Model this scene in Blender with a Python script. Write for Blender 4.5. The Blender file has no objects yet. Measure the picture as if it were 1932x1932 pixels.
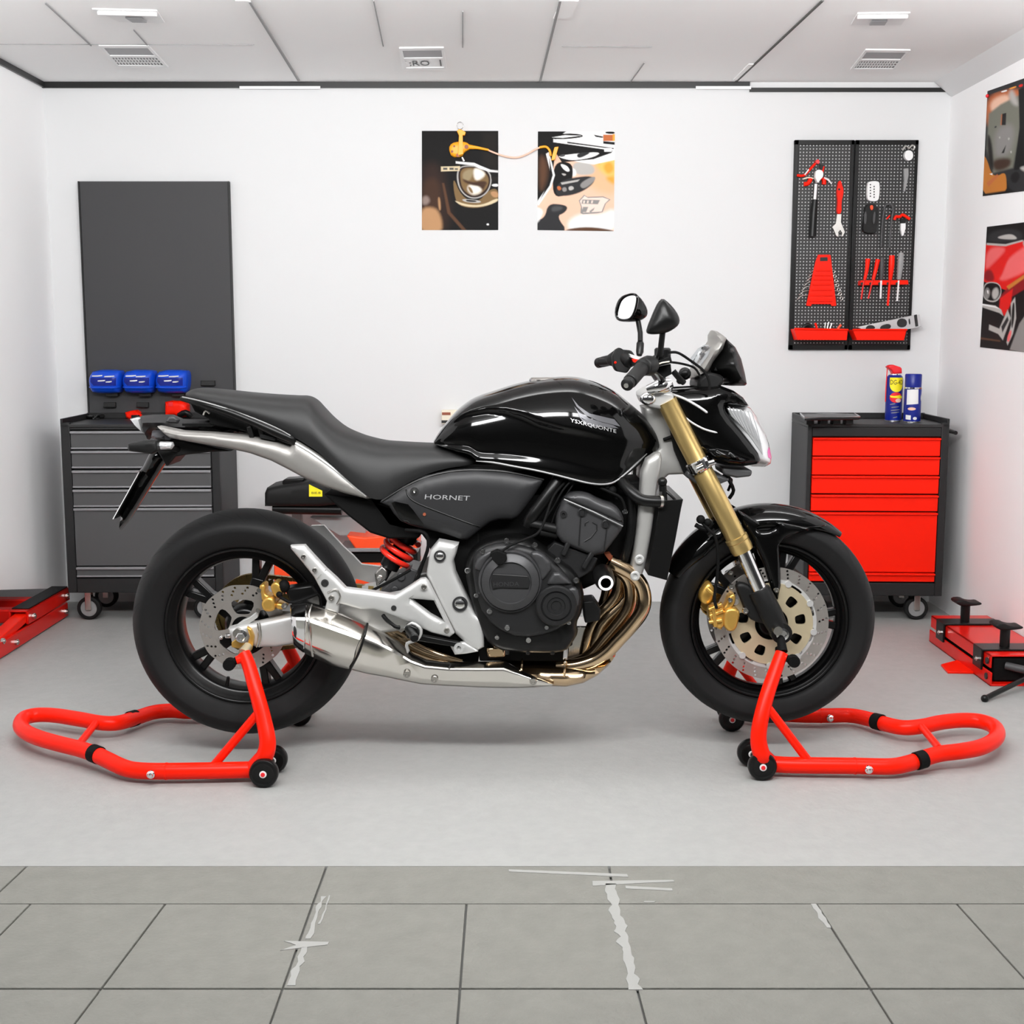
import bpy, bmesh, math, random
from mathutils import Vector as V, Matrix
from mathutils.geometry import delaunay_2d_cdt
from mathutils.bvhtree import BVHTree
random.seed(7)
PI = math.pi
sc = bpy.context.scene
COL = sc.collection

# ---------------------------------------------------------------- camera
F, D, H, TAN = 2450.0, 3.507, 1.146, 336.0/2450.0
TILT = math.atan(TAN); CT, ST = math.cos(TILT), math.sin(TILT)
CAM = V((0, -D, H))
cam = bpy.data.cameras.new('camera'); cam.sensor_width = 36; cam.lens = 36*F/1932
cam.clip_start = .05; cam.clip_end = 100
camo = bpy.data.objects.new('camera', cam); COL.objects.link(camo)
camo.location = CAM; camo.rotation_euler = (PI/2-TILT, 0, 0); sc.camera = camo
def ray(u, v):
    c = (966-v)/F
    return V(((u-966)/F, CT+c*ST, -ST+c*CT))
def W(u, v, y=0.0):                       # photo point -> point on the upright plane at depth y
    d = ray(u, v); return CAM + d*((y+D)/d.y)
def FL(u, v, z=0.0):                      # photo point -> point at height z
    d = ray(u, v); return CAM + d*((z-H)/d.z)
def XP(u, v, x):                          # photo point -> point on a side wall
    d = ray(u, v); return CAM + d*(x/d.x)
def P2(pts, y): return [(p.x, p.z) for p in (W(u, v, y) for u, v in pts)]

# ---------------------------------------------------------------- materials
def lin(c): return c/12.92 if c <= .04045 else ((c+.055)/1.055)**2.4
def rgb(h):
    if isinstance(h, str): return tuple(lin(int(h[i:i+2], 16)/255) for i in (0, 2, 4)) + (1,)
    return tuple(h)+(1,)
MATS = {}
def mat(name, col, rough=.5, metal=0., coat=0., bump=0., bscale=200., var=0., vscale=4., spec=None, trans=0., emit=0., bdist=.002):
    m = bpy.data.materials.new(name); m.use_nodes = True; nt = m.node_tree
    b = nt.nodes['Principled BSDF']; I = b.inputs
    I['Base Color'].default_value = rgb(col); I['Roughness'].default_value = rough; I['Metallic'].default_value = metal
    I['Coat Weight'].default_value = coat; I['Coat Roughness'].default_value = .04
    if spec is not None: I['Specular IOR Level'].default_value = spec
    if trans: I['Transmission Weight'].default_value = trans
    if emit:
        I['Emission Color'].default_value = rgb(col); I['Emission Strength'].default_value = emit
    if bump or var:
        tc = nt.nodes.new('ShaderNodeTexCoord')
    if bump:
        n = nt.nodes.new('ShaderNodeTexNoise'); n.inputs['Scale'].default_value = bscale; n.inputs['Detail'].default_value = 4
        nt.links.new(tc.outputs['Object'], n.inputs['Vector'])
        bp = nt.nodes.new('ShaderNodeBump'); bp.inputs['Strength'].default_value = bump; bp.inputs['Distance'].default_value = bdist
        nt.links.new(n.outputs['Fac'], bp.inputs['Height']); nt.links.new(bp.outputs['Normal'], I['Normal'])
    if var:
        n2 = nt.nodes.new('ShaderNodeTexNoise'); n2.inputs['Scale'].default_value = vscale; n2.inputs['Detail'].default_value = 6
        nt.links.new(tc.outputs['Object'], n2.inputs['Vector'])
        mx = nt.nodes.new('ShaderNodeMix'); mx.data_type = 'RGBA'
        c = rgb(col); mx.inputs[6].default_value = tuple(x*(1-var) for x in c[:3])+(1,); mx.inputs[7].default_value = tuple(min(1, x*(1+var)) for x in c[:3])+(1,)
        nt.links.new(n2.outputs['Fac'], mx.inputs[0]); nt.links.new(mx.outputs[2], I['Base Color'])
    MATS[name] = m; return m
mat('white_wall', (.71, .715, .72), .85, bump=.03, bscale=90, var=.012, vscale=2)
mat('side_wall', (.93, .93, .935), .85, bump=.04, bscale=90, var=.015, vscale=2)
mat('ceiling_white', (.92, .92, .915), .8, bump=.03, bscale=60, var=.012, vscale=3)
mat('concrete', (.35, .353, .343), .55, bump=.35, bscale=70, var=.10, vscale=30, bdist=.003, spec=.3)
mat('paving', (.21, .208, .188), .7, bump=.5, bscale=110, var=.13, vscale=22, bdist=.004, spec=.2)
mat('joint_dark', (.10, .10, .095), .9)
mat('cement', (.33, .33, .315), .8, bump=.3, bscale=60)
mat('black_trim', (.006, .006, .006), .35)
mat('joint_grey', (.30, .30, .30), .8)
mat('gloss_black', (.002, .002, .002), .07, spec=.32)
mat('satin_black', (.004, .004, .004), .34, spec=.28)
mat('plastic_black', (.0055, .0055, .0055), .5, spec=.28, bump=.05, bscale=600, bdist=.0005)
mat('matt_black', (.003, .003, .003), .7, spec=.15)
mat('seat_vinyl', (.014, .014, .0142), .5, spec=.35, bump=.12, bscale=900, bdist=.0004)
mat('cover_grey', (.020, .020, .0212), .45, spec=.35, bump=.06, bscale=900, bdist=.0004)
mat('rubber', (.0075, .0075, .0078), .6, spec=.25, bump=.05, bscale=500, bdist=.0004)
mat('groove', (.003, .003, .003), .9)
mat('wheel_black', (.003, .003, .0032), .3, spec=.35)
mat('engine_grey', (.011, .011, .0115), .45, spec=.35, bump=.1, bscale=700, bdist=.0004)
mat('engine_light', (.05, .05, .052), .4, metal=.3, spec=.4)
mat('silver_paint', (.42, .415, .40), .4, metal=.5, spec=.4)
mat('tail_silver', (.29, .28, .265), .42, metal=.45, spec=.4)
mat('aluminium', (.60, .60, .59), .45, metal=.55, spec=.4)
mat('chrome', (.8, .8, .8), .1, metal=1.)
mat('steel', (.62, .60, .57), .25, metal=1.)
mat('disc_steel', (.52, .49, .46), .36, metal=.85, var=.06, vscale=60)
mat('muffler', (.74, .71, .66), .17, metal=1.)
mat('bronze_pipe', (.70, .52, .33), .13, metal=1., var=.15, vscale=14)
mat('gold_fork', (.60, .43, .17), .3, metal=.8)
mat('gold_caliper', (.72, .43, .10), .35, metal=.75)
mat('gold_carrier', (.72, .62, .42), .4, metal=.7)
mat('chain_gold', (.35, .25, .09), .4, metal=.8)
mat('red_paint', (.90, .013, .002), .33, spec=.16)
mat('jack_red', (.66, .006, .002), .28, spec=.3)
mat('drawer_red', (.92, .013, .002), .45, spec=.12)
mat('spring_red', (.9, .03, .015), .3)
mat('orange', (.92, .07, .01), .4)
mat('yellow', (.95, .80, .01), .5)
mat('ink', (.01, .01, .01), .6)
mat('cabinet_dark', (.017, .017, .0175), .5, spec=.3)
mat('cabinet_top', (.025, .025, .0255), .5, spec=.35)
mat('drawer_grey', (.075, .075, .077), .45, spec=.35)
mat('drawer_lip', (.26, .26, .27), .35, metal=.3)
mat('panel_grey', (.050, .050, .052), .55, spec=.3)
mat('blue_plastic', (.004, .065, .56), .3, spec=.35)
mat('blue_deep', (.002, .012, .22), .3, spec=.35)
mat('white_plastic', (.82, .82, .82), .4)
mat('grey_plastic', (.35, .35, .36), .5)
mat('dark_grey', (.05, .05, .052), .5)
mat('caster_grey', (.28, .28, .28), .5)
mat('cap_red', (.80, .012, .02), .35)
mat('orange_yellow', (.95, .40, .01), .4)
mat('peach', (.90, .55, .42), .5)
mat('cream', (.80, .74, .60), .6)
mat('mirror', (.85, .86, .87), .02, metal=1.)
mat('lens_white', (.75, .76, .77), .12, metal=.35, coat=1.)
mat('silver_lens', (.72, .73, .74), .15, metal=.6, coat=.6)
mat('lens_pink', (.75, .12, .40), .2)
mat('brown_rust', (.28, .07, .03), .5)
mat('trim_grey', (.16, .16, .16), .35, metal=.4)
mat('screen', (.45, .46, .47), .15, metal=.3)
mat('emblem', (.13, .13, .14), .35, metal=.4)
mat('badge_silver', (.62, .62, .63), .3, metal=.5)
def glass(name, tint=(1, 1, 1), rough=.02):
    m = bpy.data.materials.new(name); m.use_nodes = True; b = m.node_tree.nodes['Principled BSDF']
    b.inputs['Base Color'].default_value = tint+(1,); b.inputs['Transmission Weight'].default_value = 1; b.inputs['Roughness'].default_value = rough
    b.inputs['IOR'].default_value = 1.3; MATS[name] = m
glass('clear_lens')

# ---------------------------------------------------------------- mesh building
ORG = {}
SPLIT = {'adjuster_screw', 'bolt', 'disc_button', 'cable', 'pivot_plate', 'sump', 'plug', 'head_rib', 'hose_guide', 'pedal_pivot', 'plate_joint', 'rail_bracket', 'weld_band', 'brake_pedal', 'frame_rail', 'inner_frame', 'pin'}
def catmull(pts, k, closed=False):
    n = len(pts); out = []
    if k <= 1: return [tuple(p) for p in pts]
    for i in range(n if closed else n-1):
        p = [pts[(i+j) % n] if closed else pts[min(max(i+j, 0), n-1)] for j in (-1, 0, 1, 2)]
        for s in range(k):
            t = s/k
            out.append(tuple(.5*(2*b+(c-a)*t+(2*a-5*b+4*c-d)*t*t+(3*b-a-3*c+d)*t**3) for a, b, c, d in zip(*p)))
    if not closed: out.append(tuple(pts[-1]))
    return out
def chaikin(pts, it=2):
    for _ in range(it):
        o = []
        for i, a in enumerate(pts):
            b = pts[(i+1) % len(pts)]
            o += [tuple(.75*x+.25*y for x, y in zip(a, b)), tuple(.25*x+.75*y for x, y in zip(a, b))]
        pts = o
    return pts
def resample(pts, res):
    o = []
    for i, a in enumerate(pts):
        b = pts[(i+1) % len(pts)]; L = math.hypot(b[0]-a[0], b[1]-a[1]); k = max(1, int(L/res+.5))
        for s in range(k): o.append((a[0]+(b[0]-a[0])*s/k, a[1]+(b[1]-a[1])*s/k))
    return o
def inside(p, poly):
    x, y = p; c = False; j = len(poly)-1
    for i in range(len(poly)):
        a, b = poly[i], poly[j]
        if (a[1] > y) != (b[1] > y) and x < (b[0]-a[0])*(y-a[1])/(b[1]-a[1])+a[0]: c = not c
        j = i
    return c
def edist(p, polys):
    m = 1e9; px, py = p
    for poly in polys:
        ax, ay = poly[-1]
        for bx, by in poly:
            dx, dy = bx-ax, by-ay; L = dx*dx+dy*dy
            t = 0 if L == 0 else max(0, min(1, ((px-ax)*dx+(py-ay)*dy)/L))
            q = (px-ax-t*dx)**2+(py-ay-t*dy)**2
            if q < m: m = q
            ax, ay = bx, by
    return math.sqrt(m)
def ngon(cx, cz, r, n=16, a0=0., rz=None):
    return [(cx+r*math.cos(a0+2*PI*i/n), cz+(rz or r)*math.sin(a0+2*PI*i/n)) for i in range(n)]
def offset_ring(poly, polys, d, hole):
    n = len(poly); A = sum(poly[i][0]*poly[(i+1) % n][1]-poly[(i+1) % n][0]*poly[i][1] for i in range(n)); sg = 1 if A > 0 else -1
    if hole: sg = -sg
    o = []
    for i in range(n):
        (ax, ay), (bx, by), (cx, cy) = poly[i-1], poly[i], poly[(i+1) % n]
        n1 = (-(by-ay), bx-ax); n2 = (-(cy-by), cx-bx); l1 = math.hypot(*n1) or 1; l2 = math.hypot(*n2) or 1
        nx, ny = n1[0]/l1+n2[0]/l2, n1[1]/l1+n2[1]/l2; L = math.hypot(nx, ny)
        if L < .3: continue
        k = min(d*2/L/L, d*2.5/L)
        q = (bx+sg*nx*k, by+sg*ny*k)
        if edist(q, polys) > d*.93: o.append(q)
    return o
def triangulate(poly, holes=(), res=0., rings=(), gmin=0.):
    polys = [poly]+list(holes); vs = []; es = []; extra = []
    for q in polys:
        o = len(vs); vs += q; es += [(o+i, o+(i+1) % len(q)) for i in range(len(q))]
    for d in rings:
        for k, q in enumerate(polys):
            lim = res*.45
            for p in offset_ring(q, polys, d, k > 0):
                if inside(p, poly) and not any(inside(p, h) for h in holes) and (not extra or min((p[0]-e[0])**2+(p[1]-e[1])**2 for e in extra) > (min(lim, d*.5))**2): extra.append(p)
    vs += extra
    if res:
        x0, x1 = min(p[0] for p in poly), max(p[0] for p in poly); z0, z1 = min(p[1] for p in poly), max(p[1] for p in poly)
        z = z0+res/2; r = 0
        while z < z1:
            x = x0+res/2*(r % 2)
            while x < x1:
                if inside((x, z), poly) and not any(inside((x, z), h) for h in holes) and edist((x, z), polys) > max(gmin, res*.55): vs.append((x, z))
                x += res
            z += res*.87; r += 1
    ov, oe, of, *_ = delaunay_2d_cdt([V(p) for p in vs], es, [], 0, 1e-7)
    ov = [tuple(p) for p in ov]; tris = []
    for f in of:
        c = (sum(ov[i][0] for i in f)/len(f), sum(ov[i][1] for i in f)/len(f))
        if inside(c, poly) and not any(inside(c, h) for h in holes): tris.append(tuple(f))
    return ov, tris, polys
class MB:
    def __init__(s): s.v = []; s.f = []; s.mi = []; s.m = 0
    def add(s, vs, fs):
        o = len(s.v); s.v += [V(p) for p in vs]; s.f += [tuple(o+i for i in f) for f in fs]; s.mi += [s.m]*len(fs); return s
    def box(s, c, sz, M=None):
        c = V(c); vs = [V((x*sz[0]/2, y*sz[1]/2, z*sz[2]/2)) for x in (-1, 1) for y in (-1, 1) for z in (-1, 1)]
        if M: vs = [M @ p for p in vs]
        return s.add([c+p for p in vs], [(0, 1, 3, 2), (4, 6, 7, 5), (0, 4, 5, 1), (2, 3, 7, 6), (0, 2, 6, 4), (1, 5, 7, 3)])
    def bb(s, x0, x1, y0, y1, z0, z1): return s.box(((x0+x1)/2, (y0+y1)/2, (z0+z1)/2), (abs(x1-x0), abs(y1-y0), abs(z1-z0)))
    def tube(s, pts, r, n=12, k=1, closed=False, flat=1.):
        """round bar through points; r number or list; k smooth subdivisions"""
        pts = [tuple(p) for p in pts]
        rs = r if isinstance(r, (list, tuple)) else [r]*len(pts)
        q = catmull([p+(rr,) for p, rr in zip(pts, rs)], k, closed)
        ps = [V(p[:3]) for p in q]; rs = [p[3] for p in q]; N = len(ps)
        T = []
        for i in range(N):
            a = ps[(i-1) % N] if closed else ps[max(i-1, 0)]; b = ps[(i+1) % N] if closed else ps[min(i+1, N-1)]
            T.append((b-a).normalized())
        up = V((0, 1, 0)) if abs(T[0].y) < .9 else V((1, 0, 0))
        nrm = (up-T[0]*up.dot(T[0])).normalized(); vs = []
        for i in range(N):
            nrm = (nrm-T[i]*nrm.dot(T[i])).normalized(); bn = T[i].cross(nrm)
            for j in range(n):
                a = 2*PI*j/n; vs.append(ps[i]+(nrm*math.cos(a)*flat+bn*math.sin(a))*rs[i])
        fs = []
        for i in range(N if closed else N-1):
            for j in range(n):
                a, b = i*n+j, i*n+(j+1) % n; c, d = ((i+1) % N)*n+(j+1) % n, ((i+1) % N)*n+j
                fs.append((a, b, c, d))
        if not closed: fs += [tuple(range(n)), tuple((N-1)*n+j for j in range(n))]
        return s.add(vs, fs)
    def cyl(s, a, b, r, r2=None, n=24): return s.tube([a, b], [r, r if r2 is None else r2], n)
    def beam(s, a, b, w0, w1, t0, t1=None, up=(0, 1, 0)):
        """tapered bar a->b: width w (across), thickness t (along up)"""
        a, b = V(a), V(b); T = (b-a).normalized(); u = V(up); u = (u-T*u.dot(T)).normalized(); c = T.cross(u); t1 = t0 if t1 is None else t1
        vs = [p+c*sx*w/2+u*sy*t/2 for p, w, t in ((a, w0, t0), (b, w1, t1)) for sx, sy in ((-1, -1), (1, -1), (1, 1), (-1, 1))]
        return s.add(vs, [(0, 1, 2, 3), (4, 7, 6, 5), (0, 4, 5, 1), (1, 5, 6, 2), (2, 6, 7, 3), (3, 7, 4, 0)])
    def lathe(s, prof, c, axis='y', n=48, a0=0., a1=2*PI, closed=False):
        """prof: (t along axis, radius)"""
        c = V(c); full = abs(a1-a0-2*PI) < 1e-6; m = n if full else n+1; vs = []
        for i in range(m):
            a = a0+(a1-a0)*i/n
            for t, r in prof:
                x, z = r*math.cos(a), r*math.sin(a)
                vs.append(c+(V((x, t, z)) if axis == 'y' else V((x, z, t)) if axis == 'z' else V((t, x, z))))
        k = len(prof); fs = []
        for i in range(n):
            i2 = (i+1) % m
            for j in range(k if closed else k-1):
                j2 = (j+1) % k; fs.append((i*k+j, i*k+j2, i2*k+j2, i2*k+j))
        if not full and closed: fs += [tuple(range(k)), tuple((m-1)*k+j for j in range(k))]
        if full and not closed:
            if prof[0][1] > 1e-6: fs.append(tuple(i*k for i in range(m)))
            if prof[-1][1] > 1e-6: fs.append(tuple(i*k+k-1 for i in range(m)))
        return s.add(vs, fs)
    def ball(s, c, r, n=20, sx=1, sy=1, sz=1):
        c = V(c); vs = []; m = n//2
        for i in range(m+1):
            for j in range(n):
                a, b = PI*i/m, 2*PI*j/n
                vs.append(c+V((r*sx*math.sin(a)*math.cos(b), r*sy*math.sin(a)*math.sin(b), r*sz*math.cos(a))))
        return s.add(vs, [(i*n+j, i*n+(j+1) % n, (i+1)*n+(j+1) % n, (i+1)*n+j) for i in range(m) for j in range(n)])
    def prism(s, poly, y0, y1, holes=(), plane='xz'):
        ov, tr, polys = triangulate(poly, holes)
        return s._shell(ov, tr, polys, [y0]*len(ov), [y1]*len(ov), plane)
    def _shell(s, ov, tr, polys, yf, yb, plane='xz'):
        def mk(p, y): return V((p[0], y, p[1])) if plane == 'xz' else V((p[0], p[1], y)) if plane == 'xy' else V((y, p[0], p[1]))
        n = len(ov); vs = [mk(p, y) for p, y in zip(ov, yf)]+[mk(p, y) for p, y in zip(ov, yb)]
        fs = list(tr)+[tuple(n+i for i in reversed(t)) for t in tr]; cnt = {}
        for t in tr:
            for i in range(len(t)):
                a, b = t[i], t[(i+1) % len(t)]; cnt[(min(a, b), max(a, b))] = cnt.get((min(a, b), max(a, b)), 0)+1
        fs += [(a, b, n+b, n+a) for (a, b), c in cnt.items() if c == 1]
        return s.add(vs, fs)
    def pillow(s, poly, y, h, R, back, holes=(), res=.012, sm=0, plane='xz', sgn=-1, fine=True):
        """plate with a rounded front: rim on y, front swells by h towards the viewer side, flat back at 'back'"""
        if sm: poly = chaikin(poly, sm)
        poly = resample(poly, res); holes = [resample(q, res) for q in holes]
        rg = [R*.12, R*.42, R] if R <= 2.5*res else [R*.04, R*.15, R*.35]
        ov, tr, polys = triangulate(poly, holes, res, rg, rg[-1]+res*.5)
        yf = []
        for p in ov:
            t = min(edist(p, polys)/R, 1.); yf.append(y+sgn*h*math.sqrt(max(0, 1-(1-t)**2)))
        return s._shell(ov, tr, polys, yf, [back]*len(ov), plane)
    def inflate(s, poly, yc, w, R, res=.012, sm=0, pw=.5, holes=()):
        if sm: poly = chaikin(poly, sm)
        poly = resample(poly, res); holes = [resample(q, res) for q in holes]
        rg = [R*.12, R*.42, R] if R <= 2.5*res else [R*.04, R*.15, R*.35]
        ov, tr, polys = triangulate(poly, holes, res, rg, rg[-1]+res*.5); n = len(ov); hh = []
        for p in ov:
            d = edist(p, polys); hh.append(0 if d < 1e-6 else w*max(0, 1-(1-min(d/R, 1))**2)**pw)
        vs = [V((p[0], yc-h, p[1])) for p, h in zip(ov, hh)]; idx = {}
        for i, (p, h) in enumerate(zip(ov, hh)):
            if h == 0: idx[i] = i
            else: idx[i] = len(vs); vs.append(V((p[0], yc+h, p[1])))
        return s.add(vs, list(tr)+[tuple(idx[i] for i in reversed(t)) for t in tr])
    def loft(s, st, prof, sub=4, psub=4, mod=None, yc=0.):
        st = catmull(st, sub); prof = catmull(prof, psub); K = len(prof); rings = []; wl = prof[-1][0]
        for u, vt, vb, hw in st:
            T = W(u, vt, yc); B = W(u, vb, yc-hw*wl); ring = []
            for wy, wz in prof:
                y = hw*wy
                if mod: y *= mod(u, vb+(vt-vb)*wz, wz)
                ring.append(V((T.x+(B.x-T.x)*(1-wz), -y, B.z+(T.z-B.z)*wz)))
            ring = ring+[V((p.x, -p.y, p.z)) for p in reversed(ring[1:])]
            rings.append([p+V((0, yc, 0)) for p in ring])
        n = len(rings[0]); vs = [p for r in rings for p in r]; fs = []
        for i in range(len(rings)-1):
            for j in range(n): fs.append((i*n+j, i*n+(j+1) % n, (i+1)*n+(j+1) % n, (i+1)*n+j))
        fs += [tuple(range(n)), tuple((len(rings)-1)*n+j for j in range(n))]
        return s.add(vs, fs)
    def text(s, body, o, xd, ud, w, h, depth=.0006, bvh=None, lift=.0008):
        cu = bpy.data.curves.new('t', 'FONT'); cu.body = body; cu.resolution_u = 2; ob = bpy.data.objects.new('t', cu); COL.objects.link(ob)
        dg = bpy.context.evaluated_depsgraph_get(); me = ob.evaluated_get(dg).to_mesh()
        vs = [p.co.copy() for p in me.vertices]; fs = [tuple(p.vertices) for p in me.polygons]
        ob.evaluated_get(dg).to_mesh_clear(); bpy.data.objects.remove(ob); bpy.data.curves.remove(cu)
        x0, x1 = min(p.x for p in vs), max(p.x for p in vs); y0, y1 = min(p.y for p in vs), max(p.y for p in vs)
        xd, ud, o = V(xd), V(ud), V(o); nn = xd.cross(ud)
        q = [o+xd*((p.x-x0)/(x1-x0)*w)+ud*((p.y-y0)/(y1-y0)*h) for p in vs]
        if bvh: q = [drop(p, bvh, lift) for p in q]
        return s.add(q, fs)
    def mirror(s, yc=0.):
        o = MB(); o.v = [V((p.x, 2*yc-p.y, p.z)) for p in s.v]; o.f = [tuple(reversed(f)) for f in s.f]; o.mi = list(s.mi); return o
    def pieces(s):
        n = len(s.v); p = list(range(n))
        def f(a):
            while p[a] != a: p[a] = p[p[a]]; a = p[a]
            return a
        for q in s.f:
            for i in q[1:]: p[f(i)] = f(q[0])
        g = {}
        for i in range(n): g.setdefault(f(i), []).append(i)
        ks = list(g); bb = [([min(s.v[i][k] for i in g[c]) for k in range(3)], [max(s.v[i][k] for i in g[c]) for k in range(3)]) for c in ks]
        r = list(range(len(ks)))
        def h(a):
            while r[a] != a: a = r[a]
            return a
        for i in range(len(ks)):
            for j in range(i):
                if all(bb[i][0][k] <= bb[j][1][k]+.003 and bb[j][0][k] <= bb[i][1][k]+.003 for k in range(3)): r[h(i)] = h(j)
        own = {}; gi = {c: h(i) for i, c in enumerate(ks)}
        for q, mi in zip(s.f, s.mi): own.setdefault(gi[f(q[0])], []).append((q, mi))
        out = []
        for k, fl in own.items():
            o = MB(); mp = {}
            for q, mi in fl:
                for i in q:
                    if i not in mp: mp[i] = len(o.v); o.v.append(s.v[i])
                o.f.append(tuple(mp[i] for i in q)); o.mi.append(mi)
            out.append(o)
        return sorted(out, key=lambda o: -len(o.v))
    def build(s, name, m, parent=None, bevel=0., smooth=38, label=None, seg=2):
        if name in SPLIT and parent:
            ps = s.pieces()
            if len(ps) > 1: return [o.build1(name, m, parent, bevel, smooth, label, seg) for o in ps][0]
        return s.build1(name, m, parent, bevel, smooth, label, seg)
    def build1(s, name, m, parent=None, bevel=0., smooth=38, label=None, seg=2):
        me = bpy.data.meshes.new(name); vs = s.v
        lo = V([min(p[i] for p in vs) for i in range(3)]); hi = V([max(p[i] for p in vs) for i in range(3)])
        o = V(((lo.x+hi.x)/2, (lo.y+hi.y)/2, lo.z))
        me.from_pydata([p-o for p in vs], [], s.f)
        for mm in (m if isinstance(m, (list, tuple)) else [m]): me.materials.append(MATS[mm])
        me.polygons.foreach_set('material_index', s.mi)
        bm = bmesh.new(); bm.from_mesh(me); bmesh.ops.recalc_face_normals(bm, faces=bm.faces); bm.to_mesh(me); bm.free()
        if smooth:
            me.polygons.foreach_set('use_smooth', [True]*len(me.polygons)); me.set_sharp_from_angle(angle=math.radians(smooth))
        ob = bpy.data.objects.new(name, me); COL.objects.link(ob); ob.location = o; ORG[ob.name] = o
        if parent:
            ob.parent = parent; ob.matrix_parent_inverse = Matrix.Translation(-ORG[parent.name])
        if bevel:
            b = ob.modifiers.new('bevel', 'BEVEL'); b.width = bevel; b.segments = seg; b.limit_method = 'ANGLE'; b.angle_limit = math.radians(40); b.harden_normals = False
        if label: ob['label'] = label
        return ob
def drop(p, bvh, lift):
    h = bvh.ray_cast(V((p.x, -3, p.z)), V((0, 1, 0)))
    return V((p.x, h[0].y-lift, p.z)) if h[0] else p
def bvh_of(ob):
    me = ob.data; return BVHTree.FromPolygons([v.co+ORG[ob.name] for v in me.vertices], [tuple(p.vertices) for p in me.polygons])
def thing(name, label, cat, loc, group=None):
    o = bpy.data.objects.new(name, None); COL.objects.link(o); o.empty_display_size = .05
    o.location = loc; ORG[o.name] = V(loc); o['label'] = label; o['category'] = cat
    if group: o['group'] = group
    return o
def tag(o, label, cat, group=None, kind=None):
    o['label'] = label; o['category'] = cat
    if group: o['group'] = group
    if kind: o['kind'] = kind
    return o
def struct(o): o['kind'] = 'structure'; return o
def dup(root, delta, label):
    r = root.copy(); COL.objects.link(r); r.location = root.location+V(delta); r['label'] = label
    for ch in list(root.children):
        c = ch.copy(); COL.objects.link(c); c.parent = r
        for g in list(ch.children):
            d = g.copy(); COL.objects.link(d); d.parent = c
    return r
# ================================================================ ROOM
XL, XR, YB, ZC, YF = -1.922, 1.80, 2.0, 2.167, -.815
def bx(name, m, *a, **k):
    return struct(MB().bb(*a).build(name, m, smooth=0, **k))
bx('floor', 'concrete', -2.6, 2.6, YF, 2.15, -.12, 0)
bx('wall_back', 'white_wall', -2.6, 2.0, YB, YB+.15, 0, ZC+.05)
# left wall stops short of the floor and lets the floor run on under it into a shallow niche
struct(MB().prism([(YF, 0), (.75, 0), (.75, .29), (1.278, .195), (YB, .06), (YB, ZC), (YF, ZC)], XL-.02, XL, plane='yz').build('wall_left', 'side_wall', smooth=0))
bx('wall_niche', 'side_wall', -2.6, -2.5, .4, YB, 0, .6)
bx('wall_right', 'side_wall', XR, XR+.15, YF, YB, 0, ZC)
bx('ceiling', 'ceiling_white', -2.2, 2.2, -2.1, YB+.15, ZC, ZC+.12)  # extended past the doorway as an unseen canopy over the added lamps
# black trim strips where walls meet ceiling
bx('trim_1', 'black_trim', XL, W(1414, 160, YB).x, YB-.012, YB, ZC-.024, ZC)
bx('trim_2', 'black_trim', W(1414, 160, YB).x, XR, YB-.008, YB, W(966, 174, YB).z, W(966, 166, YB).z)
bx('trim_3', 'black_trim', XL, XL+.01, YF, YB-.012, ZC-.022, ZC)
bx('trim_4', 'side_wall', W(453, 160, YB).x, W(605, 160, YB).x, YB-.014, YB-.011, ZC-.029, ZC-.018)
bx('trim_5', 'side_wall', W(1312, 165, YB).x, W(1416, 165, YB).x, YB-.014, YB-.011, ZC-.030, ZC-.018)
struct(MB().prism([(XR-.075, ZC), (XR, ZC-.06), (XR, ZC)], YF, YB-.01).build('trim_6', 'white_wall', smooth=0))
def cstrip(n, a, b, w, m, t=.004, off=0):
    A, B = FL(*a, ZC), FL(*b, ZC); z = V((0, 0, ZC-t/2)); A.z = B.z = 0
    return struct(MB().beam(A+z, B+z, w, w, t, up=(0, 0, 1)).build('trim_%d' % n, m, smooth=0))
cstrip(7, (458, 0), (552, 151), .045, 'ceiling_white', .003)
cstrip(8, (471, 0), (564, 151), .008, 'joint_grey', .007)
cstrip(9, (1057, 0), (1019, 153), .008, 'joint_grey')
cstrip(10, (1552, 0), (1388, 154), .008, 'joint_dark')
cstrip(11, (1075, 0), (1060, 34), .055, 'ceiling_white', .003)
cstrip(12, (85, 4), (172, 85), .004, 'joint_grey')
cstrip(13, (0, 83), (480, 84), .002, 'joint_grey', .002)
cstrip(14, (705, 0), (723, 86), .0035, 'joint_grey')
cstrip(15, (873, 20), (873, 88), .003, 'joint_grey')
cstrip(16, (1060, 87), (1230, 88), .003, 'joint_grey', .002)
cstrip(17, (1216, 117), (1190, 153), .003, 'joint_grey')
cstrip(18, (1420, 120), (1390, 150), .03, 'ceiling_white', .003)
cstrip(19, (252, 55), (285, 92), .003, 'joint_grey')

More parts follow.
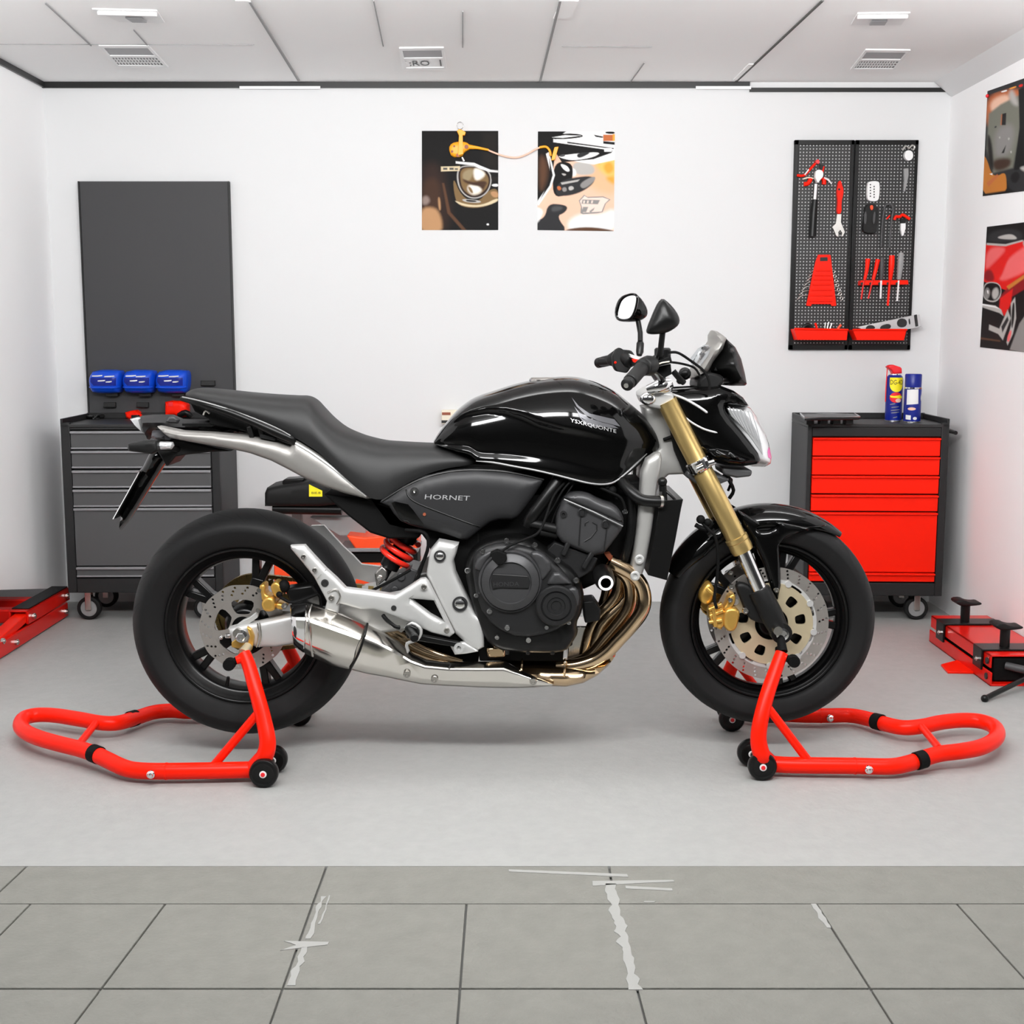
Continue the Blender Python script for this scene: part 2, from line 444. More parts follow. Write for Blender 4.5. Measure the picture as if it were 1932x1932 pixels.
def quad_ceiling(pts, z): return [(p.x, p.y) for p in (FL(u, v, z) for u, v in pts)]
def lerp2(q, s, t):
    a, b, c, d = q
    return tuple((a[i]*(1-s)+b[i]*s)*(1-t)+(d[i]*(1-s)+c[i]*s)*t for i in (0, 1))
def sub(q, s0, s1, t0, t1): return [lerp2(q, s0, t0), lerp2(q, s1, t0), lerp2(q, s1, t1), lerp2(q, s0, t1)]
def vent(px, label, kind):
    q = quad_ceiling(px, ZC-.004); c = lerp2(q, .5, .5)
    r = thing('ceiling_vent', label, 'vent', (c[0], c[1], ZC), 'vents in the ceiling')
    o = [(.0, 1., .0, .1), (0., 1., .92, 1.), (0., .06, .1, .92), (.94, 1., .1, .92), (.06, .94, .45, .53)]
    m = MB()
    for a in o: m.prism(sub(q, *a), ZC-.005, ZC, plane='xy')
    m.build('frame', 'white_plastic', r, smooth=0)
    MB().prism(sub(q, .06, .94, .1, .45), ZC-.002, ZC, plane='xy').build('diffuser', 'grey_plastic', r, smooth=0)
    MB().prism(sub(q, .06, .94, .53, .92), ZC-.002, ZC, plane='xy').build('backing', 'white_plastic' if kind == 'sign' else 'dark_grey', r, smooth=0)
    if kind == 'grille':
        for k in range(3):
            t = .55+.12*k; m = MB()
            for j in range(14): m.prism(sub(q, .085+.06*j, .115+.06*j, t+.005, t+.105), ZC-.0032, ZC-.001, plane='xy')
            m.prism(sub(q, .06, .94, t-.018, t+.018), ZC-.0032, ZC-.001, plane='xy')
            m.build('louvre', 'white_plastic', r, smooth=0)
    else:
        a, b, d = [V(p+(ZC-.0034,)) for p in (lerp2(q, .16, .84), lerp2(q, .62, .84), lerp2(q, .16, .60))]
        MB().text(':RO', a, (b-a).normalized(), (d-a).normalized(), (b-a).length, (d-a).length).build('lettering', 'dark_grey', r, smooth=0)
        MB().prism(sub(q, .86, .89, .58, .86), ZC-.0035, ZC-.001, plane='xy').build('mark', 'dark_grey', r, smooth=0)
vent([(186, 86), (280, 86), (318, 127), (220, 126)], 'slanted white ceiling vent with dark grille near the left wall', 'grille')
vent([(753, 91), (837, 90), (843, 130), (762, 131)], 'white ceiling vent with dark characters above the two wall posters', 'sign')
vent([(1633, 94), (1718, 95), (1688, 132), (1604, 132)], 'slanted white ceiling vent with dark grille near the right wall', 'grille')
def lamp(px, label, px2=None):
    q = quad_ceiling(px, ZC-.006); c = lerp2(q, .5, .5)
    r = thing('ceiling_light', label, 'ceiling light', (c[0], c[1], ZC), 'slim ceiling lights')
    MB().prism(q, ZC-.004, ZC, plane='xy').build('housing', 'white_plastic', r, smooth=0)
    a, b = lerp2(q, .02, .15), lerp2(q, .98, .15)
    MB().tube([a+(ZC-.009,), b+(ZC-.009,)], .006, 12).build('tube', 'white_plastic', r)
    MB().prism(sub(q, .35, .65, .5, .85), ZC-.010, ZC-.004, plane='xy').build('clip', 'grey_plastic', r, smooth=0)
lamp([(174, 19), (296, 22), (311, 45), (225, 43)], 'switched off slim white ceiling light near the left wall')
lamp([(1618, 27), (1717, 26), (1700, 49), (1605, 49)], 'switched off slim white ceiling light near the right wall')

# ---- paving outside the doorway
bx('floor_base', 'joint_dark', -3.2, 3.2, -4.6, YF, -.12, -.006)
LN = [[(1636, 50), (1680, 2), (2060, -412)], [(1636, 128), (1705, 58), (1865, -100), (2060, -290)], [(1636, 364), (1705, 312), (1865, 191), (2060, 43)],
      [(1636, 616), (1705, 590), (1865, 533), (2060, 464)], [(1636, 885), (1705, 880), (1865, 868), (2060, 853)],
      [(1636, 1149), (1705, 1160), (1865, 1202), (2060, 1253)], [(1636, 1496), (1705, 1540), (1865, 1642), (2060, 1766)],
      [(1636, 1740), (1705, 1805), (1865, 1950), (2060, 2130)]]
def lx(L, v):
    v = max(v, L[0][0])
    for (a, x), (b, y) in zip(L, L[1:]):
        if a <= v <= b: return x+(y-x)*(v-a)/(b-a)
    return L[-1][1]
pv = MB()
def slab(v0, v1, i, j, g=2.):
    a = (lambda v: -500) if i is None else (lambda v: lx(LN[i], v)+g)
    b = (lambda v: 2500) if j is None else (lambda v: lx(LN[j], v)-g)
    q = [FL(a(v0), v0), FL(b(v0), v0), FL(b(v1), v1), FL(a(v1), v1)]
    pv.prism([(p.x, p.y) for p in reversed(q)], 0, -.03, plane='xy')
e = 1.0
slab(1634.5, 1705-.6, None, 0); slab(1634.5, 1705-.6, 0, 3); slab(1634.5, 1705-.6, 3, 5); slab(1634.5, 1705-.6, 5, None)
for i in [None]+list(range(1, 8)):
    j = None if i == 7 else (1 if i is None else i+1)
    slab(1705+.6, 1865-1.6, i, j); slab(1865+1.6, 2060, i, j)
struct(pv.build('floor_paving', 'paving', smooth=0, bevel=.0015))
# cement smears left along two joints (marks with their own shape)
def smear(poly, seed):
    rr = random.Random(seed); q = [FL(u+rr.uniform(-2, 2), v) for u, v in resample(poly, 7)]
    return MB().prism([(p.x, p.y) for p in q], .0012, -.002, plane='xy')
def ribbon(path, w, seed):
    rr = random.Random(seed); L, R = [], []
    for i, (u, v) in enumerate(path):
        L.append((u-w*rr.uniform(.4, 1.1), v)); R.append((u+w*rr.uniform(.4, 1.1), v))
    return L+R[::-1]
sm = MB()
for s_, pth, w in ((1, [(1150+i*.25*10-0, 1668+i*10) for i in range(21)], 13), (2, [(609-i*3.4, 1692+i*10) for i in range(9)], 5), (3, [(575-i*3.2, 1788+i*9) for i in range(9)], 8), (4, [(1535+i*6, 1706+i*9) for i in range(6)], 7), (5, [(622-i*3.2, 1690+i*9) for i in range(7)], 2.2)):
    o = smear(ribbon(pth, w, s_), s_); sm.add(o.v, o.f)
for q in ([(1118, 1663), (1270, 1661), (1272, 1664), (1205, 1667), (1120, 1672)], [(1180, 1672), (1268, 1677), (1268, 1681), (1180, 1677)], [(960, 1641), (1184, 1650), (1184, 1655), (960, 1645)], [(536, 1776), (620, 1778), (618, 1783), (528, 1794), (560, 1784)], [(1216, 1701), (1236, 1701), (1236, 1703), (1216, 1703)]):
    o = smear(q, 9); sm.add(o.v, o.f)
struct(sm.build('floor_smear', 'cement', smooth=0))

# ================================================================ LIGHT
w = bpy.data.worlds.new('sky'); sc.world = w; w.use_nodes = True; nt = w.node_tree; bg = nt.nodes['Background']
tc = nt.nodes.new('ShaderNodeTexCoord'); sp = nt.nodes.new('ShaderNodeSeparateXYZ'); cr = nt.nodes.new('ShaderNodeValToRGB')
nt.links.new(tc.outputs['Generated'], sp.inputs[0]); nt.links.new(sp.outputs['Z'], cr.inputs['Fac']); nt.links.new(cr.outputs['Color'], bg.inputs['Color'])
cr.color_ramp.elements[0].position = .02; cr.color_ramp.elements[0].color = (.10, .10, .10, 1)
cr.color_ramp.elements[1].position = .55; cr.color_ramp.elements[1].color = (1, 1, 1.02, 1)
e = cr.color_ramp.elements.new(.22); e.color = (.42, .42, .43, 1)
SKY = .45
bg.inputs['Strength'].default_value = SKY
def area(name, loc, sx, sy, power, rot=(0, 0, 0), col=(1, 1, 1)):
    l = bpy.data.lights.new(name, 'AREA'); l.shape = 'RECTANGLE'; l.size = sx; l.size_y = sy; l.energy = power; l.color = col
    o = bpy.data.objects.new(name, l); COL.objects.link(o); o.location = loc; o.rotation_euler = rot; return o
# added lamps out of frame: front row fills the bay, uplights brighten the ceiling
for x in (-1.15, 0, 1.15):
    area('added_lamp', (x*.8, -1.75, ZC-.16), .8, .25, 35, (math.radians(62), 0, 0))
    area('added_uplight', (x, -.02, 2.075), .95, .10, 12.5, (math.radians(135), 0, 0))
sc.view_settings.view_transform = 'Standard'; sc.view_settings.look = 'None'; sc.view_settings.gamma = 1; sc.view_settings.use_curve_mapping = False
sc.view_settings.exposure = -.36
sc.cycles.max_bounces = 10; sc.cycles.diffuse_bounces = 6; sc.cycles.glossy_bounces = 5; sc.cycles.transmission_bounces = 8
# ================================================================ MOTORCYCLE
RC, FC = W(469, 1172, 0), W(1446, 1166, 0)          # wheel centres
RR, FR = .314, .294
bike = thing('motorcycle', 'black naked sport motorcycle with gold fork, held up on two red paddock stands', 'motorcycle', (0, 0, 0))

def screw(m, u, v, y, r, d=.008, rim=True):
    p = W(u, v, y); m.lathe([(0, r), (-d*.7, r), (-d, r*.8), (-d, r*.5), (-d*.5, r*.45), (-d*.5, 0)], p, n=16)
def screws(lst, y, parent, m='steel', name='bolt'):
    for u, v, r in lst:
        b = MB(); screw(b, u, v, y, r); b.build(name, m, parent)

# ---------------------------------------------------------------- wheels
def tyre(c, R, prof, th0, front):
    m = MB(); full = prof+[(-a, b) for a, b in reversed(prof[:-1])]
    outer = catmull(full, 4); m.lathe(outer+[(.045, prof[0][1]-.006), (-.045, prof[0][1]-.006)], c, n=96, closed=True)
    half = catmull(prof, 4); im = max(range(len(half)), key=lambda i: half[i][0]); pr = [(-a, b) for a, b in half[im:]]
    def rad(y):
        for (a, b), (d, e) in zip(pr, pr[1:]):
            if a <= -abs(y) <= d and d > a: return b+(e-b)*(-abs(y)-a)/(d-a)
        return pr[0][1]
    m.m = 1; w0 = -max(a for a, b in prof)
    def groove(a0, a1, y0, y1, wd, bend=0):
        n = 10; L, Rr = [], []
        for i in range(n+1):
            t = i/n; a = a0+(a1-a0)*t+bend*math.sin(PI*t); y = y0+(y1-y0)*t; ww = wd*math.sin(PI*min(max(t, .06), .94))**.4
            for s_, lst in ((-1, L), (1, Rr)):
                yy = y; aa = a+s_*ww/R/2; r = rad(yy)+.0004
                lst.append(c+V((r*math.cos(aa), yy, r*math.sin(aa))))
        m.add(L+Rr, [(i, i+1, n+2+i, n+1+i) for i in range(n)])
    N = 18 if not front else 22
    for k in range(N):
        a = 2*PI*k/N+.1
        for sg in (-1, 1):
            s0 = -sg
            groove(a, a-.30, s0*.012, s0*abs(w0)*.93, .0035, .05)
            groove(a+.12, a-.02, s0*abs(w0)*.55, s0*abs(w0)*.985, .0028, .02)
    return m
rear_prof = [(.060, .212), (.071, .220), (.080, .236), (.087, .254), (.089, .266), (.084, .281), (.066, .297), (.036, .309), (0, .314)]
front_prof = [(.040, .2165), (.049, .222), (.056, .236), (.0605, .252), (.061, .262), (.054, .275), (.036, .288), (.017, .293), (0, .294)]
def wheel(c, front, rot):
    k = .62 if front else 1.; m = MB(); g = .011 if front else .003
    a = .064*k
    prof = [(-a-.004, .2165), (-a-.006, .210), (-a+.002, .204), (-a+.006, .199), (-a+.018, .188+g), (-a+.022, .181+g), (-.02*k, .176+g), (.02*k, .176+g), (a-.022, .181+g), (a-.018, .188+g), (a-.006, .199), (a-.002, .204), (a+.006, .210), (a+.004, .2165), (a-.006, .208), (.02*k, .19), (-.02*k, .19), (-a+.006, .208)]
    m.lathe(prof, c, n=96, closed=True)
    hubr = .042 if front else .056
    m.lathe([(-.062, 0), (-.062, hubr*.8), (-.045, hubr), (.045, hubr), (.062, hubr*.8), (.062, 0)], c, n=40)
    for i in range(5):
        t = rot+2*PI*i/5; d = V((math.cos(t), 0, math.sin(t)))
        m.beam(c+d*.03, c+d*.128, .046, .034, .05*k+.012, .036*k+.006)
        for sg in (-1, 1):
            e = V((math.cos(t+sg*.11), 0, math.sin(t+sg*.11)))
            m.beam(c+d*.112+(e-d)*.03, c+e*(.183+g), .022, .02, .034*k+.006)
    w = m.build('wheel', 'wheel_black', bike, bevel=.004)
    tyre(c, FR if front else RR, front_prof if front else rear_prof, 0, front).build('tyre', ['rubber', 'groove'], w, smooth=60)
    return w
rw = wheel(RC, False, math.radians(3)); fw = wheel(FC, True, math.radians(0))
def disc(c, y, r0, r1, parent, wave=0, rows=((.0, 30),), hr=.0036, name='brake_disc', m='disc_steel', th=.0045):
    out = [((r1+wave*math.cos(10*a))*math.cos(a)+c.x, (r1+wave*math.cos(10*a))*math.sin(a)+c.z) for a in (2*PI*i/120 for i in range(120))]
    inn = [(x, z) for x, z in ngon(c.x, c.z, r0, 60)]
    holes = [inn]
    for f, n in rows:
        rr = r0+(r1-r0)*f
        holes += [ngon(c.x+rr*math.cos(2*PI*i/n+f), c.z+rr*math.sin(2*PI*i/n+f), hr, 8) for i in range(n)]
    return MB().prism(out, y-th/2, y+th/2, holes).build(name, m, parent)
# rear disc with inner carrier
disc(RC, -.075, .082, .117, rw, .0012, ((.3, 20), (.55, 20), (.8, 20)))
def carrier(c, y, r0, r1, n, hole, m, parent, name='disc_carrier', th=.006, a0=0.):
    out = ngon(c.x, c.z, r1, 72); holes = [ngon(c.x, c.z, r0, 40)]
    for i in range(n):
        a = a0+2*PI*i/n; rm = (r0+r1)/2; q = []
        for da, dr in ((-1, -.75), (-.6, -1), (.6, -1), (1, -.75), (1, .7), (.6, 1), (-.6, 1), (-1, .7)):
            rr = rm+dr*hole[1]; aa = a+da*hole[0]
            q.append((c.x+rr*math.cos(aa), c.z+rr*math.sin(aa)))
        holes.append(chaikin(q, 1))
    return MB().prism(out, y-th/2, y+th/2, holes).build(name, m, parent)
carrier(RC, -.074, .030, .086, 5, (.47, .021), 'disc_steel', rw, th=.005, a0=.3)
# rear sprocket and chain on the far side
spo = []
for i in range(43*2):
    a = 2*PI*i/86; r = .112 if i % 2 else .103; spo.append((RC.x+r*math.cos(a), RC.z+r*math.sin(a)))
MB().prism(spo, .098, .105, [ngon(RC.x, RC.z, .06, 30)]+[ngon(RC.x+.08*math.cos(t), RC.z+.08*math.sin(t), .011, 12) for t in (2*PI*i/6 for i in range(6))]).build('sprocket', 'chain_gold', rw)
ch = MB(); cs = W(880, 1150, .1); cpath = [RC+V((.11*math.cos(a), .1, .11*math.sin(a))) for a in (math.radians(85+i*8) for i in range(24))]
cpath += [V((cs.x, .1, cs.z-.035)), V((cs.x+.03, .1, cs.z)), V((cs.x, .1, cs.z+.035))]
for i in range(len(cpath)):
    a, b = cpath[i], cpath[(i+1) % len(cpath)]; n = max(1, int((b-a).length/.016))
    for j in range(n):
        p, q = a+(b-a)*(j/n), a+(b-a)*((j+.92)/n); ch.beam(p, q, .011, .011, .014 if j % 2 else .020)
ch.build('drive_chain', 'chain_gold', bike, smooth=0)
# front discs (both sides), carriers, bobbins
for y in (-.066, .066):
    disc(FC, y, .121, .155, fw, 0, ((.28, 26), (.55, 26), (.82, 26)), .0034)
    carrier(FC, y*1.04, .045, .112, 9, (.17, .014), 'gold_carrier', fw, a0=.15)
    mm = MB()
    for i in range(9):
        a = 2*PI*i/9+.5; p = FC+V((.1165*math.cos(a), y*1.04, .1165*math.sin(a))); mm.lathe([(-.006, 0), (-.006, .009), (.006, .009), (.006, 0)], p, n=14)
    mm.build('disc_button', 'aluminium', fw)
    carrier(FC, y*1.0, .106, .1225, 10, (.17, .0042), 'aluminium', fw, name='disc_ring', th=.006, a0=.35)
    MB().lathe([(y*.62-.002, .04), (y*.62-.002, .118), (y*.62+.002, .118), (y*.62+.002, .04)], V((FC.x, 0, FC.z)), n=60, closed=True).build('hub_flange', 'wheel_black', fw)
MB().tube([W(427, 1300, -.03), W(431, 1277, -.035)], [.006, .004], 10).build('valve_stem', 'satin_black', rw)
# axle bits
def nut(u, v, y, r, parent, name='axle_nut', m='chrome', hex_=True, d=.016):
    p = W(u, v, y); b = MB(); b.lathe([(0, r*1.35), (-.004, r*1.35), (-.004, r)], p, n=24)
    b.lathe([(-.003, r), (-d, r), (-d-.002, r*.8), (-d-.002, r*.5), (-d+.003, r*.42), (-d+.003, 0)], p, n=6 if hex_ else 20); return b.build(name, m, parent)
MB().cyl(FC+V((0, -.16, 0)), FC+V((0, .16, 0)), .012).build('axle', 'steel', fw)
MB().cyl(RC+V((0, -.15, 0)), RC+V((0, .15, 0)), .012).build('axle', 'steel', rw)

# ---------------------------------------------------------------- front fork
TR = math.atan2
def forkpt(u, v, y): return W(u, v, y)
for sg in (-1, 1):
    def S(p): return V((p.x, p.y if sg < 0 else -p.y, p.z))
    y = -.10
    a, b, c, d = W(1258, 757, y), W(1402, 1040, y), W(1433, 1116, y), W(1472, 1192, y-.01)
    ax = (b-a).normalized(); m = MB()
    t = lambda k: a+(b-a)*k
    m.tube([S(p) for p in (t(0), t(.43), t(.435), t(.90), t(.905), t(.93), t(.935), t(.975), t(1))], [.0265, .0265, .0275, .0275, .031, .031, .0295, .0305, .0285], 28)
    fk = m.build('fork_tube', 'gold_fork', bike, smooth=30)
    MB().tube([S(t(.99)), S(c+(d-c)*.3)], .0205, 24).build('stanchion', 'chrome', fk)
    lo = MB(); lo.tube([S(c+(c-d)*.05), S(c), S(c+(d-c)*.55), S(d)], [.029, .0305, .031, .026], 24)
    lo.lathe([(-.022, 0), (-.022, .028), (.022, .028), (.022, 0)], S(d), n=24)
    # caliper lug plate behind the leg
    lug = P2([(1428, 1112), (1400, 1098), (1388, 1104), (1392, 1118), (1400, 1136), (1408, 1160), (1420, 1172), (1450, 1180), (1452, 1150)], y)
    q = MB().pillow(lug, y+.004, .008, .012, y+.022, sm=1); q = q if sg < 0 else q.mirror(); lo.add(q.v, q.f)
    lo.build('lower_leg', 'plastic_black', fk)
    nb = MB(); p = S(d)+V((0, sg*.024, 0)); nb.lathe([(0, .017), (sg*.008, .017), (sg*.009, .011), (sg*.002, .010), (sg*.002, 0)], p, n=28); nb.build('axle_nut', 'chrome', fk)
    # lower yoke clamp on the tube
    cl = MB(); k1 = t(.385); k2 = t(.455); cl.tube([S(k1), S(k1+(k2-k1)*.12), S(k1+(k2-k1)*.88), S(k2)], [.031, .034, .034, .031], 24)
    cl.tube([S(t(.42)+V((.018, -.030, .006))), S(t(.42)+V((.034, -.026, .010)))], .008, 12); cl.tube([S(t(.42)+V((-.01, -.034, -.008))), S(t(.42)+V((.006, -.036, .0)))], .009, 12)
    cl.build('yoke_clamp', 'chrome', fk)
# yokes and steering head
yk = MB(); a = W(1322, 893, -.1)
yk.prism(P2([(1288, 880), (1350, 890), (1366, 898), (1340, 908), (1305, 905), (1284, 892)], 0), -.105, .105)
yk.build('lower_yoke', 'engine_light', bike, bevel=.006)
ty = MB(); ty.prism(P2([(1205, 742), (1225, 730), (1262, 737), (1262, 762), (1240, 768), (1213, 763)], 0), -.115, .115); ty.build('top_yoke', 'aluminium', bike, bevel=.008)
tyb = MB()
for u, v, r in ((1252, 728, .026), (1223, 752, .022)): tyb.ball(W(u, v, -.11), r, 16, 1, .7, .8)
tyb.tube([W(1222, 735, -.12), W(1246, 728, -.13), W(1262, 722, -.12)], [.012, .018, .014], 14, k=3)
tyb.build('bar_clamp', 'chrome', bike)

# ---------------------------------------------------------------- frame
fr = MB()
head = P2([(1214, 768), (1262, 760), (1275, 800), (1288, 850), (1302, 892), (1290, 895), (1262, 896), (1245, 912), (1236, 935), (1205, 930), (1210, 870), (1243, 845), (1222, 800)], -.05)
fr.pillow(head, -.045, .012, .02, .057)
dt = P2([(1212, 872), (1246, 850), (1250, 870), (1240, 915), (1236, 955), (1229, 1007), (1217, 1069), (1210, 1090), (1198, 1097), (1188, 1092), (1190, 1078), (1199, 1026), (1207, 948)], -.14)
fr.pillow(dt, -.135, .014, .014, -.095, sm=1); q = MB().pillow(dt, -.135, .014, .014, -.095, sm=1).mirror(); fr.add(q.v, q.f)
frame = fr.build('frame_rail', 'silver_paint', bike)
b = MB(); b.prism(P2([(1262, 800), (1278, 800), (1304, 880), (1296, 892), (1290, 892), (1272, 850)], -.07), -.075, .075)
b.tube([W(1252, 830, -.06), W(1300, 812, -.08)], .005, 8); b.build('steering_stop', 'matt_black', bike)
screws([(1206, 1055, .013), (1198, 1086, .013)], -.15, frame, 'aluminium')
pl = MB(); plate = P2([(827, 1021), (865, 1028), (861, 1044), (855, 1060), (859, 1082), (877, 1120), (896, 1158), (912, 1168), (913, 1222), (900, 1229), (876, 1212), (859, 1197), (832, 1145), (809, 1096), (804, 1085), (811, 1040)], -.165)
pl.pillow(plate, -.155, .012, .014, -.115); q = MB().pillow(plate, -.155, .012, .014, -.115).mirror(); pl.add(q.v, q.f)
fp = pl.build('pivot_plate', 'aluminium', bike)
for u, v, r in ((830, 1049, .0155), (868, 1139, .020)):
    b = MB(); b.lathe([(0, r), (-.006, r), (-.006, r*.8), (-.001, r*.72), (-.001, 0)], W(u, v, -.166), n=28); b.build('plate_recess', 'cover_grey', fp)
    b = MB(); b.lathe([(-.001, r*.6), (-.007, r*.6), (-.009, r*.4), (-.009, 0)], W(u, v, -.166), n=24); b.build('bolt', 'chrome', fp)
# dark structure inside the frame
inn = MB()
inn.prism(P2([(700, 930), (1210, 900), (1200, 960), (1190, 1060), (1100, 1100), (900, 1120), (830, 1040), (800, 1000), (740, 985)], 0), -.085, .085)
inn.prism(P2([(612, 930), (700, 940), (760, 960), (800, 1000), (790, 1014), (735, 1014), (700, 1003), (660, 972)], -.06), -.085, .085)
inn.prism(P2([(800, 1000), (905, 1000), (915, 1215), (868, 1190), (820, 1060)], -.08), -.09, .09)
inn.prism(P2([(768, 1126), (822, 1130), (842, 1178), (808, 1164)], -.15), -.150, -.11)
inn.build('inner_frame', 'matt_black', bike, bevel=.006)

# ---------------------------------------------------------------- engine
cr_ = P2([(876, 1075), (884, 1045), (905, 1026), (940, 1014), (985, 1012), (1015, 1024), (1050, 1050), (1085, 1075), (1102, 1110), (1100, 1150), (1086, 1178), (1092, 1192), (1078, 1216), (1068, 1228), (1040, 1232), (955, 1230), (925, 1218), (905, 1185), (890, 1140)], -.15)
m = MB(); m.pillow(cr_, -.15, .03, .03, .15, sm=1); eng = m.build('engine', 'satin_black', bike)
# cover plate edge
b = MB(); b.pillow(P2([(888, 1060), (905, 1035), (945, 1022), (990, 1028), (1030, 1045), (1062, 1075), (1090, 1110), (1088, 1150), (1070, 1178), (1040, 1196), (985, 1206), (930, 1185), (900, 1140)], -.18), -.172, .018, .016, -.14, sm=1); b.build('side_casing', 'engine_grey', eng)
def dome(u, v, y, prof, name, mname, parent, n=56, label=None):
    b = MB(); b.lathe([(-t, r) for t, r in prof], W(u, v, y), n=n); return b.build(name, mname, parent, smooth=30)
cc = dome(963, 1096, -.185, [(0, .083), (.008, .083), (.014, .079), (.014, .077), (.012, .076), (.02, .074), (.029, .060), (.031, .055), (.026, .053), (.026, 0)], 'clutch_cover', 'engine_light', eng)
b = MB(); c = W(963, 1096, -.212)
b.prism([(c.x+x, c.z+z) for x, z in [(.052*math.cos(a), .052*math.sin(a)) for a in (math.radians(-25+i*5) for i in range(0, 47))] if z > .020 or z < -.0165 or True][:1]*0+[(c.x-.050, c.z+.0), (c.x-.046, c.z+.020), (c.x+.045, c.z+.014), (c.x+.051, c.z-.0), (c.x+.047, c.z-.02), (c.x-.03, c.z-.018), (c.x-.046, c.z-.022)], c.y-.0035, c.y+.01)
bar = b.build('cover_rib', 'engine_grey', eng, bevel=.002)
t = MB(); t.text('HONDA', W(931, 1105, -.2165)+V((0, 0, -.002)), V((1, 0, .02)).normalized(), (0, 0, 1), .066, .011); t.build('lettering', 'engine_light', eng)
dome(1049, 1141, -.19, [(0, .054), (.016, .054), (.021, .050), (.022, .040), (.018, .038), (.018, .036), (.023, .035), (.023, .024), (.02, .022), (.02, .014), (.017, .013), (.017, 0)], 'alternator_cover', 'engine_grey', eng)
for poly, h in (([(996, 1043), (1018, 1038), (1046, 1066), (1026, 1096), (1018, 1092), (1014, 1070)], .012), ([(1048, 1072), (1080, 1100), (1074, 1103), (1036, 1105), (1030, 1100)], .012), ([(1068, 1112), (1084, 1106), (1094, 1118), (1092, 1150), (1078, 1130)], .008), ([(892, 1072), (904, 1048), (930, 1036), (934, 1042), (916, 1062), (908, 1080)], .01)):
    b = MB(); b.pillow(P2(poly, -.19), -.186, h, .008, -.17, sm=1, res=.006); b.build('casing_rib', 'engine_light', eng)
# head and cylinder block
hd = P2([(1066, 938), (1078, 930), (1106, 929), (1134, 946), (1162, 954), (1176, 972), (1177, 994), (1158, 1021), (1133, 1052), (1088, 1037), (1050, 1018), (1048, 978), (1058, 950)], -.15)
m = MB(); m.pillow(hd, -.148, .022, .02, .15, sm=1, res=.01); hdo = m.build('cylinder_head', 'engine_light', eng)
b = MB(); b.pillow(P2([(1062, 942), (1076, 931), (1106, 930), (1133, 946), (1162, 955), (1176, 976), (1176, 990), (1120, 964)], -.17), -.160, .018, .012, -.14, sm=1, res=.008); b.build('valve_cover', 'engine_light', hdo)
b = MB(); b.tube([W(1064, 942, -.178), W(1120, 966, -.181), W(1175, 993, -.178)], .0024, 8); b.build('gasket', 'trim_grey', hdo)
b = MB()
for u, v in ((1098, 966), (1143, 988)): b.lathe([(0, .011), (-.004, .011), (-.005, .008), (-.002, .007), (-.002, 0)], W(u, v, -.172), n=18)
b.lathe([(0, .009), (-.006, .009), (-.006, .004), (-.002, .003), (-.002, 0)], W(1063, 970, -.168), n=18)
for pts in (((1118, 985), (1126, 990), (1126, 1000)), ((1110, 983), (1104, 987), (1104, 992)), ((1126, 1000), (1115, 1014), (1102, 1022)), ((1100, 940), (1096, 968), (1092, 1030)), ((1150, 955), (1146, 985), (1140, 1040))):
    b.tube([W(u, v, -.171) for u, v in pts], .0018, 6)
b.build('head_rib', 'engine_grey', hdo)
b = MB(); b.prism(P2([(1046, 1022), (1128, 1052), (1118, 1075), (1090, 1092), (1050, 1060), (1030, 1040)], -.14), -.15, .15)
for (u0, v0, u1, v1) in ((1075, 1018, 1062, 1048), (1120, 1038, 1100, 1072)): b.beam(W(u0, v0, -.155), W(u1, v1, -.155), .014, .014, .02)
b.build('cylinder_block', 'engine_grey', eng, bevel=.004)
# bolts around the casings
screws([(956, 1020, .008), (1009, 1028, .008), (911, 1041, .008), (1052, 1057, .0085), (883, 1076, .0085), (1087, 1095, .008), (899, 1123, .0065), (924, 1153, .008), (957, 1184, .008), (1031, 1183, .0065), (1073, 1174, .0065), (938, 1202, .0065), (997, 1207, .008), (1179, 965, .007)], -.187, eng, 'chrome')
# sump fins and small fittings
b = MB()
for u in (957, 996, 1042): b.beam(W(u, 1200, -.16), W(u, 1232, -.15), .014, .012, .03)
b.prism(P2([(1062, 1160), (1078, 1160), (1080, 1215), (1060, 1222)], -.14), -.16, -.08)
b.prism(P2([(1098, 1130), (1120, 1128), (1132, 1145), (1130, 1165), (1102, 1170)], -.1), -.14, -.05)
b.build('sump', 'plastic_black', eng, bevel=.004)
b = MB(); b.prism(P2([(925, 1042), (938, 1036), (955, 1042), (957, 1052), (948, 1062), (938, 1062), (930, 1054)], -.2), -.225, -.19); b.tube([W(944, 1042, -.21), W(965, 1028, -.205), W(990, 1018, -.2), (W(1012, 1008, -.2)), W(1022, 995, -.19), W(1030, 975, -.18), W(1045, 935, -.16), W(1068, 908, -.13)], .0038, 8, k=4)
b.build('clutch_arm', 'matt_black', eng, bevel=.002)
b = MB(); b.cyl(W(1000, 987, -.14), W(1050, 998, -.14), .011, .013); b.ball(W(999, 987, -.14), .006, 10); b.cyl(W(1020, 1003, -.13), W(1052, 1008, -.13), .013); b.build('fuel_rail', 'plastic_black', eng)
b = MB(); b.tube([W(1056, 900, -.12), W(1040, 925, -.135), W(1018, 955, -.14), W(1003, 975, -.14), W(996, 990, -.13)], .0165, 16, k=4); b.build('intake_hose', 'satin_black', eng)
b = MB(); b.tube([W(1080, 905, -.14), W(1062, 925, -.15), W(1045, 955, -.15), W(1030, 978, -.15)], .0028, 8, k=3); b.tube([W(1088, 905, -.13), W(1072, 928, -.14), W(1050, 962, -.14), W(1040, 990, -.14)], .0022, 8, k=3); b.build('cable', 'matt_black', eng)
b = MB()
for u, v, r in ((1155, 925, .012), (1165, 938, .008), (1145, 918, .009)): b.ball(W(u, v, -.13), r, 10)
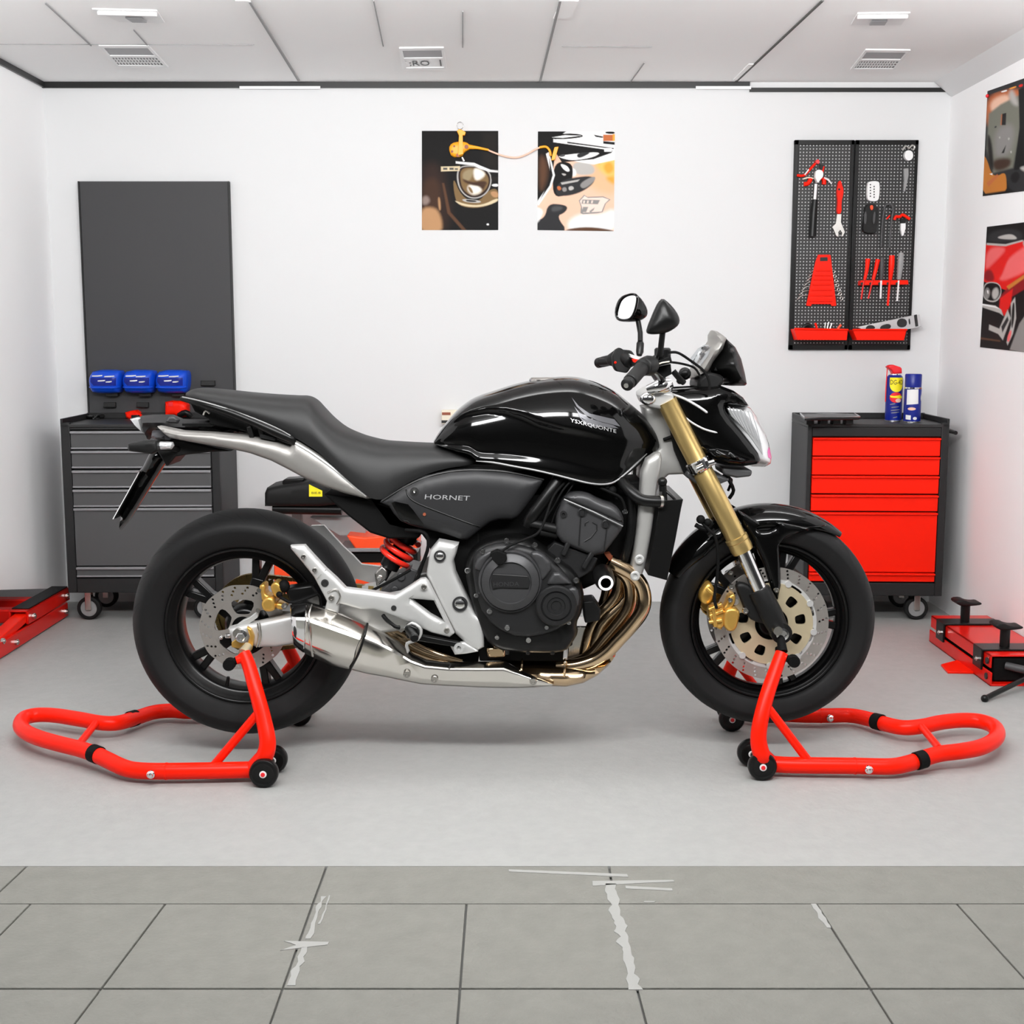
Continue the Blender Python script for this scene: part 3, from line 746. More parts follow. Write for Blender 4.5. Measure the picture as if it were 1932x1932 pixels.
b.tube([W(1120, 915, -.13), W(1150, 928, -.14), W(1172, 940, -.14), W(1180, 962, -.14)], .004, 8, k=3); b.build('wiring', 'matt_black', eng)
# crash bobbin
b = MB(); p = W(1143, 1100, -.27); b.lathe([(0, .021), (.03, .026), (.12, .028)], p, n=32); b.lathe([(0, .021), (-.002, .019), (-.001, .0125), (.02, .012), (.02, 0)], p, n=32); cb = b.build('crash_bobbin', 'satin_black', bike)
b = MB(); b.lathe([(-.003, .019), (-.0035, .0135), (-.001, .013), (-.001, .0195)], p, n=32, closed=True); b.build('bobbin_ring', 'white_plastic', cb)
# radiator and hoses
b = MB(); b.prism(P2([(1240, 940), (1284, 937), (1280, 955), (1270, 1010), (1254, 1088), (1218, 1078), (1232, 1000)], -.1), -.155, .155)
b.cyl(W(1250, 910, -.14), W(1252, 945, -.14), .01); b.ball(W(1250, 909, -.145), .0125, 12); b.tube([W(1255, 925, -.14), W(1268, 937, -.15), W(1278, 948, -.15)], .004, 8)
rad = b.build('radiator', 'satin_black', bike, bevel=.004)
b = MB(); b.tube([W(1170, 905, -.12), W(1188, 925, -.15), W(1208, 942, -.165), W(1232, 946, -.165), W(1252, 946, -.16)], .0155, 16, k=4); b.build('hose', 'satin_black', rad)
b = MB(); b.cyl(W(1243, 946, -.163), W(1248, 946, -.161), .0178); b.box(W(1246, 931, -.165), (.007, .01, .01)); b.build('hose_clip', 'steel', rad)
b = MB(); b.tube([W(1188, 920, -.11), W(1192, 980, -.12), W(1182, 1040, -.12), W(1170, 1070, -.1)], .012, 12, k=3); b.build('hose', 'satin_black', rad)
b = MB(); b.prism(P2([(1140, 1044), (1150, 1042), (1170, 1068), (1160, 1070)], -.1), -.12, -.06); b.build('rust_bracket', 'brown_rust', eng)

# ---------------------------------------------------------------- exhaust
for i, (yy, dx) in enumerate(((-.135, 0), (-.09, -16), (.09, -10), (.13, -4))):
    b = MB(); y1 = -.10+.03*i
    pts = [(1150, 1060), (1185, 1078), (1204, 1094), (1213, 1112), (1216, 1134), (1210, 1156), (1192, 1180), (1168, 1206), (1146, 1229), (1120, 1246), (1085, 1256), (1050, 1257)]
    n = len(pts)
    P = [W(u+dx*(.4+.6*math.sin(PI*j/(n-1))) - (0 if i == 0 else 12*math.sin(PI*j/(n-1))), v, yy+(y1-yy)*max(0, (j-5)/(n-6))) for j, (u, v) in enumerate(pts)]
    b.tube(P, .0190, 16, k=4); b.build('header_pipe', 'bronze_pipe', bike)
for i, (a, c_, y0) in enumerate((((1188, 1085), (1118, 1240), -.07), ((1168, 1080), (1102, 1240), -.06), ((1150, 1080), (1110, 1236), -.02))):
    b = MB(); b.tube([W(*a, y0), W(a[0]-6, a[1]+45, y0), W(c_[0]+16, c_[1]-60, y0), W(*c_, y0)], .0165, 14, k=4); b.build('header_pipe', 'bronze_pipe', bike)
b = MB(); b.inflate(P2([(945, 1244), (1000, 1243), (1065, 1244), (1110, 1246), (1134, 1240), (1150, 1226), (1162, 1232), (1150, 1250), (1128, 1270), (1100, 1285), (1066, 1292), (1030, 1290), (990, 1280), (955, 1268)], -.07), -.07, .075, .035, pw=.5); ex = b.build('collector', 'bronze_pipe', bike)
b = MB()
for u in (985, 1066): b.tube([W(u, 1244, -.125), W(u, 1252, -.146), W(u-1, 1270, -.149), W(u, 1288, -.125)], .003, 8, k=3)
b.ball(W(1066, 1250, -.147), .006, 10); b.build('weld_band', 'bronze_pipe', ex)
b = MB(); b.prism(P2([(900, 1195), (1065, 1205), (1062, 1246), (955, 1246), (905, 1246)], -.1), -.11, .1); b.build('belly_cover', 'matt_black', eng, bevel=.004)
b = MB(); b.prism(P2([(917, 1222), (953, 1220), (954, 1240), (920, 1241)], -.13), -.135, -.10); b.build('pipe_stub', 'bronze_pipe', ex, bevel=.006)
b = MB(); b.prism(P2([(1075, 1180), (1112, 1180), (1110, 1245), (1070, 1243)], -.05), -.06, .06); b.build('oil_cooler_plate', 'steel', bike, bevel=.003)
def facet(st, sec, y0):
    """stations (top px, bottom px); section (t top->bottom, depth)"""
    m = MB(); R_ = []
    for (ut, vt), (ub, vb), k in st: R_.append([W(ut+(ub-ut)*t, vt+(vb-vt)*t, y0+(d-y0)*k) for t, d in sec])
    n = len(sec); vs = [p for r in R_ for p in r]; fs = []
    for i in range(len(R_)-1):
        for j in range(n): fs.append((i*n+j, i*n+(j+1) % n, (i+1)*n+(j+1) % n, (i+1)*n+j))
    return m.add(vs, fs+[tuple(range(n)), tuple((len(R_)-1)*n+j for j in range(n))])
b = facet([((693, 1178), (660, 1263), 1), ((722, 1192), (692, 1271), .97), ((752, 1209), (727, 1277), .94), ((780, 1233), (760, 1284), .9), ((805, 1244), (795, 1291), .9), ((850, 1249), (845, 1294), .9), ((905, 1248), (905, 1297), .9), ((952, 1247), (945, 1298), .9), ((975, 1259), (980, 1298), .9), ((1012, 1277), (1012, 1297), .88), ((1046, 1290), (1040, 1294), .85)],
          [(0, -.10), (.0, -.150), (.06, -.172), (.26, -.196), (.34, -.200), (.78, -.196), (.92, -.185), (1, -.165), (1, -.09)], -.05); shd = b.build('heat_shield', 'muffler', bike, smooth=28, bevel=.002)
for u, v in ((768, 1271), (820, 1281), (1006, 1285)): b = MB(); screw(b, u, v, -.183, .0095); b.build('bolt', 'steel', shd)
b = MB(); b.tube([W(846, 1249, -.17), W(850, 1254, -.184), W(846, 1261, -.189)], .0016, 6); b.build('seam', 'ink', shd)
b = facet([((578, 1137), (572, 1231), .97), ((590, 1139), (588, 1240), 1), ((640, 1155), (626, 1256), 1), ((693, 1177), (660, 1263), .97)],
          [(0, -.125), (0, -.172), (.05, -.192), (.29, -.236), (.36, -.241), (.72, -.238), (.82, -.230), (1, -.185), (1, -.13)], -.15); muf = b.build('muffler', 'muffler', bike, smooth=28, bevel=.004)
b = facet([((547, 1141), (553, 1217), .80), ((556, 1140), (562, 1224), .93), ((579, 1137), (573, 1232), .97)],
          [(0, -.125), (0, -.172), (.05, -.192), (.29, -.236), (.36, -.241), (.72, -.238), (.82, -.230), (1, -.185), (1, -.13)], -.15); b.build('end_cap', 'chrome', muf, smooth=28, bevel=.002)
b = MB(); p = W(558, 1190, -.222); b.ball(p, .017, 18, .35, .7, 1.15); b.build('outlet', 'ink', muf)
b = MB(); b.tube([W(u, v, y) for u, v, y in ((693, 1177, -.185), (690, 1190, -.229), (684, 1212, -.242), (675, 1236, -.238), (661, 1262, -.19))], .0034, 10, k=4, flat=1); b.build('strap', 'satin_black', muf)
b = MB(); b.tube([W(u, v, y) for u, v, y in ((588, 1141, -.20), (583, 1160, -.236), (584, 1200, -.246), (590, 1238, -.21))], .0028, 8, k=4); b.build('band', 'steel', muf)

b = MB(); b.tube([W(700, 1172, -.09), W(750, 1200, -.09), W(800, 1228, -.08), W(870, 1250, -.07)], .019, 14, k=3); b.build('link_pipe', 'bronze_pipe', bike)
b = MB(); b.prism(P2([(720, 1172), (860, 1196), (906, 1226), (902, 1250), (806, 1244), (764, 1222)], -.05), -.055, .055); b.build('lower_frame', 'matt_black', bike, bevel=.004)
# ---------------------------------------------------------------- swingarm, footpeg hanger, shock
sw = P2([(430, 1186), (454, 1179), (483, 1175), (515, 1168), (547, 1161), (600, 1150), (680, 1132), (800, 1110), (850, 1112), (870, 1140), (850, 1172), (760, 1190), (640, 1206), (560, 1214), (521, 1221), (483, 1222), (470, 1214), (454, 1223), (438, 1218), (434, 1202)], -.125)
m = MB(); m.pillow(sw, -.118, .014, .012, -.092, res=.012); q = MB().pillow(sw, -.118, .014, .012, -.092, res=.012).mirror(); m.add(q.v, q.f)
m.prism(P2([(640, 1145), (760, 1125), (800, 1150), (760, 1180), (650, 1195)], 0), -.1, .1)
swo = m.build('swingarm', 'aluminium', bike)
b = MB(); b.tube([W(486, 1176, -.135), W(488, 1200, -.136), W(484, 1221, -.134)], .0022, 8, k=3); b.tube([W(490, 1175, -.135), W(493, 1200, -.136), W(489, 1221, -.134)], .0018, 8, k=3); b.build('weld', 'steel', swo)
b = MB(); b.prism(P2([(437, 1212), (446, 1205), (462, 1214), (452, 1223), (438, 1221)], -.135), -.139, -.125); b.prism(P2([(466, 1182), (474, 1186), (480, 1200), (478, 1216), (474, 1228), (462, 1222), (468, 1212), (472, 1200)], -.14), -.146, -.128); b.build('chain_adjuster', 'gold_caliper', swo, bevel=.002)
nut(456, 1200, -.142, .013, swo)
b = MB(); b.box(W(430, 1200, -.135), (.014, .012, .010)); b.ball(W(417, 1203, -.13), .006, 10); b.build('adjuster_screw', 'chrome', swo, bevel=.002)
b = MB(); b.prism(P2([(445, 1180), (458, 1170), (470, 1165), (490, 1150), (486, 1165), (470, 1176)], -.115), -.122, -.1); b.build('caliper_bracket', 'aluminium', swo, bevel=.002)
# black hugger above the swingarm
hg = MB(); hg.prism(P2([(540, 1108), (592, 1100), (608, 1122), (610, 1150), (560, 1148), (548, 1130)], -.1), -.125, -.06); hg.build('hugger', 'satin_black', bike, bevel=.006)
hgr = P2([(547, 1030), (574, 1029), (590, 1047), (615, 1074), (635, 1092), (652, 1110), (700, 1116), (745, 1123), (770, 1108), (793, 1093), (802, 1092), (808, 1098), (832, 1145), (857, 1196), (848, 1203), (815, 1195), (770, 1175), (725, 1157), (705, 1151), (680, 1151), (652, 1143), (640, 1140), (637, 1158), (612, 1151), (616, 1135), (600, 1105), (592, 1090), (570, 1062), (548, 1036)], -.19)
tri = P2([(773, 1130), (818, 1134), (838, 1174), (812, 1160)], -.19)
m = MB(); m.pillow(hgr, -.182, .010, .012, -.165, holes=[tri], res=.010); hg = m.build('footpeg_hanger', 'aluminium', bike)
m = MB(); m.pillow(hgr, -.182, .010, .012, -.165, holes=[tri], res=.010); m.mirror().build('footpeg_hanger', 'aluminium', bike)
screws([(573, 1050, .0065), (594, 1075, .0065), (800, 1107, .008), (843, 1189, .008), (626, 1128, .008)], -.193, hg, 'steel')
b = MB(); b.lathe([(0, .007), (-.003, .007), (-.003, 0)], W(743, 1147, -.192), n=16); b.lathe([(0, .010), (-.002, .010), (-.0025, .006), (-.001, .005), (-.001, 0)], W(613, 1100, -.192), n=16); b.build('plug', 'ink', hg)
b = MB(); b.tube([W(615, 1075, -.189), W(598, 1092, -.193)], .0012, 6); b.tube([W(618, 1118, -.193), W(634, 1112, -.194), (W(642, 1126, -.194)), W(636, 1140, -.193)], .0028, 8, k=3); b.build('plate_joint', 'steel', hg)
b = MB(); b.prism(P2([(764, 1183), (775, 1178), (788, 1184), (792, 1196), (784, 1206), (768, 1204)], -.22), -.225, -.18); b.tube([W(770, 1185, -.21), W(780, 1200, -.25), W(782, 1204, -.30)], .011, 12); pg = b.build('footpeg', 'satin_black', hg, bevel=.003)
b = MB(); b.tube([W(765, 1186, -.205), W(778, 1176, -.215), W(794, 1188, -.215), W(788, 1206, -.21), W(768, 1214, -.21), W(770, 1228, -.205)], .0045, 10, k=3); b.ball(W(769, 1225, -.205), .007, 10, .6, 1, 1.6); b.build('peg_bracket', 'aluminium', hg)
b = MB(); b.beam(W(790, 1202, -.175), W(868, 1216, -.175), .017, .014, .02); b.tube([W(755, 1184, -.2), W(745, 1182, -.2), W(730, 1170, -.18), W(722, 1160, -.17)], .006, 8, k=3); b.build('brake_pedal', 'satin_black', hg, bevel=.003)
b = MB(); b.lathe([(0, .013), (-.012, .013), (-.012, .006), (-.004, .005), (-.004, 0)], W(866, 1221, -.18), n=20); b.pillow(P2([(848, 1217), (858, 1236), (880, 1234), (902, 1230), (900, 1227), (876, 1212)], -.17), -.165, .004, .006, -.15); b.build('pedal_pivot', 'aluminium', hg)
# shock absorber
top, bot = W(775, 995, 0), W(722, 1092, 0); ax = (bot-top).normalized(); L = (bot-top).length
b = MB(); b.tube([top, top+ax*L*.25, top+ax*L*.26, top+ax*L*.5], [.03, .03, .02, .02], 20); b.tube([top+ax*L*.5, top+ax*L*.52, top+ax*L*.78, top+ax*L*.8], [.024, .028, .026, .014], 20)
b.tube([top+ax*L*.76, bot], .012, 12); sk = b.build('shock_absorber', 'satin_black', bike)
b = MB(); u1 = ax.cross(V((0, 1, 0))).normalized(); u2 = V((0, 1, 0)); N = 80; turns = 3.0
b.tube([top+ax*(L*(.20+.40*i/N))+u1*.041*math.cos(2*PI*turns*i/N)+u2*.041*math.sin(2*PI*turns*i/N) for i in range(N+1)], .0078, 12); b.build('coil_spring', 'spring_red', sk)
b = MB(); b.prism(P2([(708, 1080), (722, 1066), (732, 1075), (730, 1090), (712, 1105)], -.02), -.04, .04); b.cyl(W(716, 1092, -.05), W(716, 1092, .05), .008); b.build('lower_mount', 'steel', sk, bevel=.003)
b = MB(); b.prism(P2([(716, 1116), (745, 1090), (775, 1070), (790, 1075), (780, 1100), (745, 1124)], -.05), -.07, .07); b.lathe([(0, .01), (-.006, .01), (-.006, 0)], W(745, 1112, -.07), n=16); b.lathe([(0, .012), (-.006, .012), (-.006, 0)], W(757, 1088, -.07), n=16); b.build('linkage', 'engine_light', sk, bevel=.003)
b = MB(); b.tube([W(765, 1000, -.12), W(800, 1005, -.14), W(808, 1030, -.14), W(795, 1070, -.13), W(785, 1100, -.13)], .0048, 8, k=4); b.tube([W(700, 1115, -.1), W(740, 1095, -.12), W(775, 1075, -.12)], .004, 8, k=3); b.build('brake_hose', 'matt_black', bike)

# ---------------------------------------------------------------- brake calipers
def caliper(body, extra, y, d, pad=None, sg=1):
    m = MB(); m.pillow(P2(body, y), y, d*.3, .007, y+d, sm=1, res=.005)
    for q in extra: m.pillow(P2(q, y), y+.004, d*.22, .005, y+d*.8, sm=1, res=.005)
    return m
b = caliper([(496, 1130), (508, 1122), (520, 1128), (522, 1148), (512, 1154), (498, 1152), (493, 1140)], [[(510, 1104), (520, 1096), (528, 1100), (534, 1112), (530, 1130), (520, 1128), (512, 1115)], [(488, 1106), (496, 1100), (502, 1104), (500, 1120), (512, 1124), (512, 1140), (494, 1135), (492, 1118)], [(520, 1136), (536, 1138), (542, 1146), (532, 1151), (520, 1148)]], -.125, .05)
rc = b.build('brake_caliper', 'gold_caliper', bike)
b = MB(); b.lathe([(0, .008), (-.006, .008), (-.006, .004), (-.002, 0)], W(537, 1143, -.135), n=16); b.lathe([(0, .006), (-.005, .006), (-.005, 0)], W(487, 1151, -.125), n=12); b.lathe([(0, .006), (-.005, .006), (-.005, 0)], W(489, 1113, -.135), n=12); b.build('bolt', 'steel', rc)
b = MB(); b.tube([W(527, 1125, -.14), W(535, 1130, -.15), W(555, 1136, -.15), W(600, 1120, -.14)], .0045, 8, k=3); b.ball(W(527, 1122, -.14), .009, 10); b.ball(W(536, 1106, -.12), .016, 12, 1, 1, 1.1); b.build('banjo_hose', 'matt_black', rc)
for sg in (-1, 1):
    y = -.095
    m = caliper([(1368, 1147), (1384, 1144), (1396, 1152), (1394, 1168), (1388, 1188), (1374, 1192), (1364, 1180), (1363, 1160)], [[(1374, 1124), (1384, 1118), (1389, 1126), (1386, 1142), (1372, 1152), (1362, 1150), (1370, 1138)], [(1340, 1142), (1362, 1142), (1370, 1158), (1366, 1184), (1356, 1186), (1342, 1176), (1336, 1160)], [(1340, 1172), (1362, 1184), (1362, 1190), (1342, 1180)]], y, .045)
    m.pillow(P2([(1322, 1124), (1334, 1104), (1344, 1102), (1352, 1116), (1346, 1140), (1334, 1146), (1324, 1140)], y), y+.03, .012, .01, y+.085, sm=1, res=.006)
    for u0, v0, u1, v1 in ((1338, 1150, 1362, 1140), (1340, 1162, 1364, 1152), (1338, 1174, 1362, 1170), (1334, 1110, 1350, 1124)): m.tube([W(u0, v0, y-.004), W(u1, v1, y-.010)], .0055, 10)
    m.tube([W(1346, 1146, y-.008), W(1350, 1182, y-.008)], .006, 10)
    if sg > 0: m = m.mirror()
    c = m.build('brake_caliper', 'gold_caliper', bike)
    b = MB()
    for u, v, r in ((1377, 1132, .007), (1379, 1107, .0085), (1406, 1152, .009), (1378, 1080, .007)): screw(b, u, v, y-.008, r)
    (b if sg < 0 else b.mirror()).build('bolt', 'steel', c)
b = MB(); b.tube([W(1324, 985, -.12), W(1338, 1000, -.13), W(1350, 1015, -.13), W(1355, 1060, -.125), W(1350, 1110, -.12), W(1348, 1130, -.12), W(1352, 1148, -.12)], .0042, 8, k=4); b.build('brake_hose', 'matt_black', bike)
b = MB(); b.ball(W(1322, 980, -.125), .012, 12); b.ball(W(1335, 985, -.125), .010, 12); b.tube([W(1312, 990, -.12), W(1330, 998, -.12), W(1345, 985, -.12)], .006, 8, k=3); b.tube([W(1375, 905, -.06), W(1384, 925, -.05), W(1376, 940, -.04)], .005, 8, k=3); b.build('hose_guide', 'matt_black', bike)

# ---------------------------------------------------------------- front fender
def fender():
    m = MB(); c = FC; n = 40; vs = []; A0, A1 = math.radians(154), math.radians(51); K = 12
    for layer in (0, 1):
        for i in range(n+1):
            t = i/n; a = A0+(A1-A0)*t; w = .070*(1-.55*max(0, (t-.72)/.28)**2)*(1-.25*max(0, (.15-t)/.15)); r = .312+.008*math.sin(PI*t)-(.003 if layer else 0)
            dr = .060*(1-max(0, (t-.6)/.4)**1.5*.75)*(1-.35*max(0, (.2-t)/.2))
            for j in range(K+1):
                s = -1+2*j/K; y = w*math.sin(s*PI/2*1.0); rr = r-dr*(1-math.cos(s*PI/2*.92))
                vs.append(c+V((rr*math.cos(a), y*(1 if not layer else .96), rr*math.sin(a))))
    S = (n+1)*(K+1); fs = []
    for i in range(n):
        for j in range(K):
            a = i*(K+1)+j; q = (a, a+1, a+K+2, a+K+1); fs += [q, tuple(S+x for x in reversed(q))]
    for i in range(n):
        for j in (0, K): a = i*(K+1)+j; fs.append((a, a+K+1, S+a+K+1, S+a))
    for j in range(K):
        for i in (0, n): a = i*(K+1)+j; fs.append((a, a+1, S+a+1, S+a))
    return m.add(vs, fs)
ff = fender().build('front_fender', 'gloss_black', bike, smooth=60)
st = P2([(1392, 962), (1432, 985), (1470, 984), (1520, 994), (1560, 992), (1510, 1006), (1482, 1016), (1471, 1030), (1473, 1065), (1474, 1105), (1468, 1134), (1456, 1118), (1440, 1062), (1418, 1015), (1400, 990)], -.075)
ho = P2([(1428, 996), (1446, 988), (1468, 993), (1450, 1001), (1434, 1002)], -.075)
m = MB(); m.pillow(st, -.069, .012, .014, -.060, holes=[ho], res=.009); m.build('fender_stay', 'gloss_black', ff)
m = MB(); m.pillow(st, -.069, .012, .014, -.060, holes=[ho], res=.009); m.mirror().build('fender_stay', 'gloss_black', ff)
screws([(1464, 1113, .007)], -.085, ff, 'steel'); screws([(1449, 1107, .004), (1457, 1121, .004)], -.09, ff, 'chrome', 'pin')
# ================================================================ MOTORCYCLE BODYWORK
# ---- seat
seat_prof = [(0, 1), (.35, .985), (.62, .93), (.82, .80), (.94, .58), (1., .34), (1., .14), (.98, 0)]
SS = [(355, 743, 749, .045), (361, 737, 752, .075), (378, 732, 760, .095), (420, 735, 770, .108), (470, 740, 788, .115), (520, 744, 808, .122), (560, 746, 828, .126),
      (580, 747, 840, .128), (594, 754, 849, .13), (606, 767, 858, .132), (625, 787, 876, .135), (650, 806, 900, .136), (680, 819, 926, .134), (704, 826, 941, .132), (728, 831, 940, .128),
      (750, 833, 923, .122), (780, 835, 906, .116), (819, 837, 890, .111), (855, 840, 882, .108), (882, 846, 878, .102), (896, 853, 874, .09), (900, 860, 868, .07)]
seat = MB().loft(SS, seat_prof, 4, 4).build('seat', 'seat_vinyl', bike, smooth=70)
# ---- fuel tank
def crease(u):
    C_ = [(800, 826), (835, 800), (880, 774), (920, 766), (955, 768), (985, 777), (1015, 791), (1060, 803), (1110, 812), (1170, 826), (1300, 840)]
    for (a, x), (b, y) in zip(C_, C_[1:]):
        if a <= u <= b: return x+(y-x)*(u-a)/(b-a)
    return C_[0][1] if u < 800 else C_[-1][1]
def tmod(u, v, wz):
    d = v-crease(u)
    t = max(0, min(1, (d+2)/14)); t = t*t*(3-2*t); k = .86 if u < 1000 else .86+.12*min(1, (u-1000)/150)
    # flares out again along the lower rim
    lo = max(0, min(1, (.16-wz)/.16)); return 1-(1-k)*t*(1-.8*lo)
tank_prof = [(0, 1), (.30, .985), (.56, .94), (.76, .85), (.90, .71), (.97, .57), (1, .44), (1., .3), (.97, .16), (.95, .06), (.90, 0)]
TS = [(820, 829, 838, .075), (828, 815, 842, .10), (842, 797, 846, .118), (862, 774, 852, .135), (885, 756, 858, .147), (905, 746, 872, .156), (935, 736, 876, .164), (970, 725, 881, .170), (1010, 716, 888, .174), (1050, 711, 897, .176),
      (1085, 711, 906, .175), (1115, 718, 913, .170), (1140, 727, 916, .160), (1162, 739, 912, .148), (1182, 755, 897, .132), (1203, 773, 880, .112), (1220, 790, 866, .092), (1236, 811, 854, .066), (1245, 829, 846, .040)]
tank = MB().loft(TS, tank_prof, 5, 5, tmod).build('fuel_tank', 'gloss_black', bike, smooth=60)
tb = bvh_of(tank)
b = MB(); rim = [(898, 872), (930, 875), (970, 882), (1010, 889), (1050, 898), (1085, 907), (1115, 914), (1140, 916), (1160, 912), (1182, 897), (1203, 880), (1225, 862)]
b.tube([drop(W(u, v-2, -.15), tb, .001) if tb.ray_cast(V((W(u, v-2, -.15).x, -3, W(u, v-2, -.15).z)), V((0, 1, 0)))[0] else W(u, v-2, -.14) for u, v in rim], [.001]+[.0030]*9+[.003, .001], 8, k=3)
b.build('rim_trim', 'trim_grey', tank)
b = MB(); c = W(1030, 716, 0); b.lathe([(0, .045), (.004, .045), (.008, .04), (.009, 0)], c+V((0, 0, -.003)), 'z', 36); b.build('filler_cap', 'steel', tank)
# wing emblem: four feathers sweeping down to the front, with lettering below
def decal(poly, lift=.001, y=-.16, bvh=tb, res=.006):
    ov, tr, _ = triangulate(resample(P2(poly, y), res), (), res); return MB().add([drop(V((p[0], 0, p[1])), bvh, lift) for p in ov], tr)
b = MB()
for q in ([(1079, 750), (1092, 766), (1112, 780), (1140, 787), (1160, 792), (1172, 806), (1150, 800), (1128, 794), (1105, 783), (1088, 767)], [(1083, 766), (1093, 778), (1112, 789), (1136, 797), (1158, 803), (1168, 809), (1140, 806), (1112, 797), (1094, 786)], [(1088, 780), (1098, 790), (1118, 799), (1140, 806), (1120, 805), (1102, 798)]):
    o = decal(q); b.add(o.v, o.f)
b.build('wing_emblem', 'emblem', tank)
o = W(1076, 794, -.17); b = MB(); xd = (W(1165, 817, -.17)-o).normalized(); b.text('YSXRQUONTE', o+V((0, 0, -.004)), xd, (0, 0, 1), .124, .011, bvh=tb, lift=.0015); b.build('lettering', 'badge_silver', tank)

# ---- side covers
sc_px = [(716, 948), (732, 938), (760, 918), (800, 899), (850, 888), (900, 885), (960, 890), (1028, 904), (1022, 914), (1010, 932), (990, 960), (978, 975), (966, 981), (942, 981), (925, 986), (912, 995), (896, 1008), (882, 1019), (872, 1019), (840, 1008), (800, 998), (775, 992), (756, 984), (742, 970), (734, 956)]
vent_px = [(738, 949), (745, 946), (770, 951), (780, 962), (800, 990), (796, 993), (765, 986), (752, 975)]
def cover(): return MB().pillow(P2(sc_px, -.13), -.122, .022, .045, -.09, res=.010)
sco = cover().build('side_cover', 'cover_grey', bike, smooth=50); scb = bvh_of(sco)
cover().mirror().build('side_cover', 'cover_grey', bike, smooth=50)
o = W(801, 942, -.15); b = MB(); b.text('HORNET', o, (W(885, 945, -.15)-o).normalized(), V((.14, 0, 1)).normalized(), .117, .0125, bvh=scb, lift=.0015); b.build('lettering', 'badge_silver', sco)
decal(vent_px, .0012, -.14, scb).build('vent', 'gloss_black', sco)
b = MB(); p = drop(W(782, 927, -.14), scb, .001); b.lathe([(0, .011), (-.003, .011), (-.003, 0)], p, n=20); b.build('screw_recess', 'ink', sco)
b = MB(); b.lathe([(-.003, .007), (-.006, .006), (-.006, .003), (-.004, 0)], p, n=16); b.build('screw', 'chrome', sco)
b = MB(); b.lathe([(0, .0045), (-.003, .004), (-.003, 0)], drop(W(801, 970, -.14), scb, 0), n=12); b.build('rivet', 'brown_rust', sco)
b = MB(); cr2 = [(766, 924), (772, 938), (790, 950), (830, 966), (880, 985), (905, 994)]
b.tube([drop(W(u, v, -.14), scb, .0002) for u, v in catmull(cr2, 6)], .0022, 8); b.build('crease_trim', 'satin_black', sco)
b = MB(); cr3 = [(720, 946), (760, 921), (800, 902), (850, 890), (900, 887), (960, 891), (1026, 905)]
b.tube([W(u, v, -.128) for u, v in cr3], .0035, 8, k=4); b.build('edge_trim', 'satin_black', sco)

# ---- tail
tp = [(294, 805), (302, 806), (340, 814), (400, 817), (465, 823), (520, 834), (546, 843), (551, 834), (555, 829), (572, 838), (610, 861), (650, 895), (690, 928), (703, 941), (690, 942), (650, 932), (610, 919), (578, 906), (545, 888), (510, 870), (470, 856), (420, 845), (360, 835), (318, 827), (306, 818)]
def tail(): return MB().pillow(P2(tp, -.125), -.112, .020, .030, -.075, res=.009)
tl = tail().build('tail_panel', 'tail_silver', bike, smooth=50); tail().mirror().build('tail_panel', 'tail_silver', bike, smooth=50)
tlb = bvh_of(tl)
b = MB(); b.tube([drop(W(u, v, -.12), tlb, .0003) for u, v in catmull([(558, 836), (590, 855), (630, 884), (670, 918), (692, 935)], 5)], [.004]*21, 8); b.build('raised_edge', 'aluminium', tl)
b = MB(); b.inflate(P2([(268, 784), (290, 782), (324, 782), (342, 790), (365, 791), (400, 792), (406, 800), (440, 808), (470, 816), (400, 817), (340, 815), (296, 806), (288, 815), (282, 830), (272, 806)], 0), 0, .088, .05, pw=.5, res=.012)
tu = b.build('tail_unit', 'cover_grey', bike, smooth=60)
b = MB(); b.inflate(P2([(312, 796), (320, 786), (330, 785), (340, 792), (336, 799), (322, 799)], -.07), -.07, .012, .012, res=.006); b.build('grab_boss', 'engine_light', tu)
b = MB(); b.prism(P2([(345, 803), (400, 805), (406, 802), (404, 798), (345, 799)], -.08), -.088, -.06); b.build('tail_slot', 'satin_black', tu)
b = MB(); b.inflate(P2([(247, 789), (262, 786), (270, 787), (274, 800), (280, 822), (270, 815), (258, 804)], 0), 0, .062, .04, res=.008); b.build('tail_light', 'lens_white', bike, smooth=60)
b = MB(); b.inflate(P2([(288, 812), (300, 812), (320, 820), (332, 826), (326, 832), (300, 831), (286, 826)], -.05), -.04, .06, .03, res=.008); b.build('tail_wedge', 'emblem', bike)
# under-tail, hugger of the light and plate
b = MB(); b.prism(P2([(300, 828), (345, 830), (420, 846), (440, 850), (400, 852), (360, 856), (335, 860), (318, 880), (300, 850)], -.05), -.07, .07)
b.build('under_tail', 'plastic_black', bike, bevel=.006)
b = MB(); b.inflate(P2([(292, 838), (330, 846), (352, 850), (326, 858), (312, 876), (290, 910), (262, 955), (246, 980), (229, 1000), (227, 992), (232, 968), (250, 930), (256, 908), (262, 890), (272, 878), (280, 862)], 0), 0, .055, .03, res=.009); ph = b.build('plate_holder', 'gloss_black', bike, smooth=55)
b = MB(); A, B_ = W(214, 979, -.06), W(263, 891, -.06); A.y = B_.y = 0; b.beam(A, B_, .002, .002, .13); npl = b.build('number_plate', 'white_plastic', ph, smooth=0)
b = MB(); o_ = V((.004, 0, .002)); b.beam(A+o_, B_+o_, .004, .004, .126); b.build('plate_back', 'satin_black', ph, smooth=0)
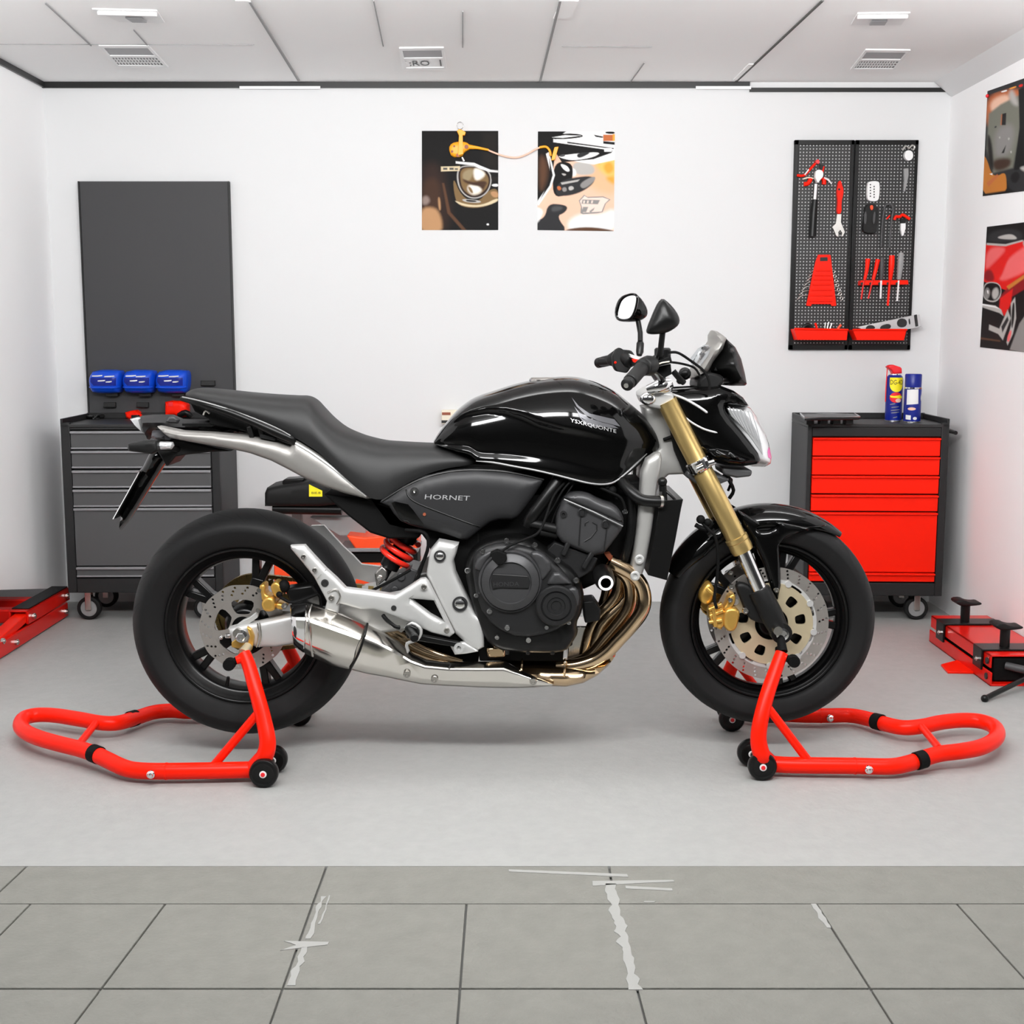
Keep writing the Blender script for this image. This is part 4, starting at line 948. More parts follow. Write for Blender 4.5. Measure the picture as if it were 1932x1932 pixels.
for sg in (-1, 1):
    b = MB(); y0, y1 = -.075, -.17
    b.pillow(P2([(245, 836), (264, 833), (298, 831), (301, 848), (290, 856), (262, 852), (246, 850)], -.15), -.165, .008, .006, -.128, res=.006)
    b.tube([W(292, 842, -.15), W(318, 845, -.10), W(340, 848, -.06)], [.010, .008, .008], 12)
    b = b if sg < 0 else b.mirror(); ind = b.build('indicator', 'plastic_black', bike, smooth=55)
    q = MB(); q.inflate(P2([(296, 836), (304, 832), (328, 833), (331, 840), (326, 847), (302, 848), (295, 843)], -.12), -.13, .018, .010, res=.005); (q if sg < 0 else q.mirror()).build('indicator_lens', 'silver_lens', ind, smooth=55)
b = MB(); b.ball(W(246, 845, -.13), .008, 10); b.build('reflector', 'dark_grey', ph)
# grab rail with light stripe
for sg in (-1, 1):
    b = MB(); y = -.135
    b.tube([W(342, 752, y*.75), W(380, 762, y*.93), (W(430, 777, y)), W(480, 797, y), W(520, 815, y), W(550, 829, y*.97), W(548, 833, y*.9), W(520, 824, y*.85)], [.006, .0085, .0095, .0105, .012, .010, .008, .006], 12, k=4)
    (b if sg < 0 else b.mirror()).build('grab_rail', 'satin_black', bike)
    b = MB(); P = [(344, 749), (380, 757), (430, 772), (480, 790), (520, 807), (548, 822)]; b.tube([W(u, v, y*(.8 if i == 0 else .95)-.010) for i, (u, v) in enumerate(P)], .0018, 8, k=4); (b if sg < 0 else b.mirror()).build('seat_piping', 'caster_grey', seat)
b = MB(); b.prism(P2([(362, 756), (420, 778), (480, 800), (545, 830), (560, 846), (520, 838), (478, 825), (470, 812), (400, 800), (400, 790), (372, 775)], -.06), -.09, .09); b.prism(P2([(560, 838), (720, 880), (1000, 882), (1070, 895), (1070, 925), (1000, 930), (715, 946), (620, 890)], 0), -.085, .085)
b.build('subframe', 'matt_black', bike, bevel=.004)
b = MB()
for u in (470, 490): b.beam(W(u, 803, -.12), W(u+6, 824, -.11), .012, .012, .02)
b.prism(P2([(492, 818), (522, 826), (520, 832), (490, 826)], -.12), -.125, -.10); b.build('rail_bracket', 'plastic_black', bike, bevel=.002)
b = MB(); b.tube([W(384, 783, -.095), W(388, 775, -.097), W(396, 780, -.097)], .003, 8, k=3); b.build('helmet_hook', 'steel', bike)

# ---- headlamp, cowl and screen
cowl_px = [(1249, 738), (1262, 735), (1290, 733), (1330, 731), (1358, 727), (1384, 737), (1402, 750), (1413, 766), (1400, 766), (1366, 762), (1369, 775), (1380, 792), (1398, 812), (1414, 832), (1430, 854), (1435, 868), (1428, 876), (1400, 880), (1370, 878), (1342, 871), (1325, 858), (1312, 848), (1300, 834), (1292, 815), (1278, 785), (1262, 757)]
cw = MB().inflate(P2(cowl_px, -.03), 0, .080, .03, res=.009, pw=.5)
side = MB().pillow(P2(cowl_px, -.078), -.078, .030, .055, -.05, res=.008); cw.add(side.v, side.f); q = side.mirror(); cw.add(q.v, q.f)
cwo = cw.build('headlamp_cowl', 'gloss_black', bike, smooth=50); cwb = bvh_of(cwo)
lens_px = [(1362, 758), (1405, 764), (1414, 768), (1426, 784), (1440, 810), (1449, 836), (1454, 862), (1452, 874), (1440, 881), (1416, 880), (1400, 872), (1385, 850), (1370, 800)]
ln = MB().inflate(P2(lens_px, 0), 0, .080, .05, res=.008, pw=.5); lno = ln.build('headlamp', 'lens_white', bike, smooth=60); lb = bvh_of(lno)
b = MB(); b.pillow(P2([(1372, 770), (1398, 772), (1412, 786), (1428, 812), (1438, 838), (1440, 858), (1428, 844), (1412, 820), (1392, 798), (1380, 786)], -.08), -.0795, .003, .01, -.06, res=.007); b.build('reflector', 'silver_lens', lno, smooth=60)
b = MB()
for i in range(7):
    pts = [(1376+i*7, 768+i*1.5), (1384+i*7.5, 782+i*5), (1396+i*6.5, 800+i*6)]
    q = [W(u, v, -.0838) for u, v in catmull(pts, 4)]
    b.tube(q, .0013, 6)
b.build('lens_flutes', 'grey_plastic', lno)
decal([(1447, 842), (1452, 850), (1453, 866), (1444, 860), (1443, 850)], .002, -.02, lb, .004).build('pink_tint', 'lens_pink', lno)
b = MB(); b.prism(P2([(1358, 880), (1395, 882), (1415, 884), (1413, 896), (1385, 899), (1360, 893)], -.03), -.07, .07); b.build('headlamp_bracket', 'dark_grey', bike, bevel=.006)
b = MB(); b.inflate(P2([(1302, 836), (1330, 834), (1380, 842), (1420, 862), (1432, 870), (1400, 879), (1350, 873), (1326, 860)], -.1), -.03, .098, .03, res=.008); b.build('cowl_wing', 'gloss_black', cwo, smooth=60)
b = MB(); b.tube([drop(W(u, v, -.08), cwb, .0006) for u, v in catmull([(1262, 742), (1290, 752), (1318, 768), (1332, 778)], 5)], [.001]+[.0035]*14+[.001], 8); b.tube([drop(W(u, v, -.08), cwb, .0006) for u, v in catmull([(1262, 757), (1280, 776), (1300, 794), (1325, 808), (1350, 815)], 5)], [.001]+[.0028]*19+[.001], 8); b.build('cowl_highlight', 'badge_silver', cwo)  # pale tubes imitate the white reflections on the glossy cowl
fs_px = [(1366, 636), (1385, 654), (1396, 676), (1403, 703), (1407, 724), (1403, 728), (1378, 728), (1356, 726), (1366, 716), (1352, 706), (1332, 702), (1341, 682), (1358, 660)]
b = MB(); b.inflate(P2(fs_px, 0), 0, .115, .06, res=.009); fl = b.build('fly_screen', 'satin_black', bike, smooth=60)
b = MB(); b.prism(P2([(1330, 700), (1356, 706), (1362, 718), (1350, 734), (1310, 733), (1312, 715)], -.03), -.08, .08); b.build('screen_mount', 'plastic_black', fl, bevel=.008)
b = MB(); b.inflate(P2([(1337, 643), (1337, 632), (1342, 623), (1350, 624), (1368, 637), (1360, 660), (1342, 684), (1332, 703), (1312, 714), (1298, 714), (1302, 698), (1310, 682), (1322, 664)], 0), -.004, .10, .03, res=.008); ins = b.build('instrument_panel', 'tail_silver', bike, smooth=60)
ib = bvh_of(ins)
b = MB(); q = [(1312, 676), (1326, 658), (1340, 650), (1345, 654), (1336, 672), (1320, 694), (1312, 688)]; o = decal(q, .002, -.09, ib, .005); o.build('display', 'screen', ins)
o = MB()
for q in ([(1332, 657), (1340, 652), (1342, 656), (1335, 664)], [(1322, 672), (1332, 664), (1334, 668), (1325, 680)], [(1314, 684), (1321, 676), (1323, 681), (1317, 689)]):
    d_ = decal(q, .0035, -.09, ib, .004); o.add(d_.v, d_.f)
o.build('gauge', 'dark_grey', ins)
b = MB(); b.ball(W(1292, 705, -.07), .017, 14); b.ball(W(1283, 718, -.08), .010, 10); b.tube([W(1270, 700, -.1), W(1280, 712, -.1), W(1290, 722, -.09)], .008, 10, k=3); b.build('warning_horn', 'satin_black', bike)
b = MB(); b.tube([W(1262, 665, -.24), W(1280, 666, -.2), W(1305, 682, -.14), W(1328, 700, -.13), W(1338, 720, -.13), W(1338, 736, -.13)], .0035, 8, k=4); b.tube([W(1262, 683, -.22), W(1285, 686, -.16), W(1310, 694, -.13), W(1322, 712, -.12)], .003, 8, k=4); b.tube([W(1365, 905-8, -.06), W(1380, 905, -.03), W(1374, 925, 0)], .004, 8, k=3); b.build('cable', 'matt_black', bike)

# ---- handlebar
hb = MB(); hb.tube([W(1186, 728, -.36), W(1212, 694, -.27), W(1240, 700, -.17), W(1250, 720, -.10), W(1246, 722, .1), W(1220, 690, .19), W(1176, 682, .28), W(1132, 683, .36)], .011, 14, k=4); bar = hb.build('handlebar', 'satin_black', bike)
def grip(a, b, name, r=.0175):
    a, b = V(a), V(b); d = (b-a).normalized(); m = MB(); L = (b-a).length
    m.tube([a, a+d*.004, a+d*.02, a+d*.022, a+d*.026], [.009, .0155, .0155, .012, .012], 20); m.tube([a+d*.026, a+d*.028, a+d*(L-.012), a+d*(L-.01), b], [r*.9, r, r, r*1.22, r*1.22], 20); return m.build(name, 'plastic_black', bar)
ga, gb = W(1182, 727, -.40), W(1213, 692, -.285); g1 = grip(ga, gb, 'grip')
b = MB(); gd = (gb-ga).normalized(); b.cyl(ga-gd*.003, ga+gd*.004, .006, n=16); b.build('bar_end_bolt', 'chrome', bar)
grip(W(1128, 685, .40), W(1166, 676, .30), 'grip', .016)
b = MB(); b.tube([W(1214, 692, -.28), W(1224, 690, -.26), W(1232, 686, -.245)], [.022, .026, .02], 16); b.prism(P2([(1216, 676), (1232, 672), (1240, 684), (1232, 700), (1218, 700)], -.25), -.275, -.23); b.build('throttle_housing', 'plastic_black', bar, bevel=.004)
b = MB(); b.tube([W(1152, 680, .32), W(1166, 674, .29), W(1184, 676, .26), W(1192, 684, .24)], [.018, .024, .024, .018], 16); b.prism(P2([(1160, 660), (1168, 655), (1176, 660), (1190, 664), (1192, 690), (1182, 704), (1160, 700), (1155, 690), (1154, 672)], .27), .25, .29); b.build('switch_gear', 'plastic_black', bar, bevel=.005)
b = MB(); b.prism(P2([(1191, 677), (1205, 678), (1200, 684), (1194, 683)], .2), .17, .2); b.build('kill_switch', 'drawer_red', bar)
b = MB(); b.ball(W(1161, 684, .25), .004, 8); b.build('button', 'drawer_red', bar)
b = MB(); b.prism(P2([(1186, 667), (1208, 674), (1204, 680), (1188, 674)], .22), .2, .24); b.build('clutch_perch', 'aluminium', bar, bevel=.002)
b = MB(); b.tube([W(1238, 672, -.22), W(1232, 690, -.235), W(1205, 700, -.29), W(1192, 720, -.36)], [.008, .008, .0065, .006], 10, k=3, flat=.7); b.build('brake_lever', 'satin_black', bar)
b = MB(); b.prism(P2([(1228, 684), (1262, 672), (1265, 684), (1240, 690)], -.2), -.24, -.18); b.lathe([(-.018, .021), (.012, .021), (.016, .017), (.016, 0)], W(1250, 668, -.2), 'z', 24); b.tube([W(1240, 690, -.21), W(1264, 682, -.2)], .003, 8)
b.prism(P2([(1234, 692), (1262, 686), (1264, 705), (1250, 712), (1238, 702)], -.16), -.2, -.13)
b.build('brake_reservoir', 'satin_black', bar, bevel=.003)
b = MB(); b.tube([W(1236, 689, -.243), W(1250, 684, -.243), W(1263, 682, -.24)], .0018, 6); b.build('reservoir_mark', 'cream', bar)
# ---- mirrors
mr1 = [(1250, 562), (1262, 571), (1276, 587), (1283, 602), (1281, 613), (1270, 622), (1258, 628), (1240, 631), (1225, 631), (1218, 627), (1222, 613), (1232, 589), (1241, 570)]
b = MB(); b.inflate(P2(mr1, -.27), -.27, .03, .05, sm=1, res=.007); m1 = b.build('mirror', 'satin_black', bike, smooth=60)
b = MB(); b.tube([W(1250, 628, -.262), W(1247, 655, -.245), W(1245, 670, -.235)], [.0075, .0075, .0095], 12); b.build('mirror_stem', 'satin_black', m1)
mr2 = [(1159, 594), (1161, 577), (1169, 561), (1183, 554), (1200, 554), (1212, 565), (1222, 583), (1222, 595), (1215, 602), (1203, 607), (1180, 608), (1164, 605)]
b = MB(); b.inflate(P2(mr2, .27), .27, .035, .05, sm=1, res=.007); m2 = b.build('mirror', 'gloss_black', bike, smooth=60); mb = bvh_of(m2)
gl = [(1163, 596), (1166, 579), (1172, 564), (1184, 556), (1198, 556), (1200, 567), (1195, 589), (1188, 602), (1177, 605), (1167, 603)]
G = [W(u, v, .24) for u, v in chaikin(gl, 2)]; gx0 = min(p.x for p in G); gx1 = max(p.x for p in G)
G = [V((p.x, .240-(p.x-gx0)/(gx1-gx0)*.046, p.z)) for p in G]; n = len(G); b = MB(); b.add(G+[p+V((.004, .004, 0)) for p in G], [tuple(range(n)), tuple(range(2*n-1, n-1, -1))]+[(i, (i+1) % n, n+(i+1) % n, n+i) for i in range(n)]); b.build('mirror_glass', 'mirror', m2, smooth=30)
b = MB(); b.tube(G, .0035, 8, closed=True); b.tube([G[n//2]+(G[0]-G[n//2])*t+V((.014, .03*math.sin(PI*t)+.01, 0)) for t in (.1, .5, .9)], .012, 8); b.build('mirror_rim', 'gloss_black', m2)
b = MB(); b.tube([W(1204, 606, .27), W(1208, 628, .26), W(1208, 644, .25)], .0075, 12); b.tube([W(1208, 644, .25), W(1208, 648, .25), W(1207, 664, .245), W(1206, 670, .24)], [.008, .011, .011, .008], 12); b.build('mirror_stem', 'satin_black', m2)
# ================================================================ PADDOCK STANDS
def stand(label, path, upr, brace, cross, wheels, sleeves, joints, bolts, hook, pin):
    P = [FL(u, v, z) for u, v, z in path]
    root = thing('paddock_stand', label, 'motorcycle stand', (sum(p.x for p in P)/len(P), 0, 0), 'red paddock stands under the motorcycle')
    a = P[0]; R = .0215
    U = [W(*q) for q in upr]; Um = [V((p.x, -p.y, p.z)) for p in U]
    far = V((a.x, -a.y, a.z)); P2_ = P+[far+(P[-1]-far)*.5, far]
    fr = MB(); fr.tube(P2_, R, 18, k=5); frame = fr.build('frame', 'red_paint', root, smooth=70)
    for Q, b0 in ((U, P2_[0]), (Um, P2_[-1])):
        n = len(Q); m = MB(); m.tube([b0, b0+(Q[0]-b0)*.6]+Q, [R]*2+[.0225-.0055*i/(n-1) for i in range(n)], 18, k=5); m.build('upright', 'red_paint', root, smooth=70)
    b1, b2 = W(*brace[0]), FL(*brace[1]); b2 = V((b2.x, b2.y, .034))
    for s in (1, -1):
        m = MB(); m.tube([V((b1.x, s*b1.y, b1.z)), V((b2.x, s*b2.y, b2.z))], .0115, 14); m.build('brace', 'red_paint', root)
    m = MB(); m.tube([FL(*q) for q in cross], .0105, 14); m.build('crossbar', 'red_paint', root)
    for u, v in sleeves:
        i = min(range(len(P)), key=lambda j: (path[j][0]-u)**2+(path[j][1]-v)**2); d = (P[min(i+1, len(P)-1)]-P[max(i-1, 0)]).normalized()
        p = FL(u, v, path[i][2]); m = MB(); m.tube([p-d*.014, p+d*.014], R+.0025, 18); m.build('rubber_sleeve', 'matt_black', root)
    for u, v in joints:
        i = min(range(len(P)), key=lambda j: (path[j][0]-u)**2+(path[j][1]-v)**2); d = (P[min(i+1, len(P)-1)]-P[max(i-1, 0)]).normalized()
        p = FL(u, v, path[i][2]); m = MB(); m.tube([p-d*.002, p+d*.002], R+.001, 18); m.build('joint', 'drawer_red', root)
    for u, v, z in bolts:
        p = FL(u, v, z); m = MB(); m.lathe([(-R+.004, .011), (-R-.003, .0105), (-R-.006, .007), (-R-.010, .006), (-R-.011, 0)], p, n=16); m.build('bolt', 'chrome', root)
    for u, v in wheels:
        c = FL(u, v, .037)
        for s in (1, -1):
            q = V((c.x, s*c.y, .037)); o = -s if c.y < 0 else s
            m = MB(); m.lathe([(-.013, 0), (-.013, .012), (-.012, .024), (-.014, .028), (-.012, .0345), (-.008, .037), (.008, .037), (.012, .0345), (.014, .028), (.013, 0)], q, n=36); w_ = m.build('wheel', 'satin_black', root)
            m = MB(); m.lathe([(-.011, .0095), (-.0155, .009), (-.0155, .0055), (-.011, .005)], q, n=18, closed=True); m.build('washer', 'white_plastic', w_)
            m = MB(); m.lathe([(-.012, .006), (-.0175, .0055), (-.018, 0)], q, n=14); m.build('axle_bolt', 'cap_red', w_)
    ws = [FL(u, v, .037) for u, v in wheels]; y0, y1 = min(p.y for p in ws), max(p.y for p in ws)
    for s in (1, -1):
        m = MB(); m.tube([V((ws[0].x, s*y0, .037)), V((ws[-1].x, s*y1, .037))], .008, 12); m.build('axle', 'steel', root)
        h0, h1 = W(*hook[0]), W(*hook[1]); m = MB(); m.tube([V((h0.x, s*h0.y, h0.z)), V((h1.x, s*h1.y, h1.z))], [.013, .011], 16); m.build('hook_arm', 'red_paint', root)
        h2, h3 = W(*hook[2]), W(*hook[3]); m = MB(); m.tube([V((h.x, s*h.y, h.z)) for h in (h1, h2)], .0095, 12); m.lathe([(-.014, 0), (-.014, .015), (-.009, .016), (-.007, .010), (.007, .010), (.009, .016), (.014, .015), (.014, 0)], V((h3.x, s*h3.y, h3.z)), n=20); m.build('spool', 'matt_black', root)
        p0, p1 = W(*pin[0]), W(*pin[1]); m = MB(); m.tube([V((p.x, s*p.y, p.z)) for p in (p0, p1)], [.013, .011], 16); m.build('support_pin', pin[2], root)
    return root
stand('red tubular paddock stand holding the rear wheel, handle loop at the left',
      [(476, 1452, .032), (440, 1453, .032), (390, 1454, .032), (310, 1455, .032), (265, 1454, .032), (236, 1449, .034), (205, 1435, .042), (180, 1423, .048), (150, 1413, .050), (110, 1403, .050), (75, 1393, .050), (50, 1382, .05), (39, 1369, .05), (46, 1355, .05), (70, 1349, .05), (105, 1350, .05), (150, 1357, .05), (190, 1364, .048), (222, 1364, .044), (255, 1355, .036), (290, 1344, .032), (325, 1341, .032), (360, 1343, .032)],
      [(500, 1425, -.29), (505, 1400, -.285), (498, 1360, -.265), (485, 1310, -.24), (470, 1257, -.205), (460, 1232, -.19)], [(494, 1337, -.256), (402, 1446, .034)], [(182, 1363, .052), (145, 1410, .054)],
      [(498, 1458), (516, 1432)], [(250, 1356), (181, 1423)], [(314, 1455)], [(289, 1456, .032)], [(464, 1240, -.195), (446, 1246, -.20), (438, 1251, -.2), (433, 1253, -.2)], [(459, 1232, -.18), (468, 1218, -.155), 'gold_carrier'])
stand('red tubular paddock stand holding the front wheel, handle loop at the right',
      [(1455, 1441, .032), (1480, 1443, .032), (1520, 1444, .032), (1612, 1445, .032), (1680, 1446, .032), (1715, 1440, .034), (1745, 1430, .040), (1775, 1422, .046), (1815, 1417, .05), (1850, 1410, .05), (1874, 1398, .05), (1882, 1384, .05), (1874, 1370, .05), (1850, 1361, .05), (1815, 1359, .05), (1775, 1363, .05), (1742, 1370, .048), (1705, 1373, .044), (1670, 1366, .038), (1640, 1357, .034), (1605, 1350, .032), (1560, 1350, .032), (1520, 1350, .032)],
      [(1437, 1424, -.26), (1431, 1395, -.255), (1435, 1360, -.245), (1447, 1312, -.22), (1463, 1265, -.19), (1475, 1232, -.17)], [(1442, 1326, -.231), (1530, 1442, .034)], [(1734, 1366, .052), (1772, 1412, .054)],
      [(1438, 1445), (1417, 1420)], [(1657, 1362), (1736, 1434)], [(1613, 1445), (1548, 1350)], [(1635, 1447, .032), (1563, 1351, .032)], [(1474, 1238, -.175), (1484, 1242, -.18), (1494, 1246, -.18), (1497, 1247, -.18)], [(1477, 1230, -.165), (1473, 1205, -.14), 'matt_black'])
# ================================================================ TOOL CABINETS
def zc(v, y=1.6): return W(966, v, y).z
def cabinet(name, label, x0, x1, yf, yb, ztop, zbot, stile, drw, drmat, lipmat, rot, lips, handle):
    cx, cy = (x0+x1)/2, (yf+yb)/2; r = thing(name, label, 'tool cabinet', (cx, cy, 0))
    b = MB(); b.bb(x0, x1, yf+.018, yb, zbot, ztop-.03); sl, sr = stile
    b.bb(x0, x0+sl, yf, yf+.02, zbot, ztop-.012); b.bb(x1-sr, x1, yf, yf+.02, zbot, ztop-.012)
    b.bb(x0+sl, x1-sr, yf, yf+.02, drw[0][1]+.004, ztop-.03); b.bb(x0+sl, x1-sr, yf, yf+.02, zbot, drw[-1][0]-.006)
    b.build('body', 'cabinet_dark', r, bevel=.003)
    t = MB(); t.bb(x0, x1, yf, yb, ztop-.03, ztop-.018); t.build('worktop', 'cabinet_top', r, bevel=.002)
    t = MB(); t.bb(x0, x1, yb-.012, yb, ztop-.018, ztop+.006); t.bb(x0, x0+.01, yf, yb-.012, ztop-.018, ztop+.004); t.bb(x1-.01, x1, yf, yb-.012, ztop-.018, ztop+.004); t.build('raised_lip', 'cabinet_dark', r, bevel=.002)
    for z0, z1 in drw:
        m = MB(); m.bb(x0+sl+.003, x1-sr-.003, yf-.003, yf+.02, z0, z1); d = m.build('drawer', drmat, r, bevel=.002)
        if lips:
            m = MB(); m.bb(x0+sl+.003, x1-sr-.003, yf-.012, yf-.003, z1-.010, z1); m.build('handle_lip', lipmat, d, bevel=.002)
            if z1-z0 < .12: m = MB(); m.bb(x0+sl+.003, x1-sr-.003, yf-.007, yf-.003, z0, z0+.007); m.build('lower_edge', lipmat, d, bevel=.0015)
        else:
            m = MB(); m.bb(x0+sl+.003, x1-sr-.003, yf-.014, yf-.003, z1-.008, z1); m.build('handle_lip', lipmat, d, bevel=.002)
    for sx in (0, 1):
        for sy in (0, 1):
            c = V((x0+.065 if not sx else x1-.085, yf+.06 if not sy else yb-.06, .047))
            m = MB(); m.bb(c.x-.035, c.x+.035, c.y-.03, c.y+.03, zbot-.006, zbot); m.bb(c.x-.012, c.x+.012, c.y-.022, c.y-.018, .04, zbot-.006); m.bb(c.x-.012, c.x+.012, c.y+.018, c.y+.022, .04, zbot-.006)
            cs_ = m.build('caster', 'steel', r, bevel=.002)
            m = MB(); m.lathe([(-.016, .033), (-.016, .042), (-.012, .047), (.012, .047), (.016, .042), (.016, .033)], c, n=32, closed=True); m.build('caster_tyre', 'rubber', cs_)
            m = MB(); m.lathe([(-.014, 0), (-.017, .008), (-.013, .012), (-.012, .034), (.012, .034), (.013, .012), (.017, .008), (.014, 0)], c, n=32); m.build('caster_wheel', 'caster_grey', cs_)
    if handle:
        m = MB(); m.tube([V((x1+.04, yf+.05, ztop-.055)), V((x1+.04, yb-.03, ztop-.045))], .008, 12); m.tube([V((x1-.002, yf+.06, ztop-.05)), V((x1+.04, yf+.06, ztop-.055))], .005, 8); m.tube([V((x1-.002, yb-.05, ztop-.05)), V((x1+.04, yb-.05, ztop-.045))], .005, 8); m.build('push_handle', 'satin_black', r)
    r.rotation_euler.z = math.radians(rot); return r
YC = 1.6
ZT = .812
cabinet('tool_cabinet', 'black roller tool cabinet with bright red drawers by the right wall', W(1524, 960, YC).x, W(1792, 960, YC).x-.012, YC, 1.965, ZT, zc(1124), (.018, .03),
        [(zc(b_), zc(a_)) for a_, b_ in ((826, 860), (862, 896), (898, 931), (934, 964), (967, 1079), (1081, 1097))], 'drawer_red', 'red_paint', -2.2, False, True)
cabinet('tool_cabinet', 'dark grey roller tool cabinet with grey drawers behind the motorcycle tail', W(120, 960, YC).x, W(414, 960, YC).x, YC, 1.965, ZT, zc(1118), (.036, .032),
        [(zc(b_), zc(a_)) for a_, b_ in ((813, 847), (850, 883), (887, 920), (923, 956), (958, 1067), (1069, 1088))], 'drawer_grey', 'drawer_lip', 1.5, True, False)
ZW = ZT-.018

# ================================================================ THINGS ON THE CABINETS
def can(label, u, v, r, hh, body, parts, name='spray_can'):
    p = FL(u, v, ZW); root = thing(name, label, 'spray can', p)
    m = MB(); m.lathe([(0, r*.9), (.003, r), (hh-.016, r), (hh-.008, r*.93), (hh, r*.72)], p, 'z', 40); bo = m.build('body', body, root)
    m = MB(); m.lathe([(0, r*.96), (.001, r*1.03), (.006, r*1.03), (.007, r*.98)], p, 'z', 40); m.build('bottom_rim', 'chrome', root)
    return root, p, bo
def wrap(p, r, poly, off=.0006, res=.004):
    """flat label outline (angle-width s in m, height z) wrapped round the can"""
    ov, tr, _ = triangulate(resample(poly, res), (), res); vs = []
    for s_, z in ov:
        a = -PI/2+s_/r; vs.append(V((p.x+(r+off)*math.cos(a), p.y+(r+off)*math.sin(a), p.z+z)))
    return MB().add(vs, tr)
def wraptext(p, r, body, s0, z0, w_, h_, off=.0014):
    m = MB(); m.text(body, (s0, 0, z0), (1, 0, 0), (0, 0, 1), w_, h_); m.v = [V((p.x+(r+off)*math.cos(-PI/2+q.x/r), p.y+(r+off)*math.sin(-PI/2+q.x/r), p.z+q.z)) for q in m.v]; return m
R1 = .0335
root, p, bo = can('blue spray can with red nozzle and yellow shield label on the red cabinet', 1685, 795, R1, .188, 'blue_deep', None)
sh_ = [(-.029, .178), (-.029, .150)]+[(-.029*math.cos(t), .150-.030*math.sin(t)) for t in (PI*i/12 for i in range(1, 12))]+[(.029, .150), (.029, .178)]
wrap(p, R1, sh_).build('yellow_shield', 'yellow', bo)
wraptext(p, R1, 'DG-4D', -.026, .150, .052, .019).build('lettering', 'ink', bo)
el = lambda cx, cz, rx, rz: ngon(cx, cz, rx, 24, 0, rz)
wrap(p, R1, el(-.001, .098, .026, .021), .0006).build('red_oval', 'cap_red', bo)
wrap(p, R1, [(-.027, .106), (-.022, .098), (.024, .094), (.027, .102), (.012, .108), (-.008, .104)], .0012).build('yellow_band', 'yellow', bo)
wrap(p, R1, el(.008, .086, .012, .008), .0013).build('peach_mark', 'peach', bo)
for i, (s0, z0, ww) in enumerate(((-.024, .068, .02), (-.018, .056, .03), (-.02, .044, .036), (-.018, .034, .032), (-.01, .015, .016))):
    wrap(p, R1, [(s0, z0), (s0+ww, z0+.004), (s0+ww, z0+.0075), (s0, z0+.0035)]).build('small_print', 'drawer_lip', bo)
m = MB(); m.lathe([(.186, R1*.7), (.192, R1*.66), (.192, 0)], p, 'z', 30); m.build('valve_ring', 'chrome', root)
m = MB(); c = p+V((0, 0, .19)); m.pillow([(c.x-.036, c.z+.030), (c.x-.026, c.z+.037), (c.x-.012, c.z+.039), (c.x+.016, c.z+.030), (c.x+.022, c.z+.024), (c.x+.024, c.z+.004), (c.x-.012, c.z+.002), (c.x-.018, c.z+.014), (c.x-.030, c.z+.024)], c.y-.014, .006, .006, c.y+.018, res=.006); m.build('nozzle_cap', 'cap_red', root)
m = MB(); m.tube([c+V((-.033, -.004, .024)), c+V((-.036, -.006, -.05)), c+V((-.036, -.006, -.11))], .0022, 8); m.build('straw', 'cap_red', root)
root, p, bo = can('blue spray can with blue cap and pale label, right of the nozzle can', 1720, 797, R1, .148, 'blue_deep', None)
m = MB(); m.lathe([(.140, R1*.96), (.190, R1*.98), (.194, R1*.9), (.194, 0)], p, 'z', 40); m.build('cap', 'blue_deep', root)
m = MB(); m.lathe([(.136, R1*1.01), (.141, R1*1.01)], p, 'z', 40); m.build('neck_ring', 'chrome', root)
wrap(p, R1, [(-.034, .072), (.014, .076), (.012, .134), (-.034, .132)]).build('pale_label', 'white_plastic', bo)
wrap(p, R1, el(-.012, .056, .016, .006)).build('peach_mark', 'peach', bo)
wrap(p, R1, [(-.036, .014), (-.014, .012), (-.014, .030), (-.036, .032)]).build('barcode', 'white_plastic', bo)
wrap(p, R1, el(.002, .018, .008, .006)).build('white_mark', 'white_plastic', bo)
wrap(p, R1, [(.016, .134), (.034, .134), (.034, .140), (.016, .140)]).build('red_mark', 'brown_rust', bo)
wrap(p, R1, el(.034, .100, .008, .014)).build('white_mark', 'lens_white', bo)
# black tray with bright rim
p = FL(1565, 800, ZW); r = thing('tool_tray', 'long black tray with bright rim lying on the red cabinet', 'tray', p)
a, b_, c_, d_ = [FL(u, v, ZW+.026) for u, v in ((1510, 784), (1612, 784), (1622, 790), (1518, 792))]
q = [(k.x, k.y) for k in (a, b_, c_, d_)]; m = MB(); m.prism(list(reversed(q)), ZW+.022, ZW+.034, plane='xy'); m.build('tray', 'satin_black', r, bevel=.004)
m = MB(); m.tube([k+V((0, 0, .008)) for k in (a, b_, c_, d_)], .0032, 8, closed=True); m.build('rim', 'badge_silver', r)
for u in (1530, 1556, 1580, 1604):
    k = FL(u, 802, ZW); m = MB(); m.box(k+V((0, .035, .011)), (.03, .05, .022)); m.build('foot', 'plastic_black', r, bevel=.003)
